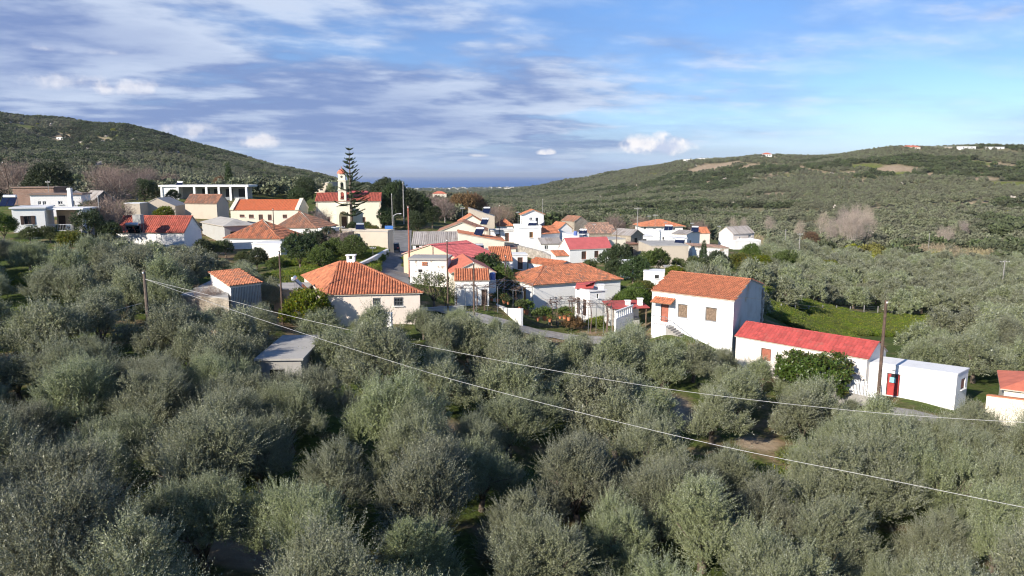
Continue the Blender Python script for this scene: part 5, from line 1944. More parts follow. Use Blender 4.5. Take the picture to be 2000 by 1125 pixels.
def plume_quads(rng, lobes, n_cl, n_sh, n_leaf, slen, lL, lW, fill=0.25):
    """olive foliage: fans of upright shoots with dark gaps between them, and a thin inner fill"""
    lobes = np.asarray(lobes, float)
    w = lobes[:, 3] ** 2
    pos, nrm = [], []
    tries = 0
    sepd = 0.42
    while len(pos) < n_cl and tries < 20000:
        tries += 1
        if tries % 4000 == 0:
            sepd *= .85
        l = lobes[rng.choice(len(lobes), p=w / w.sum())]
        d = unit(rng.normal(size=(1, 3)))[0]
        if d[2] < -.35:
            continue
        p = l[:3] + d * l[3:] * .82
        if any((((p - m[:3]) / m[3:]) ** 2).sum() < .5 for m in lobes):
            continue
        if any(((p - q) ** 2).sum() < sepd ** 2 for q in pos):
            continue
        pos.append(p)
        nrm.append(d)
    pos, nrm = np.array(pos), np.array(nrm)
    nc = len(pos)
    cdir = unit(nrm * .75 + np.array([0, 0, .95]) + rng.normal(size=(nc, 3)) * .22)
    csz = .55 + .7 * rng.random((nc, 1, 1))
    csz = csz * np.where((rng.random((nc, 1, 1)) < .16) & (cdir[:, 2:3, None] > .7), 1.55, 1.0)
    n = nc * n_sh
    sd = unit(cdir[:, None, :] + rng.normal(size=(nc, n_sh, 3)) * .33)
    base0 = pos[:, None, :] + rng.normal(size=(nc, n_sh, 3)) * .13 * csz
    sl = (slen * csz * (.55 + .65 * rng.random((nc, n_sh, 1)))).reshape(n, 1, 1)
    sd, base0 = sd.reshape(n, 3), base0.reshape(n, 3)
    t = (np.arange(n_leaf) + .3) / n_leaf
    base = base0[:, None, :] + sd[:, None, :] * sl * t[None, :, None]
    ref = unit(rng.normal(size=(n, 3)))
    a = unit(np.cross(sd, ref))
    b = np.cross(sd, a)
    ang = (np.arange(n_leaf) * 2.4)[None, :, None] + rng.random((n, 1, 1)) * 6.28
    perp = a[:, None, :] * np.cos(ang) + b[:, None, :] * np.sin(ang)
    ld = unit(sd[:, None, :] * .75 + perp * .62 + rng.normal(size=(n, n_leaf, 3)) * .15)
    side = unit(np.cross(ld, sd[:, None, :] + rng.normal(size=(n, n_leaf, 3)) * .45))
    k = (.7 + .6 * rng.random((n, n_leaf, 1))) * (1.1 - .45 * t[None, :, None])
    q = np.stack([base, base + ld * lL * k * .5 + side * lW * k * .5, base + ld * lL * k, base + ld * lL * k * .5 - side * lW * k * .5], 2).reshape(-1, 3)
    inner = leaf_quads(rng, lobes * np.array([1, 1, 1, .8, .8, .8]), int(n * fill), max(4, n_leaf // 2), slen * .6, lL * 1.2, lW * 1.3, up=.6, shell=.5)
    return np.concatenate([q, inner])


def limbs(rng, height, r0, n, reach, start=0.25, tips=None):
    mb = MB()
    fork = height * start
    lean = rng.normal(size=2) * 0.12
    mb.tube([(0, 0, -.5), (lean[0] * .3, lean[1] * .3, fork * .5), (lean[0], lean[1], fork)], [r0 * 1.25, r0 * .95, r0 * .85], 7)
    for k in range(n):
        a = 2 * PI * (k + rng.random() * .6) / n
        rr = reach * (0.5 + 0.5 * rng.random())
        p0 = Vector((lean[0], lean[1], fork * .92))
        p1 = p0 + Vector((math.cos(a) * rr * .35, math.sin(a) * rr * .35, (height - fork) * .35))
        p2 = p0 + Vector((math.cos(a + .2) * rr * .7, math.sin(a + .2) * rr * .7, (height - fork) * .62))
        p3 = p0 + Vector((math.cos(a + .1) * rr, math.sin(a + .1) * rr, (height - fork) * (.75 + .2 * rng.random())))
        mb.tube([p0, p1, p2, p3], [r0 * .6, r0 * .42, r0 * .25, r0 * .08], 5)
        for j in range(2):
            q = p1.lerp(p2, .4 + .4 * j)
            e = q + Vector((rng.normal() * rr * .3, rng.normal() * rr * .3, (height - fork) * .25))
            mb.tube([q, q.lerp(e, .5) + Vector((0, 0, .05)), e], [r0 * .22, r0 * .14, r0 * .05], 4)
    return mb


def olive_lobes(rng):
    L = [(0, 0, 2.2, 1.15, 1.15, 1.0)]
    n = rng.integers(5, 8)
    ex = 1 + .22 * rng.normal()
    for k in range(n):
        a = 2 * PI * k / n + rng.normal() * .4
        r = 1.05 + .95 * rng.random()
        s = .5 + .5 * rng.random()
        L.append((math.cos(a) * r * ex, math.sin(a) * r / ex, 1.4 + 1.5 * rng.random() - .2 * r, s, s * (.8 + .4 * rng.random()), s * 1.15))
    for k in range(rng.integers(5, 9)):
        a = rng.random() * 6.28
        r = 1.3 * rng.random() ** .7
        s = .4 + .45 * rng.random()
        L.append((math.cos(a) * r * ex, math.sin(a) * r / ex, 2.6 + 1.15 * rng.random() - .3 * r, s, s, s * 1.45))
    return L


PROTO = {}


def make_proto(name, lobes, rng, mat, shoots, nleaf, slen, lL, lW, trunk=None, trunkmat='bark', **kw):
    me = quad_mesh(name + '_crown', leaf_quads(rng, lobes, shoots, nleaf, slen, lL, lW, **kw), mat)
    tm = trunk.mesh(name + '_trunk', trunkmat, True) if trunk else None
    zmax = max(l[2] + l[5] for l in lobes) + slen * .5
    PROTO.setdefault(name, []).append((me, tm, zmax))


r_ = np.random.default_rng(5)
def olive_proto(name, ncl, nsh, nl, lL, lW, nlimb):
    lb = olive_lobes(r_)
    me = quad_mesh(name + '_crown', plume_quads(r_, lb, ncl, nsh, nl, .85, lL, lW), 'olive_leaf')
    PROTO.setdefault(name, []).append((me, limbs(r_, 3.2, .2, nlimb, 1.6).mesh(name + '_trunk', 'bark', True), 4.5))


for k in range(6):
    olive_proto('olive_near', 110, 27, 27, .090, .030, 6)
for k in range(4):
    olive_proto('olive_mid', 95, 18, 15, .15, .052, 4)
for k in range(3):
    olive_proto('olive_low', 75, 9, 8, .30, .115, 3)
for k in range(3):
    make_proto('far_olive', olive_lobes(r_), r_, 'olive_far', 110, 4, .7, .85, .55, up=.5, spread=.5, shell=.7)
for k in range(2):
    lb = [(r_.normal() * .8, r_.normal() * .8, 1.1 + r_.random() * .8, 1.2, 1.2, 1.1) for _ in range(6)]
    make_proto('far_scrub', lb, r_, 'scrub_leaf', 100, 4, .6, .8, .5, up=.4, spread=.5, shell=.7)
make_proto('far_yellow', [(0, 0, 1.4, 1.7, 1.7, 1.3), (1.2, .5, 1.1, 1.0, 1.0, .9), (-1, -.6, 1.2, 1.1, 1.1, 1)], r_, 'yellow_leaf', 130, 4, .5, .6, .4, up=.4, spread=.5)


def round_lobes(rng, R, H, n=7):
    L = [(0, 0, H * .58, R * .7, R * .7, H * .40)]
    for k in range(n):
        a = 2 * PI * k / n + rng.normal() * .3
        L.append((math.cos(a) * R * .5, math.sin(a) * R * .5, H * (.38 + .42 * rng.random()), R * (.4 + .2 * rng.random()), R * (.4 + .2 * rng.random()), H * (.2 + .1 * rng.random())))
    return L


for k in range(2):
    make_proto('garden_tree', round_lobes(r_, 2.2, 4.2), r_, 'garden_leaf', 900, 12, .45, .20, .09, limbs(r_, 3, .14, 4, 1.3), up=.4)
    make_proto('dark_tree', round_lobes(r_, 2.6, 5.4), r_, 'dark_leaf', 1000, 12, .5, .24, .10, limbs(r_, 4, .18, 4, 1.5), up=.5)
    make_proto('citrus_tree', round_lobes(r_, 2.0, 3.3), r_, 'citrus_leaf', 1100, 12, .35, .16, .08, limbs(r_, 2.4, .1, 4, 1.1), up=.35)
    make_proto('loose_tree', round_lobes(r_, 1.9, 3.6, 6), r_, 'garden_leaf', 240, 10, .5, .18, .08, limbs(r_, 3.4, .13, 6, 1.6), up=.4, shell=.5)
    make_proto('bare_tree', round_lobes(r_, 2.6, 5.2, 8), r_, 'twig', 650, 9, 1.1, .55, .028, limbs(r_, 5.2, .16, 7, 2.4), 'pale_bark', up=.7, spread=.5, shell=.25, lo=-.9, lean=.6)
    make_proto('tall_bare', [(r_.normal() * .9, r_.normal() * .9, 5 + 6 * r_.random(), 1.6, 1.6, 2.4) for _ in range(7)], r_, 'pale_twig', 520, 9, 1.5, .7, .035, limbs(r_, 10, .2, 6, 2.2, .12), 'pale_bark', up=1.2, spread=.4, shell=.2, lo=-.9, lean=.5)
    make_proto('dry_tree', round_lobes(r_, 3.2, 7.5), r_, 'dry_leaf', 700, 10, .7, .32, .13, limbs(r_, 6, .22, 5, 2), up=.3)
make_proto('glossy_bush', round_lobes(r_, 2.3, 3.2, 9), r_, 'glossy_leaf', 1300, 11, .28, .24, .085, limbs(r_, 2.2, .1, 5, 1.3), up=.4, lean=.95)
make_proto('cypress', [(0, 0, 1.2 + k * 1.1, .95 * (1 - abs(k - 2.5) / 6.5), .95 * (1 - abs(k - 2.5) / 6.5), .95) for k in range(7)], r_, 'dark_leaf', 700, 10, .5, .26, .09, limbs(r_, 3, .12, 3, .3), up=1.4, spread=.2)
make_proto('big_dark', round_lobes(r_, 4.2, 10.5, 10), r_, 'dark_leaf', 1500, 12, .7, .36, .15, limbs(r_, 8, .3, 5, 2.8), up=.5)
make_proto('garden_plant', [(0, 0, .35, .45, .45, .35), (.35, .1, .3, .3, .3, .25), (-.3, .15, .3, .32, .32, .3)], r_, 'garden_leaf', 130, 9, .25, .14, .06, up=.6)
make_proto('flower_plant', [(0, 0, .28, .32, .32, .26)], r_, 'flower', 70, 9, .2, .10, .06, up=.6)
make_proto('weed_mound', [(0, 0, .35, .9, .9, .4), (.7, .3, .3, .7, .6, .35), (-.6, .2, .3, .6, .7, .4)], r_, 'grass_blade', 300, 9, .4, .2, .06, up=.8)
make_proto('agave', [(0, 0, .15, .2, .2, .15)], r_, 'garden_leaf', 26, 1, .2, 1.0, .14, up=.9, lo=-.1)
make_proto('reed_clump', [(0, 0, .8, 1.4, 1.4, .7), (1.2, .4, .7, 1.0, .9, .6)], r_, 'reed', 260, 6, 1.2, .6, .05, up=1.5, spread=.3)
make_proto('rose_shrub', round_lobes(r_, 1.3, 1.9, 5), r_, 'dry_leaf', 420, 9, .4, .15, .05, limbs(r_, 1.4, .06, 4, .8), up=.6)

INDIV = {}


def tree(kind, x, y, label, cat, group=None, s=1.0, name=None, rot=None, i=None, z=None, sz=1.0):
    pr = PROTO[kind]
    me, tm, zm = pr[(INDIV.setdefault(kind, 0) if i is None else i) % len(pr)]
    INDIV[kind] = INDIV.get(kind, 0) + 1
    root = thing(name or kind, label, cat, (x, y, gz(x, y) - .05 if z is None else z), group, random.uniform(0, 6.28) if rot is None else rot, s)
    root.scale = (s, s, s * sz)
    link('crown', me, root)
    if tm:
        link('trunk', tm, root)
    return root


def inside(x, y, margin):
    for C in FOOT:
        cx = sum(p[0] for p in C) / 4
        cy = sum(p[1] for p in C) / 4
        if abs(x - cx) > 25 or abs(y - cy) > 25:
            continue
        ok = True
        for k in range(4):
            ax, ay = C[k]
            bx, by = C[(k + 1) % 4]
            L = math.hypot(bx - ax, by - ay) or 1
            # signed distance outside this side
            if ((x - ax) * (by - ay) - (y - ay) * (bx - ax)) / L > margin:
                ok = False
                break
        if ok:
            return True
    return False


LIM = [(-400, 440), (0, 462), (60, 470), (110, 462), (150, 470), (200, 452), (280, 470), (330, 476), (400, 484), (440, 506), (500, 512), (535, 545), (560, 560), (600, 592), (640, 601), (700, 604), (760, 603), (825, 597),
       (850, 600), (880, 604), (945, 590), (960, 605), (1000, 622), (1060, 632), (1120, 640), (1190, 640), (1235, 616), (1280, 634), (1305, 655), (1350, 658), (1430, 680), (1500, 690), (1560, 695), (1600, 738),
       (1680, 768), (1740, 778), (1765, 800), (1850, 803), (1880, 775), (1960, 780), (2050, 800), (2500, 800)]
LU = np.array([p[0] for p in LIM], float)
LV = np.array([p[1] for p in LIM], float)
ORD = ['first', 'second', 'third', 'fourth', 'fifth', 'sixth', 'seventh', 'eighth', 'ninth', 'tenth', 'eleventh', 'twelfth', 'thirteenth', 'fourteenth', 'fifteenth', 'sixteenth', 'seventeenth', 'eighteenth', 'nineteenth', 'twentieth',
       'twenty-first', 'twenty-second', 'twenty-third', 'twenty-fourth', 'twenty-fifth', 'twenty-sixth', 'twenty-seventh', 'twenty-eighth', 'twenty-ninth', 'thirtieth', 'thirty-first', 'thirty-second', 'thirty-third', 'thirty-fourth', 'thirty-fifth']
rp = np.random.default_rng(21)
# in front of these stretches the trees stay low: (u0, u1, nearer than, top below this line)
ZONES = [(320, 540, 64.5, 582), (512, 620, 70, 594), (440, 620, 49.5, 686), (205, 350, 61, 664), (945, 1030, 80, 624), (1030, 1200, 78, 640), (1490, 1765, 99, 655), (1765, 1895, 99, 628), (1535, 1700, 60.5, 738), (1585, 1725, 58, 765), (1740, 1870, 56, 806)]
olives = []
row = 0
y = 23.0
while y < 225:
    sp = 5.0
    xs = np.arange(-0.80 * y - 4 + (row % 2) * 2.3, 0.80 * y + 4, sp)
    for x in xs:
        X = x + rp.normal() * .75
        Y = y + rp.normal() * .75
        g = gz(X, Y)
        u, _ = project((X, Y, g + 2))
        s = (.72 + .50 * rp.random() ** .8) * (1.0 if Y < 90 else .92)
        if inside(X, Y, 1.5 if Y < 120 else 3.0):
            continue
        if float(spot_mask(np.array(X), np.array(Y), 'sgoy', 1.15)) > 0.25:
            continue
        if Y > 60 and 545 < u < 1340 and Y < 225:
            if Y > 72 or u < 900:
                continue
        if Y > 72 and 1340 <= u < 1500 and (Y < 84 or Y > 165):
            continue
        front = Y < 72 or u < 560
        if u < 560 and Y > 112:
            continue
        if front and not (u > 1490 and Y > 66):
            lim = float(np.interp(u, LU, LV))
            for z0_, z1_, dm_, vm_ in ZONES:
                if z0_ < u < z1_ and Y < dm_:
                    lim = max(lim, vm_)
            fit = None
            for ss in (s, s * .88, s * .78, s * .68, s * .58, s * .48, s * .40):
                for dy_ in (0, -1.2, -2.3):
                    if fit is None and project((X, Y + dy_, gz(X, Y + dy_) + 5.1 * ss))[1] > lim - 4 and (dy_ == 0 or not inside(X, Y + dy_, 1.5)):
                        fit = ss
                        shift = dy_
                if fit:
                    break
            if fit is None:
                continue
            Y += shift
            s = fit
        elif Y < 104 and any(z0_ < u < z1_ and Y < dm_ and project((X, Y, g + 5.1 * s))[1] < vm_ for z0_, z1_, dm_, vm_ in ZONES):
            continue
        elif u >= 1340 and u < 1500 and Y < 165:
            _, vt = project((X, Y, g + 5.1 * s))
            if vt < 497:
                continue
        olives.append((Y, X, s, row))
    y += 4.6 if y < 120 else 5.3
    row += 1
# young trees in the gaps of the front grove
for k_ in range(1900):
    Y = float(rp.uniform(30, 76))
    u = float(rp.uniform(-40, 2040))
    if k_ > 1500:
        Y, u = float(rp.uniform(50, 70)), float(rp.uniform(1000, 1560))
    X = ray(u, 700)[0] * Y
    if (Y > 70 and 545 < u) or (Y > 64 and u > 1400):
        continue
    if any((X - o[1]) ** 2 + (Y - o[0]) ** 2 < (3.2 if k_ > 1500 else 3.7 if Y > 50 else 4.3) ** 2 for o in olives) or inside(X, Y, 1.1):
        continue
    if float(spot_mask(np.array(X), np.array(Y), 'sgoy', 1.05)) > 0.25:
        continue
    lim = float(np.interp(u, LU, LV))
    for z0_, z1_, dm_, vm_ in ZONES:
        if z0_ < u < z1_ and Y < dm_:
            lim = max(lim, vm_)
    g = gz(X, Y)
    for ss in (.95, .85, .75, .65, .55, .45):
        if project((X, Y, g + 5.1 * ss))[1] > lim - 4:
            olives.append((Y, X, ss, int(round((Y - 23) / 4.6))))
            break
near = sorted(olives)[:300]
far_ol = sorted(olives)[300:]
rows = {}
for o in near:
    rows.setdefault(o[3], []).append(o)
print('OLIVES', len(olives), 'rows', len(rows), 'last row depth', near[-1][0])
ridx = 0
for rk in sorted(rows):
    lst = sorted(rows[rk], key=lambda o: o[1] / o[0])
    rank = {False: 0, True: 0}
    for k, (Y, X, s, _) in enumerate(lst):
        kind = 'olive_near' if Y < 46 else ('olive_mid' if Y < 82 else 'olive_low')
        east = Y > 72 and X > 0
        n_ = ORD[min(rank[east], 34)]
        rank[east] += 1
        if east:
            lab = 'grey-green olive behind the white buildings, %s row from camera, %s from left' % (ORD[ridx], n_)
        elif ridx == 0:
            lab = 'silvery olive tree in the nearest row at the bottom edge, %s from left' % n_
        else:
            lab = 'silvery olive tree in the %s row from the camera, %s from left' % (ORD[ridx], n_)
        ot = tree(kind, X, Y, lab, 'olive tree', 'olive trees of the grove', s, 'olive_tree', i=int(rp.integers(0, 100)), sz=.9 + .2 * rp.random())
        ot.scale.x *= rp.uniform(.88, 1.16)
        ot.scale.y *= rp.uniform(.88, 1.16)
    ridx += 1

# ------------------------------------------------------------------ scattered masses that nobody could count


def scatter(name, label, pts, protos, idx, scl, rot, material=None):
    """one object whose points carry small meshes (geometry nodes)"""
    me = bpy.data.meshes.new(name)
    me.vertices.add(len(pts))
    me.vertices.foreach_set('co', np.asarray(pts, np.float32).ravel())
    for nm, typ, arr in (('pick', 'INT', idx), ('size', 'FLOAT', scl), ('turn', 'FLOAT', rot)):
        a = me.attributes.new(nm, typ, 'POINT')
        a.data.foreach_set('value', np.asarray(arr, np.int32 if typ == 'INT' else np.float32))
    me.update()
    ob = link(name, me)
    tag(ob, label, kind='stuff')
    coll = bpy.data.collections.new(name + '_kinds')
    for k, m_ in enumerate(protos):
        coll.objects.link(bpy.data.objects.new('%s_%02d' % (name, k), m_))
    ng = bpy.data.node_groups.new(name, 'GeometryNodeTree')
    ng.interface.new_socket('Geometry', in_out='INPUT', socket_type='NodeSocketGeometry')
    ng.interface.new_socket('Geometry', in_out='OUTPUT', socket_type='NodeSocketGeometry')
    N, Lk = ng.nodes, ng.links
    gi, go = N.new('NodeGroupInput'), N.new('NodeGroupOutput')
    ci = N.new('GeometryNodeCollectionInfo')
    ci.inputs['Collection'].default_value = coll
    ci.inputs['Separate Children'].default_value = True
    ci.inputs['Reset Children'].default_value = True
    ip = N.new('GeometryNodeInstanceOnPoints')
    ip.inputs['Pick Instance'].default_value = True
    at = {}
    for nm, typ in (('pick', 'INT'), ('size', 'FLOAT'), ('turn', 'FLOAT')):
        a = N.new('GeometryNodeInputNamedAttribute')
        a.data_type = typ
        a.inputs['Name'].default_value = nm
        at[nm] = a.outputs['Attribute']
    cx = N.new('ShaderNodeCombineXYZ')
    Lk.new(at['turn'], cx.inputs[2])
    Lk.new(gi.outputs[0], ip.inputs['Points'])
    Lk.new(ci.outputs[0], ip.inputs['Instance'])
    Lk.new(at['pick'], ip.inputs['Instance Index'])
    Lk.new(cx.outputs[0], ip.inputs['Rotation'])
    Lk.new(at['size'], ip.inputs['Scale'])
    Lk.new(ip.outputs[0], go.inputs[0])
    md = ob.modifiers.new('scatter', 'NODES')
    md.node_group = ng
    return ob


if far_ol:
    a = np.array([(o[1], o[0]) for o in far_ol])
    z = ground_full(a[:, 0], a[:, 1]) - .05
    scatter('olive_grove', 'olive grove stretching behind the village on the right', np.column_stack([a, z]), [PROTO['olive_low'][k][0] for k in range(3)], rp.integers(0, 3, len(a)), [o[2] for o in far_ol], rp.random(len(a)) * 6.28)

rk_ = MB()
for _ in range(5):
    rk_.box((random.gauss(0, 1.1), random.gauss(0, 1.1), random.uniform(.2, .9)), (random.uniform(.8, 2.2), random.uniform(.8, 2.0), random.uniform(.7, 1.6)), Matrix.Rotation(random.uniform(0, 3), 3, Vector((random.random(), random.random(), 1)).normalized()))
rock_me = rk_.mesh('rocks', 'pale_rock')
# hillsides: orchards in rows, scrub on the steep parts
cand = []
for step, d0, d1 in ((6.0, 205, 430), (6.9, 430, 1450)):
    for sg in (-1, 1):
        gx_, gy_ = np.meshgrid(np.arange(-d1 * 1.3, d1 * 1.3, step), np.arange(-d1 * .8, d1 * 1.5, step))
        x, y = gx_.ravel(), gy_.ravel()
        th = 0.35 * sg
        x, y = x * math.cos(th) - y * math.sin(th), x * math.sin(th) + y * math.cos(th)
        x, y = x + rp.normal(size=x.size) * .8, y + rp.normal(size=x.size) * .8
        k = (y > d0) & (y < d1) & (np.abs(x / np.maximum(y, 1)) < .80) & (x * sg > 0)
        cand.append((x[k], y[k]))
x = np.concatenate([c[0] for c in cand])
y = np.concatenate([c[1] for c in cand])
z = ground_full(x, y)
uu = 1000 + F * x / (y * CT - (z - CAMZ) * ST)
keep = ~((uu > 560) & (uu < 900) & (y < 215)) & ~((uu >= 900) & (uu < 1500) & (y < 248)) & ~((uu > 1380) & (uu < 1500) & (y < 300) & (y < 290))
keep &= spot_mask(x, y, 'sgoy', 1.0) < 0.4
keep &= ~((uu > 545) & (uu < 900) & (y < 262) & (y > 225) & False)
for C in FOOT:
    cx, cy = sum(p[0] for p in C) / 4, sum(p[1] for p in C) / 4
    if cy > 180:
        rr = 14 if cy > 700 else 11
        keep &= ~((np.abs(x - cx) < rr) & (y < cy + rr * .6) & (y > cy - rr * (3.0 if cy > 700 else 1.2)))
dens = vnoise(x, y, 70, 9) * .6 + vnoise(x, y, 24, 4) * .4
keep &= (dens > .17) | (rp.random(x.size) < .25)
x, y, z, uu = x[keep], y[keep], z[keep], uu[keep]
wild = (vnoise(x, y, 120, 14) * .6 + vnoise(x, y, 45, 2) * .4)
wild = wild + ((x < -150) & (z > CAMZ + 22)) * .35
pick = rp.integers(0, 3, x.size)
sc = .74 + .42 * rp.random(x.size)
isw = wild + .10 * np.sin(y / 19 + x / 90) > .60
pick[isw] = 3 + rp.integers(0, 2, isw.sum())
sc[isw] = .7 + 1.1 * rp.random(isw.sum())
rock = ((x < -150) & (z > CAMZ + 25) & (rp.random(x.size) < .07)) | (rp.random(x.size) < .012)
pick[rock] = 6
sc[rock] = .6 + 1.2 * rp.random(rock.sum())
yel = (rp.random(x.size) < .004) | ((spot_mask(x, y, 'y', 2.2) > .2) & (rp.random(x.size) < .6))
pick[yel] = 5
scatter('hillside_trees', 'olive orchards and scrub covering the hillsides', np.column_stack([x, y, z - .1]),
        [PROTO['far_olive'][0][0], PROTO['far_olive'][1][0], PROTO['far_olive'][2][0], PROTO['far_scrub'][0][0], PROTO['far_scrub'][1][0], PROTO['far_yellow'][0][0], rock_me], pick, sc, rp.random(x.size) * 6.28)
print('HILL', x.size)
# the plain towards the coast
gx_, gy_ = [], []
for d in np.exp(np.linspace(np.log(1450), np.log(7000), 120)):
    n = int(260)
    gx_.append(rp.uniform(-.45, .3, n) * d)
    gy_.append(d * (1 + rp.uniform(-.006, .006, n)))
x, y = np.concatenate(gx_), np.concatenate(gy_)
z = ground_full(x, y)
k = z > SEA + 1
x, y, z = x[k], y[k], z[k]
scatter('plain_trees', 'distant groves on the coastal plain', np.column_stack([x, y, z - .2]), [PROTO['far_olive'][0][0], PROTO['far_scrub'][0][0], PROTO['far_scrub'][1][0]], rp.integers(0, 3, x.size), (.8 + .7 * rp.random(x.size)) * np.clip(y / 2000, 1, 1.8), rp.random(x.size) * 6.28)
# grass on the open patches close by
gp = []
for sx, sy, ra, rd, kk in SPOTS:
    if kk in 'gy' and sy < 330:
        n = int(min(900, 5.0 * ra * rd * 3.1)) if sy < 130 else int(min(500, ra * rd * 1.2))
        a = rp.random(n) * 6.28
        r = np.sqrt(rp.random(n)) * 1.05
        gp.append(np.column_stack([sx + np.cos(a) * r * ra, sy + np.sin(a) * r * rd]))
gp = np.concatenate(gp)
k = np.array([not inside(px, py, .3) for px, py in gp])
gp = gp[k]
scatter('meadow_grass', 'bright green grass and weeds in the clearings', np.column_stack([gp, ground_full(gp[:, 0], gp[:, 1]) - .05]), [PROTO['weed_mound'][0][0]], np.zeros(len(gp)), .35 + .55 * rp.random(len(gp)), rp.random(len(gp)) * 6.28)

# ------------------------------------------------------------------ single trees and shrubs of the village


def put(kind, u, d, s, label, cat='tree', group=None, name=None, sz=1.0):
    x = ray(u, 480)[0] * d
    return tree(kind, x, d, label, cat, group, s, name or kind, sz=sz)


put('citrus_tree', 590, 66.5, 1.1, 'yellow-green lemon tree at the left corner of the hipped cream house', name='lemon_tree')
put('citrus_tree', 612, 67.5, .8, 'smaller yellowish bush tucked against the left wall of the hipped cream house', name='lemon_tree')
put('glossy_bush', 1606, 61.2, 1.3, 'broad glossy dark-leaved bush behind the white palisade', 'bush', name='loquat_tree')
put('loose_tree', 846, 76.5, 1.15, 'loose pale-green tree with dark trunks in front of the peeling slab house')
put('loose_tree', 868, 78, .7, 'thin sapling left of the white lean-to wall')
for u, d, s, k, l in ((975, 96, .9, 'garden_tree', 'green bush left of the spiky plant above the vine-yard house'), (950, 98, .75, 'dark_tree', 'round dark green bush below the cream wall'), (1010, 95, .75, 'garden_tree', 'leafy shrub right of the low orange tile roof'),
                      (1040, 97, .6, 'garden_tree', 'small fresh-green shrub above the hipped vine-yard roof'), (1188, 117, .65, 'dark_tree', 'dark citrus tree in front of the rose-red cottage, left one'), (1212, 115, .75, 'dark_tree', 'dark citrus tree by the right corner of the rose-red cottage'),
                      (1262, 112, .85, 'garden_tree', 'big leafy tree left of the blank beige building'), (1285, 114, .95, 'garden_tree', 'leafy tree against the blank beige wall'), (1240, 100, .8, 'dark_tree', 'dark shrub right of the tiny white hut'), (1205, 104, .6, 'dark_tree', 'dark shrub left of the tiny white hut'),
                      (1243, 88, .8, 'garden_tree', 'green orchard tree between the hipped house and the tall white house'), (1262, 90, .9, 'citrus_tree', 'yellow-green fruit tree left of the small white shed'), (1225, 86, .8, 'garden_tree', 'leafy shrub behind the red outdoor kitchen'),
                      (1320, 103, .8, 'citrus_tree', 'yellowish shrub behind the ridge of the tall white house'), (1365, 110, .85, 'garden_tree', 'green shrub below the derelict white house'), (1400, 112, .9, 'dark_tree', 'dark green shrub right below the derelict white house'), (1375, 125, .6, 'cypress', 'dark pointed shrub in front of the derelict doorway'),
                      (1450, 130, 1.0, 'citrus_tree', 'bright yellow-green orchard tree right of the derelict house'), (1490, 140, 1.0, 'citrus_tree', 'yellow-green orchard tree below the farmhouse terrace'), (1530, 145, 1.1, 'garden_tree', 'green orchard tree right of the farmhouse terrace'), (1465, 150, .9, 'garden_tree', 'green shrub under the farmhouse terrace'),
                      (1620, 165, 1.1, 'citrus_tree', 'yellow-green bush in the valley orchard, left one'), (1665, 160, 1.1, 'citrus_tree', 'yellow-green bush in the valley orchard, middle one'), (1710, 150, 1.0, 'citrus_tree', 'yellow-green bush in the valley orchard, right one'),
                      (650, 108, .8, 'garden_tree', 'fresh green tree in the weedy garden, left one'), (690, 106, .9, 'garden_tree', 'fresh green shrub in the weedy garden, right one'), (612, 112, .8, 'dark_tree', 'dark shrub at the foot of the pyramid-roofed house'), (640, 120, .8, 'dark_tree', 'dark rounded shrub below the white annex'),
                      (625, 100, .8, 'garden_tree', 'low green shrub behind the hipped cream roof'), (585, 103, .9, 'dark_tree', 'dark olive-green tree left of the weedy garden'),
                      (712, 160, .7, 'garden_tree', 'garden tree in front of the church wall'), (728, 158, .75, 'citrus_tree', 'yellowish garden tree at the right end of the church'), (690, 163, .55, 'dark_tree', 'clipped dark bush before the church porch'),
                      (325, 143, 1.0, 'citrus_tree', 'yellow-green tree in front of the wide beige gable'), (176, 97, .7, 'dark_tree', 'dark green tree right of the left house porch'), (138, 88, .75, 'citrus_tree', 'green lemon tree under the left house porch'), (186, 113, .8, 'dark_tree', 'dark evergreen between the porch and the stone house'), (8, 92, .8, 'garden_tree', 'loose green tree at the left frame edge'),
                      (112, 150, 1.5, 'dark_tree', 'large dark evergreen behind the upper left house'), (85, 155, 1.2, 'dark_tree', 'smaller dark evergreen behind the upper left house'), (290, 180, 1.1, 'dark_tree', 'dark evergreen left of the long modern house'), (345, 186, .8, 'garden_tree', 'green bush under the modern house columns'),
                      (398, 112, .55, 'dark_tree', 'dark bush at the right gable of the long red roof'), (420, 114, .6, 'garden_tree', 'green bush between the red-roofed house and the concrete-roofed one'), (440, 117, .5, 'dark_tree', 'dark low bush left of the nearer pyramid roof'), (470, 109, .5, 'garden_tree', 'shrub below the white lean-to'), (500, 104, .6, 'dark_tree', 'dark shrub before the white lean-to'), (535, 100, .55, 'garden_tree', 'green shrub right below the white lean-to'),
                      (570, 112, .45, 'garden_tree', 'small shrub at the shaded wall of the nearer pyramid roof'), (215, 104, .6, 'dark_tree', 'dark bush left of the long red roof'), (60, 90, .5, 'garden_tree', 'garden bush below the dark shutters'), (100, 91, .5, 'garden_tree', 'garden bush under the porch railing'), (440, 140, .6, 'garden_tree', 'bush before the school front, left one'), (560, 146, .6, 'garden_tree', 'bush before the school front, right one'), (860, 100, .5, 'garden_tree', 'small shrub behind the peeling slab house'), (1080, 108, .5, 'garden_tree', 'small shrub above the strip of orange tiles'), (1150, 112, .55, 'garden_tree', 'shrub below the rose-red cottage'), (1330, 118, .6, 'garden_tree', 'shrub at the foot of the blank beige wall')):
    put(k, u, d, s, l, name='citrus_tree' if k == 'citrus_tree' else ('cypress' if k == 'cypress' else 'garden_tree'), group='garden trees between the houses')
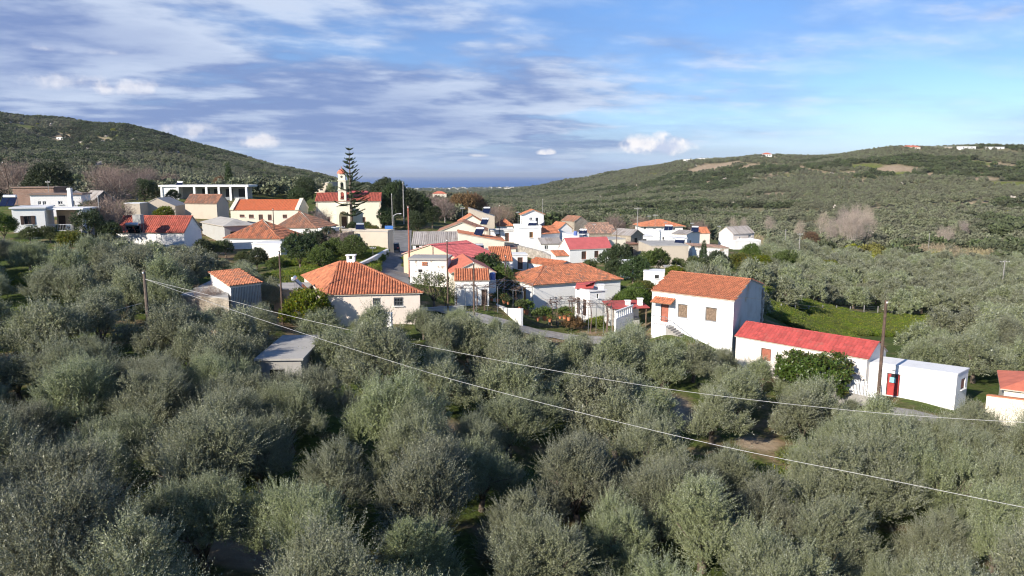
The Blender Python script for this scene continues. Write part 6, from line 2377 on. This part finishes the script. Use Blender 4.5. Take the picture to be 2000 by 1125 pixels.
for u, d, s, l in ((770, 186, .95, 'large dark tree right of the church, nearest the street lamp'), (800, 176, .85, 'large dark tree hanging over the street bend'), (825, 190, .7, 'dark tree right of the street bend'), (748, 200, .9, 'dark tree behind the right end of the church'), (600, 205, .7, 'dark tree left of the church'), (585, 190, .6, 'dark tree between school and church'), (845, 176, .5, 'dark tree above the grey corrugated roof'), (757, 168, .5, 'dark tree right beside the church corner'), (815, 158, .5, 'dark tree leaning over the shaded street'), (742, 178, .5, 'dark tree close to the church back corner'), (870, 240, .6, 'dark tree among the bare brushwood')):
    put('big_dark', u, d, s, l, name='dark_tree', group='tall dark trees around the church')
for u, d, s, l in ((905, 230, 1.25, 'rust-brown tree behind the tall beige building, left one'), (930, 236, 1.3, 'rust-brown tree behind the tall beige building, right one'), (880, 250, 1.0, 'brownish tree left of the rust-brown pair')):
    put('dry_tree', u, d, s, l, name='autumn_tree')
for u, d, s, l in ((205, 108, 1.1, 'bare fig tree in front of the dark stone gable'), (228, 120, 1.15, 'bare tree right of the dark stone gable'), (240, 160, 1.6, 'bare pinkish tree behind the dark stone gable'), (215, 190, 1.7, 'bare tree on the slope behind the stone house'), (275, 195, 1.6, 'bare tree left of the modern house'), (40, 190, 1.9, 'bare tree at the left foot of the hill'), (75, 200, 1.8, 'bare tree second from the left at the foot of the hill'), (20, 215, 1.6, 'bare tree leftmost at the foot of the hill'),
                   (300, 320, 1.8, 'bare tree below the orange earth cutting, left one'), (225, 330, 1.8, 'bare trees grey on the lower left hill'), (340, 330, 1.5, 'bare tree below the orange earth cutting, right one'), (402, 66, .5, 'small bare tree over the stone platform'), (455, 70.5, .5, 'bare sapling by the tile-roofed shed'),
                   (850, 215, 1.3, 'bare tree left of the rust-brown trees'), (870, 205, 1.2, 'bare brushwood behind the cream gables'), (960, 200, 1.1, 'bare shrub behind the small orange roof'), (985, 210, 1.2, 'bare tree left of the white tower house'), (1250, 215, 1.2, 'bare brush behind the orange hipped house'), (1365, 215, 1.1, 'bare brush right of the orange hipped house'), (1200, 205, 1.1, 'bare brush behind the stone barn'),
                   (620, 172 - 60, .7, 'bare shrub in the weedy garden'), (668, 112, .75, 'bare climbing shrub before the stone wall'), (630, 163, .9, 'bare tree in front of the church left wall')):
    put('bare_tree', u, d, s, l, 'bare tree', 'leafless trees', 'bare_tree')
for u, d, s, l in ((1655, 262, 1.1, 'tall white-stemmed bare tree in the valley, leftmost of the clump'), (1668, 258, 1.2, 'tall white-stemmed bare tree in the middle of the clump'), (1690, 264, 1.1, 'tall white-stemmed bare tree, rightmost of the clump'), (1625, 268, .95, 'bare poplar left of the white-stemmed clump'),
                   (1605, 300, 1.0, 'bare poplar at the left of the pale thicket'), (1640, 320, 1.15, 'bare poplar behind the white-stemmed clump'), (1665, 330, 1.15, 'bare poplar in the pale thicket'), (1690, 335, 1.1, 'bare poplar at the right of the pale thicket'), (1500, 330, .8, 'bare poplar above the farmhouse'), (1450, 345, .7, 'bare poplar further left above the farmhouse'), (1430, 350, .65, 'leftmost bare poplar along the stream'),
                   (1560, 300, .8, 'low bare poplar in the valley bushes'), (1850, 255, .75, 'bare pale tree beside the dry field'), (1835, 262, .7, 'bare pale tree left of the dry field'), (1880, 300, .7, 'bare tree above the dry field')):
    put('tall_bare', u, d, s, l, 'bare tree', 'pale leafless trees in the valley', 'poplar_tree')
put('dry_tree', 1585, 255, .95, 'tall dark brown ivy-clad tree left of the white-stemmed clump', name='ivy_tree')
put('cypress', 455, 225, 1.15, 'yellowish cypress right of the modern house', name='cypress')
put('dry_tree', 442, 228, .8, 'orange-brown tree left of the yellowish cypress', name='autumn_tree')
for u, d, s, l in ((1540, 250, 1.6, 'dry reeds left in the valley bottom'), (1500, 270, 1.6, 'dry reeds above the farmhouse'), (1850, 225, 1.8, 'dry reeds beside the pale field'), (1900, 215, 1.8, 'dry reeds in front of the pale field'), (1800, 235, 1.6, 'dry reeds left of the pale field')):
    for j in range(5):
        put('reed_clump', u + j * 13 - 26, d + random.uniform(-6, 6), s * random.uniform(.8, 1.2), l + ', %s from left' % ORD[j], 'reeds', 'dry reed clumps in the valley', 'reed_clump')

# spiky yucca beside the low orange roof
yk = thing('yucca', 'spiky pale-trunked yucca in front of the low orange tile roof', 'plant', Vector((ray(1012, 500)[0] * 94, 94, gz(ray(1012, 500)[0] * 94, 94))))
mb = MB()
mb.tube([(0, 0, -.2), (.1, 0, 1.2), (.05, .1, 2.2)], [.2, .16, .13], 7)
mb.tube([(.1, 0, 1.2), (.6, .1, 1.9), (.7, .1, 2.5)], [.13, .11, .1], 6)
mb.build('trunk', 'pale_bark', yk)
for c in ((.05, .1, 2.3), (.7, .1, 2.6)):
    link('leaf_rosette', PROTO['agave'][0][0], yk, c)

# Norfolk pine by the church
pb = Vector((ray(687, 440)[0] * 164, 164, 0))
pb.z = gz(pb.x, pb.y)
zt = pt(687, 286, 164).z
H = zt - pb.z
pine = thing('norfolk_pine', 'tall tiered Norfolk pine standing before the church bell tower', 'tree', pb)
mb = MB()
mb.tube([(0, 0, -.5), (0, 0, H * .5), (0, 0, H)], [.42, .26, .03], 8)
mb.build('trunk', 'bark', pine)
qs = []
br = MB()
rq = np.random.default_rng(3)
zz = H * .22
while zz < H - .3:
    f = (H - zz) / H
    Lb = (.35 + 5.2 * f if f < .44 else 3.5 - 1.6 * max(0, f - .6)) + (.25 * rq.random())
    nb = 6
    a0 = rq.random() * 6.28
    if not (.33 < zz / H < .40 and rq.random() < .5):
        for k in range(nb):
            if rq.random() < .12 or (f > .3 and math.cos(a0 + 2 * PI * k / nb) < -.2 and rq.random() < .6):
                continue
            a = a0 + 2 * PI * k / nb + rq.normal() * .1
            L_ = Lb * (.68 + .52 * rq.random())
            rise = L_ * (.42 if f < .4 else .16)
            P_ = [np.array([math.cos(a) * L_ * t_, math.sin(a) * L_ * t_, zz + rise * t_ * t_ + (-.25 * L_ * t_ * (1 - t_) * (1 if f > .4 else .2))]) for t_ in np.linspace(0, 1, 7)]
            br.tube([tuple(p) for p in P_], [.06, .055, .05, .04, .03, .02, .01], 4)
            for i_ in range(1, 7):
                c0, c1 = P_[i_ - 1], P_[i_]
                dirv = unit((c1 - c0)[None])[0]
                sidev = unit(np.cross(dirv, [0, 0, 1])[None])[0]
                for j in range(7):
                    t_ = (j + rq.random()) / 7
                    o_ = c0 + (c1 - c0) * t_
                    for sg in (-1, 1):
                        ln = (.42 + .25 * rq.random()) * (1.0 if f > .44 else .62)
                        dd_ = unit((dirv * .55 + sidev * sg * .8 + np.array([0, 0, .35]) + rq.normal(size=3) * .12)[None])[0]
                        ww = unit(np.cross(dd_, [0, 0, 1])[None])[0] * .075
                        qs.append([o_, o_ + dd_ * ln * .5 + ww, o_ + dd_ * ln, o_ + dd_ * ln * .5 - ww])
                        w2 = unit(np.cross(dd_, ww)[None])[0] * .075
                        qs.append([o_, o_ + dd_ * ln * .5 + w2, o_ + dd_ * ln, o_ + dd_ * ln * .5 - w2])
    zz += rq.uniform(.6, .95) if f > .45 else rq.uniform(.85, 1.25)
br.build('branches', 'bark', pine)
link('crown', quad_mesh('norfolk_crown', np.array(qs), 'norfolk_leaf'), pine)

# ------------------------------------------------------------------ poles and wires


def pole(u, vtop, d, hgt, label, mat='pole_wood', r=.13, arm=None, vis_lean=0.0, extra=None, name='utility_pole'):
    p = pt(u, vtop, d)
    g = min(gz(p.x, p.y), p.z - 2) if hgt is None else p.z - hgt
    root = thing(name, label, 'pole', Vector((p.x, p.y, g)))
    hh = p.z - g
    mb = MB()
    mb.tube([(0, 0, -.6), (0, 0, hh * .5), (vis_lean, 0, hh)], [r, r * .85, r * .68], 8)
    mb.build('shaft', mat, root)
    if arm:
        mb = MB()
        mb.box((vis_lean, 0, hh - .35), (arm, .09, .1))
        mb.build('crossarm', mat if mat != 'pole_wood' else 'old_wood', root)
        for x in (-arm * .45, -arm * .15, arm * .15, arm * .45):
            mb = MB()
            mb.lathe(((.03, 0), (.05, .06), (.03, .12)), (vis_lean + x, 0, hh - .3), 6)
            mb.build('insulator', 'white_paint', root)
    else:
        mb = MB()
        mb.lathe(((.05, 0), (.07, .06), (.05, .14)), (vis_lean, -r * .7 - .04, hh - .25), 6)
        mb.build('insulator', 'white_paint', root)
    return root


LP = pt(281, 528, 58)
lp = pole(281, 528, 58, None, 'weathered brown pole among the left olives carrying the white cables', 'weathered_pole', .17)
mb = MB()
mb.box((0, -.2, pt(278, 660, 58).z - lp.location.z), (.26, .2, .36))
mb.build('meter_box', 'white_paint', lp)
pole(1731, 586, 57.2, None, 'dark wooden pole standing in front of the white box building', 'pole_wood', .16)
pole(545, 490, 66, None, 'brown wooden pole left of the hipped cream house', 'pole_wood', .11)
pole(873, 466, 74.5, None, 'tall dark pole in front of the coral roof', 'pole_wood', .09)
pole(925, 510, 76, None, 'dark pole standing in the pergola in front of the lean-to', 'pole_wood', .11)
pole(797, 402, 96, 9.5, 'red-brown pole at the street corner by the peach house', 'brown_paint', .13)
pole(787, 354, 170, 9.5, 'tall grey pole behind the street bend', 'grey_pole', .15)
pole(765, 378, 165, 8, 'slim grey pole right of the church', 'grey_pole', .12)
pole(533, 407, 128, 4.2, 'short pole in front of the pyramid-roofed house', 'pole_wood', .1)
pole(191, 381, 106, 7, 'pale pole in front of the dark stone gable', 'grey_pole', .11)
pole(11, 315, 135, 8, 'leaning dark pole at the left frame edge', 'pole_wood', .13, vis_lean=-.5)
pole(1246, 405, 165, 8, 'pale pole with crossarm left of the orange hipped house', 'grey_pole', .11, 1.6)
pole(1205, 445, 124, 6.5, 'dark pole by the cream block', 'pole_wood', .09)
pole(1280, 418, 180, 6, 'thin aerial pole on the orange hipped house', 'grey_pole', .05, 1.2)
pole(1963, 508, 150, 7.5, 'pale pole with crossarm standing alone in the right grove', 'grey_pole', .13, 2.2)
pole(1563, 455, 180, 6.5, 'grey pole in the valley right of the farmhouse, nearer one', 'grey_pole', .12, 1.4)
pole(1535, 448, 190, 6.5, 'grey pole in the valley right of the farmhouse, farther one', 'grey_pole', .12)
pole(1060, 388, 200, 8, 'tall thin pole right of the small orange-roofed tower house', 'grey_pole', .1)
pole(976, 400, 150, 8, 'thin dark pole left of the white tower house', 'pole_wood', .09)
pole(987, 498, 95, 4.0, 'short dark-headed post by the yucca', 'pole_wood', .09)
pole(93, 352, 125, 5, 'pale lamp-like pole on the upper left roof', 'grey_pole', .06, .8)
pole(1816, 455, 230, 6, 'thin pole in the pale valley thicket', 'grey_pole', .1)
for u_, v_, d_, h_, l_ in ((903, 404, 150, 3.2, 'television aerial above the yellow gabled house'), (1300, 432, 190, 2.6, 'small aerial on the right of the orange hipped roof'), (1268, 420, 182, 3.5, 'tall aerial at the left of the orange hipped roof'), (1160, 436, 160, 3.0, 'aerial above the collapsed tiles'),
                           (1012, 412, 150, 4.0, 'aerial at the left of the small gabled tower house'), (668, 440, 118, 3.4, 'aerial left of the beige street building'), (1405, 440, 188, 2.8, 'aerial on the farmhouse gable'), (1352, 434, 170, 3.4, 'aerial over the grey low-pitched roof'), (728, 480, 105, 2.6, 'thin mast over the weedy garden')):
    pole(u_, v_, d_, h_, l_, 'grey_metal', .035, .9, name='aerial')
lm = pole(769, 420, 150, 8, 'street lamp with white arm beside the blue sign', 'grey_metal', .08, name='street_lamp')
hh = pt(769, 420, 150).z - lm.location.z
mb = MB()
mb.tube([(0, 0, hh - .1), (.6, -.1, hh + .25), (1.3, -.2, hh + .3)], .04, 5)
mb.box((1.4, -.22, hh + .28), (.5, .22, .12))
mb.build('lamp_arm', 'white_paint', lm)
bs = thing('street_sign', 'small blue street sign above the beige building', 'sign', Vector((pt(760, 448, 121).x, 121, gz(pt(760, 448, 121).x, 121))))
hh = pt(760, 444, 121).z - bs.location.z
mb = MB()
mb.tube([(-.5, 0, -.4), (-.5, 0, hh + .3)], .04, 5)
mb.tube([(.5, 0, -.4), (.5, 0, hh + .3)], .04, 5)
mb.build('posts', 'grey_metal', bs)
mb = MB()
mb.box((0, -.06, hh), (1.4, .05, .55))
mb.build('panel', 'blue_sign', bs)


def wire(label, pix, pA, pB, r=.022, mat='cable', name='overhead_cable'):
    """cable hanging in the vertical plane from pA to pB, sagging through the given sight lines"""
    d = Vector((pB.x - pA.x, pB.y - pA.y)).normalized()
    P = [pA]
    for u, v in pix:
        s, z = inter((pA.x, pA.y), d, u, v)
        P.append(Vector((pA.x + d.x * s, pA.y + d.y * s, z)))
    # smooth
    sm = []
    for k in range(len(P) - 1):
        p0, p1, p2, p3 = P[max(k - 1, 0)], P[k], P[k + 1], P[min(k + 2, len(P) - 1)]
        for i in range(8):
            t_ = i / 8
            sm.append(.5 * ((2 * p1) + (p2 - p0) * t_ + (2 * p0 - 5 * p1 + 4 * p2 - p3) * t_ ** 2 + (3 * p1 - p0 - 3 * p2 + p3) * t_ ** 3))
    sm.append(P[-1])
    mb = MB()
    mb.tube(sm, r, 5)
    return tag(mb.build(name, mat), label, 'cable')


A_w = pt(283, 545, 57.8)
wire('upper white cable sagging across the grove to the right edge', [(450, 587), (550, 613), (750, 659), (1050, 718), (1350, 766), (1700, 805), (2000, 825), (2150, 830)], A_w, pt(2150, 830, 37), .014)
wire('lower white cable crossing the grove diagonally towards the lower right', [(350, 569), (500, 621), (750, 701), (950, 759), (1350, 858), (1700, 930), (2000, 991), (2150, 1020)], A_w, pt(2150, 1020, 24.5), .012)
wire('thin cable from the left pole to the left frame edge', [(240, 602), (150, 630), (60, 651), (-60, 668)], pt(278, 592, 57.9), pt(-60, 668, 50), .014)
wire('thin dark cable in front of the orange tiled roof', [(1230, 560), (1330, 573), (1480, 584), (1600, 600), (1725, 612)], pt(1042, 552, 86), pt(1725, 612, 57.2), .012, 'dark_cable')
wire('dark cable from the brown pole up to the street', [(600, 512), (680, 522)], pt(545, 497, 66), pt(720, 528, 82), .012, 'dark_cable')
wire('dark cable between the coral roof and the pergola pole', [(895, 500)], pt(873, 470, 74.5), pt(925, 515, 76), .010, 'dark_cable')

# ------------------------------------------------------------------ vine pergolas


def vine(root, pts, r, mat='vine_wood', twigs=0, spread=.5):
    mb = MB()
    mb.tube(pts, [r * (1 - .6 * k / (len(pts) - 1)) for k in range(len(pts))], 5)
    for k in range(twigs):
        i_ = random.randrange(len(pts) - 1)
        p = Vector(pts[i_]).lerp(Vector(pts[i_ + 1]), random.random())
        e = p + Vector((random.gauss(0, spread), random.gauss(0, spread), random.gauss(.05, spread * .35)))
        e2 = e + Vector((random.gauss(0, spread * .7), random.gauss(0, spread * .7), random.gauss(-.02, spread * .4)))
        mb.tube([p, p.lerp(e, .5) + Vector((0, 0, random.uniform(0, .12))), e, e2], [r * .35, r * .3, r * .22, r * .1], 3)
    mb.build('vine', mat, root)


def pergola(label, corners, h, nx, ny, vines):
    P = [pt(*c) for c in corners]
    z0 = min(gz(p.x, p.y) for p in P)
    root = thing('pergola', label, 'pergola', Vector((P[0].x, P[0].y, z0)))
    zt = sum(p.z for p in P) / len(P)
    Q_ = [Vector((p.x, p.y, zt)) - root.location for p in P]
    f = lambda a, c: Q_[0].lerp(Q_[1], a).lerp(Q_[3].lerp(Q_[2], a), c)
    for i in range(nx + 1):
        for j in (0, 1):
            p = f(i / nx, j)
            mb = MB()
            mb.tube([(p.x, p.y, -.8), (p.x, p.y, p.z + .05)], .035, 5)
            mb.build('post', 'grey_metal', root)
    for i in range(nx * 2 + 1):
        mb = MB()
        mb.tube([f(i / nx / 2, 0), f(i / nx / 2, 1)], .02, 4)
        mb.build('cross_wire', 'grey_metal', root)
    for j in range(ny + 1):
        mb = MB()
        mb.tube([f(0, j / ny), f(1, j / ny)], .024, 4)
        mb.build('rail', 'grey_metal', root)
    for k in range(vines):
        a, c = random.random(), random.random()
        pts = [(f(a, 0).x, f(a, 0).y, -.3), tuple(f(a, .05) + Vector((.15, .1, -1.0))), tuple(f(a, .15))]
        for s_ in range(5):
            a = min(1, max(0, a + random.uniform(-.16, .16)))
            c = min(1, max(0, c * .3 + .18 * s_ + random.uniform(-.1, .1)))
            pts.append(tuple(f(a, c) + Vector((0, 0, random.uniform(0, .12)))))
        vine(root, pts, .06, twigs=26, spread=.55)
    return root


pergola('bare vine pergola in front of the white lean-to', [(888, 561, 77.5), (972, 556, 79), (985, 549, 85), (900, 552, 83.5)], 2.6, 4, 3, 3)
pergola('bare vine pergola before the long side of the hipped vine-yard house', [(1072, 592, 82), (1150, 588, 84), (1157, 580, 89), (1075, 582, 87)], 2.4, 4, 3, 5)
pergola('pipe pergola over the front terrace of the hipped vine-yard house', [(963, 560, 85), (1022, 566, 82), (1040, 556, 88), (985, 549, 92)], 2.6, 3, 2, 2)
pergola('pergola with vines between the annex and the outdoor kitchen', [(1150, 596, 79), (1195, 598, 78.5), (1192, 590, 84), (1150, 588, 84)], 2.4, 3, 2, 3)

# pots and plants on the terrace
k = 0
for u, v, d, s, kind, lab in ((960, 583, 83.5, .9, 'flower_plant', 'orange-flowered pot at the left end of the terrace wall'), (972, 584, 82.5, 1.0, 'garden_plant', 'leafy green pot second from the left on the terrace wall'), (985, 586, 81.5, 1.1, 'flower_plant', 'red-flowered pot third on the terrace wall'),
                              (992, 590, 81, .8, 'garden_plant', 'small leafy pot fourth on the terrace wall'), (1016, 600, 79, 1.0, 'garden_plant', 'leafy pot at the right end of the terrace wall'), (1028, 606, 80, 1.4, 'garden_plant', 'yellow-green bushy pot by the house corner'),
                              (1050, 620, 79, 1.2, 'garden_plant', 'pot plant left of the low coral door'), (1064, 618, 80, 1.3, 'garden_plant', 'pot plant next to the low coral door'), (1074, 624, 78, .8, 'flower_plant', 'flowering pot in front of the low coral door'), (1094, 618, 80, .8, 'flower_plant', 'terracotta pot right of the low coral door'),
                              (1103, 616, 80, 1.2, 'garden_plant', 'leafy pot under the vine pergola'), (1111, 620, 79, 1.0, 'flower_plant', 'flower box pot right under the vine pergola')):
    p = pt(u, v, d)
    root = thing('potted_plant', lab, 'potted plant', p, 'potted plants around the vine yard', random.uniform(0, 6), s)
    mb = MB()
    mb.lathe(((.16, -.35), (.22, .0), (.24, .03), (.2, .03)), (0, 0, 0), 9)
    mb.build('pot', 'terracotta', root)
    link('foliage', PROTO[kind][0][0], root)
put('rose_shrub', 1118, 80, .85, 'brownish rose bush at the right of the vine yard', 'bush', name='rose_bush')
put('rose_shrub', 1130, 81, .7, 'reddish shrub beside the annex steps', 'bush', name='rose_bush')

# parked car in the shade of the street bend
cx_, cy_ = ray(771, 490)[0] * 124, 124.0
car = thing('parked_car', 'dark car parked in the shade at the street bend', 'car', Vector((cx_, cy_, gz(cx_, cy_) + .1)), rotz=RAD(8))
mb = MB()
prof = [(-2.0, .35), (-2.05, .75), (-1.85, .95), (-1.3, 1.0), (-.95, 1.42), (.75, 1.45), (1.5, 1.0), (2.0, .85), (2.05, .4)]
for sgn in (-1, 1):
    pass
n_ = len(prof)
v0 = len(mb.v)
for sx, k_ in ((-.82, .0), (.82, .0)):
    for y_, z_ in prof:
        inset = .12 if z_ > 1.1 else 0
        mb.v.append((sx * (1 - inset), y_, z_))
mb.f.append(tuple(range(n_ - 1, -1, -1)))
mb.f.append(tuple(range(n_, 2 * n_)))
for k in range(n_):
    j = (k + 1) % n_
    mb.f.append((k, j, n_ + j, n_ + k))
mb.build('body', 'car_paint', car)
for sx in (-.78, .78):
    for yy in (-1.3, 1.3):
        mb = MB()
        mb.tube([(sx - .1, yy, .33), (sx + .1, yy, .33)], .33, 12)
        w_ = mb.build('wheel', 'rubber', car)
        mb = MB()
        mb.tube([(sx - .11, yy, .33), (sx + .11, yy, .33)], .19, 10)
        mb.build('rim', 'tank_metal', w_)
mb = MB()
mb.box((0, -1.1, 1.2), (1.3, .06, .34), Matrix.Rotation(RAD(-38), 3, 'X'))
mb.build('rear_window', 'glass_dark', car)
for sx in (-.6, .6):
    mb = MB()
    mb.box((sx, -2.05, .78), (.28, .05, .16))
    mb.build('tail_light', 'red_paint', car)

# the town on the coast and houses on the plain: small, but each on its own spot
rt = np.random.default_rng(8)
k = 0
houses_me = []
for w_, l_, h_ in ((14, 10, 7), (22, 12, 9), (30, 14, 6)):
    mb = MB()
    mb.box((0, 0, h_ / 2 - 2), (w_, l_, h_ + 4))
    mb.box((0, 0, h_ + .3), (w_ + .8, l_ + .8, .6))
    for i in range(3):
        mb.box((-w_ * .3 + i * w_ * .3, -l_ / 2 - .02, h_ * .55), (1.8, .3, 2.2))
    houses_me.append(mb.mesh('town_house', 'far_white'))
tp = []
while len(tp) < 150:
    u = rt.uniform(720, 1090)
    d = rt.uniform(5200, 6900) if rt.random() < .8 else rt.uniform(2400, 5200)
    x_ = ray(u, 360)[0] * d
    z_ = gz(x_, d)
    if z_ < SEA + .5:
        continue
    tp.append((x_, d, z_))
tp = np.array(tp)
scatter('coast_town', 'white coastal town seen as specks before the sea', tp, houses_me, rt.integers(0, 3, len(tp)), 0.6 + .7 * rt.random(len(tp)), rt.uniform(-.6, .6, len(tp)))

# ------------------------------------------------------------------ the hazy air over land and sea
m = bpy.data.materials.new('haze_air')
m.use_nodes = True
t = NT(m.node_tree)
t.n.clear()
pv = t.node('ShaderNodeVolumePrincipled')
pv.inputs['Color'].default_value = (0.80, 0.88, 1.0, 1)
pv.inputs['Density'].default_value = 0.000042
pv.inputs['Anisotropy'].default_value = 0.2
t.l.new(pv.outputs[0], t.node('ShaderNodeOutputMaterial').inputs['Volume'])
MATS['haze_air'] = m
zlo, zhi = SEA - 75, CAMZ + 150
mb = MB()
mb.box((0, 44000, (zlo + zhi) / 2), (190000, 96000, zhi - zlo))
tag(mb.build('haze', 'haze_air'), 'thin blue haze in the distance', kind='stuff')
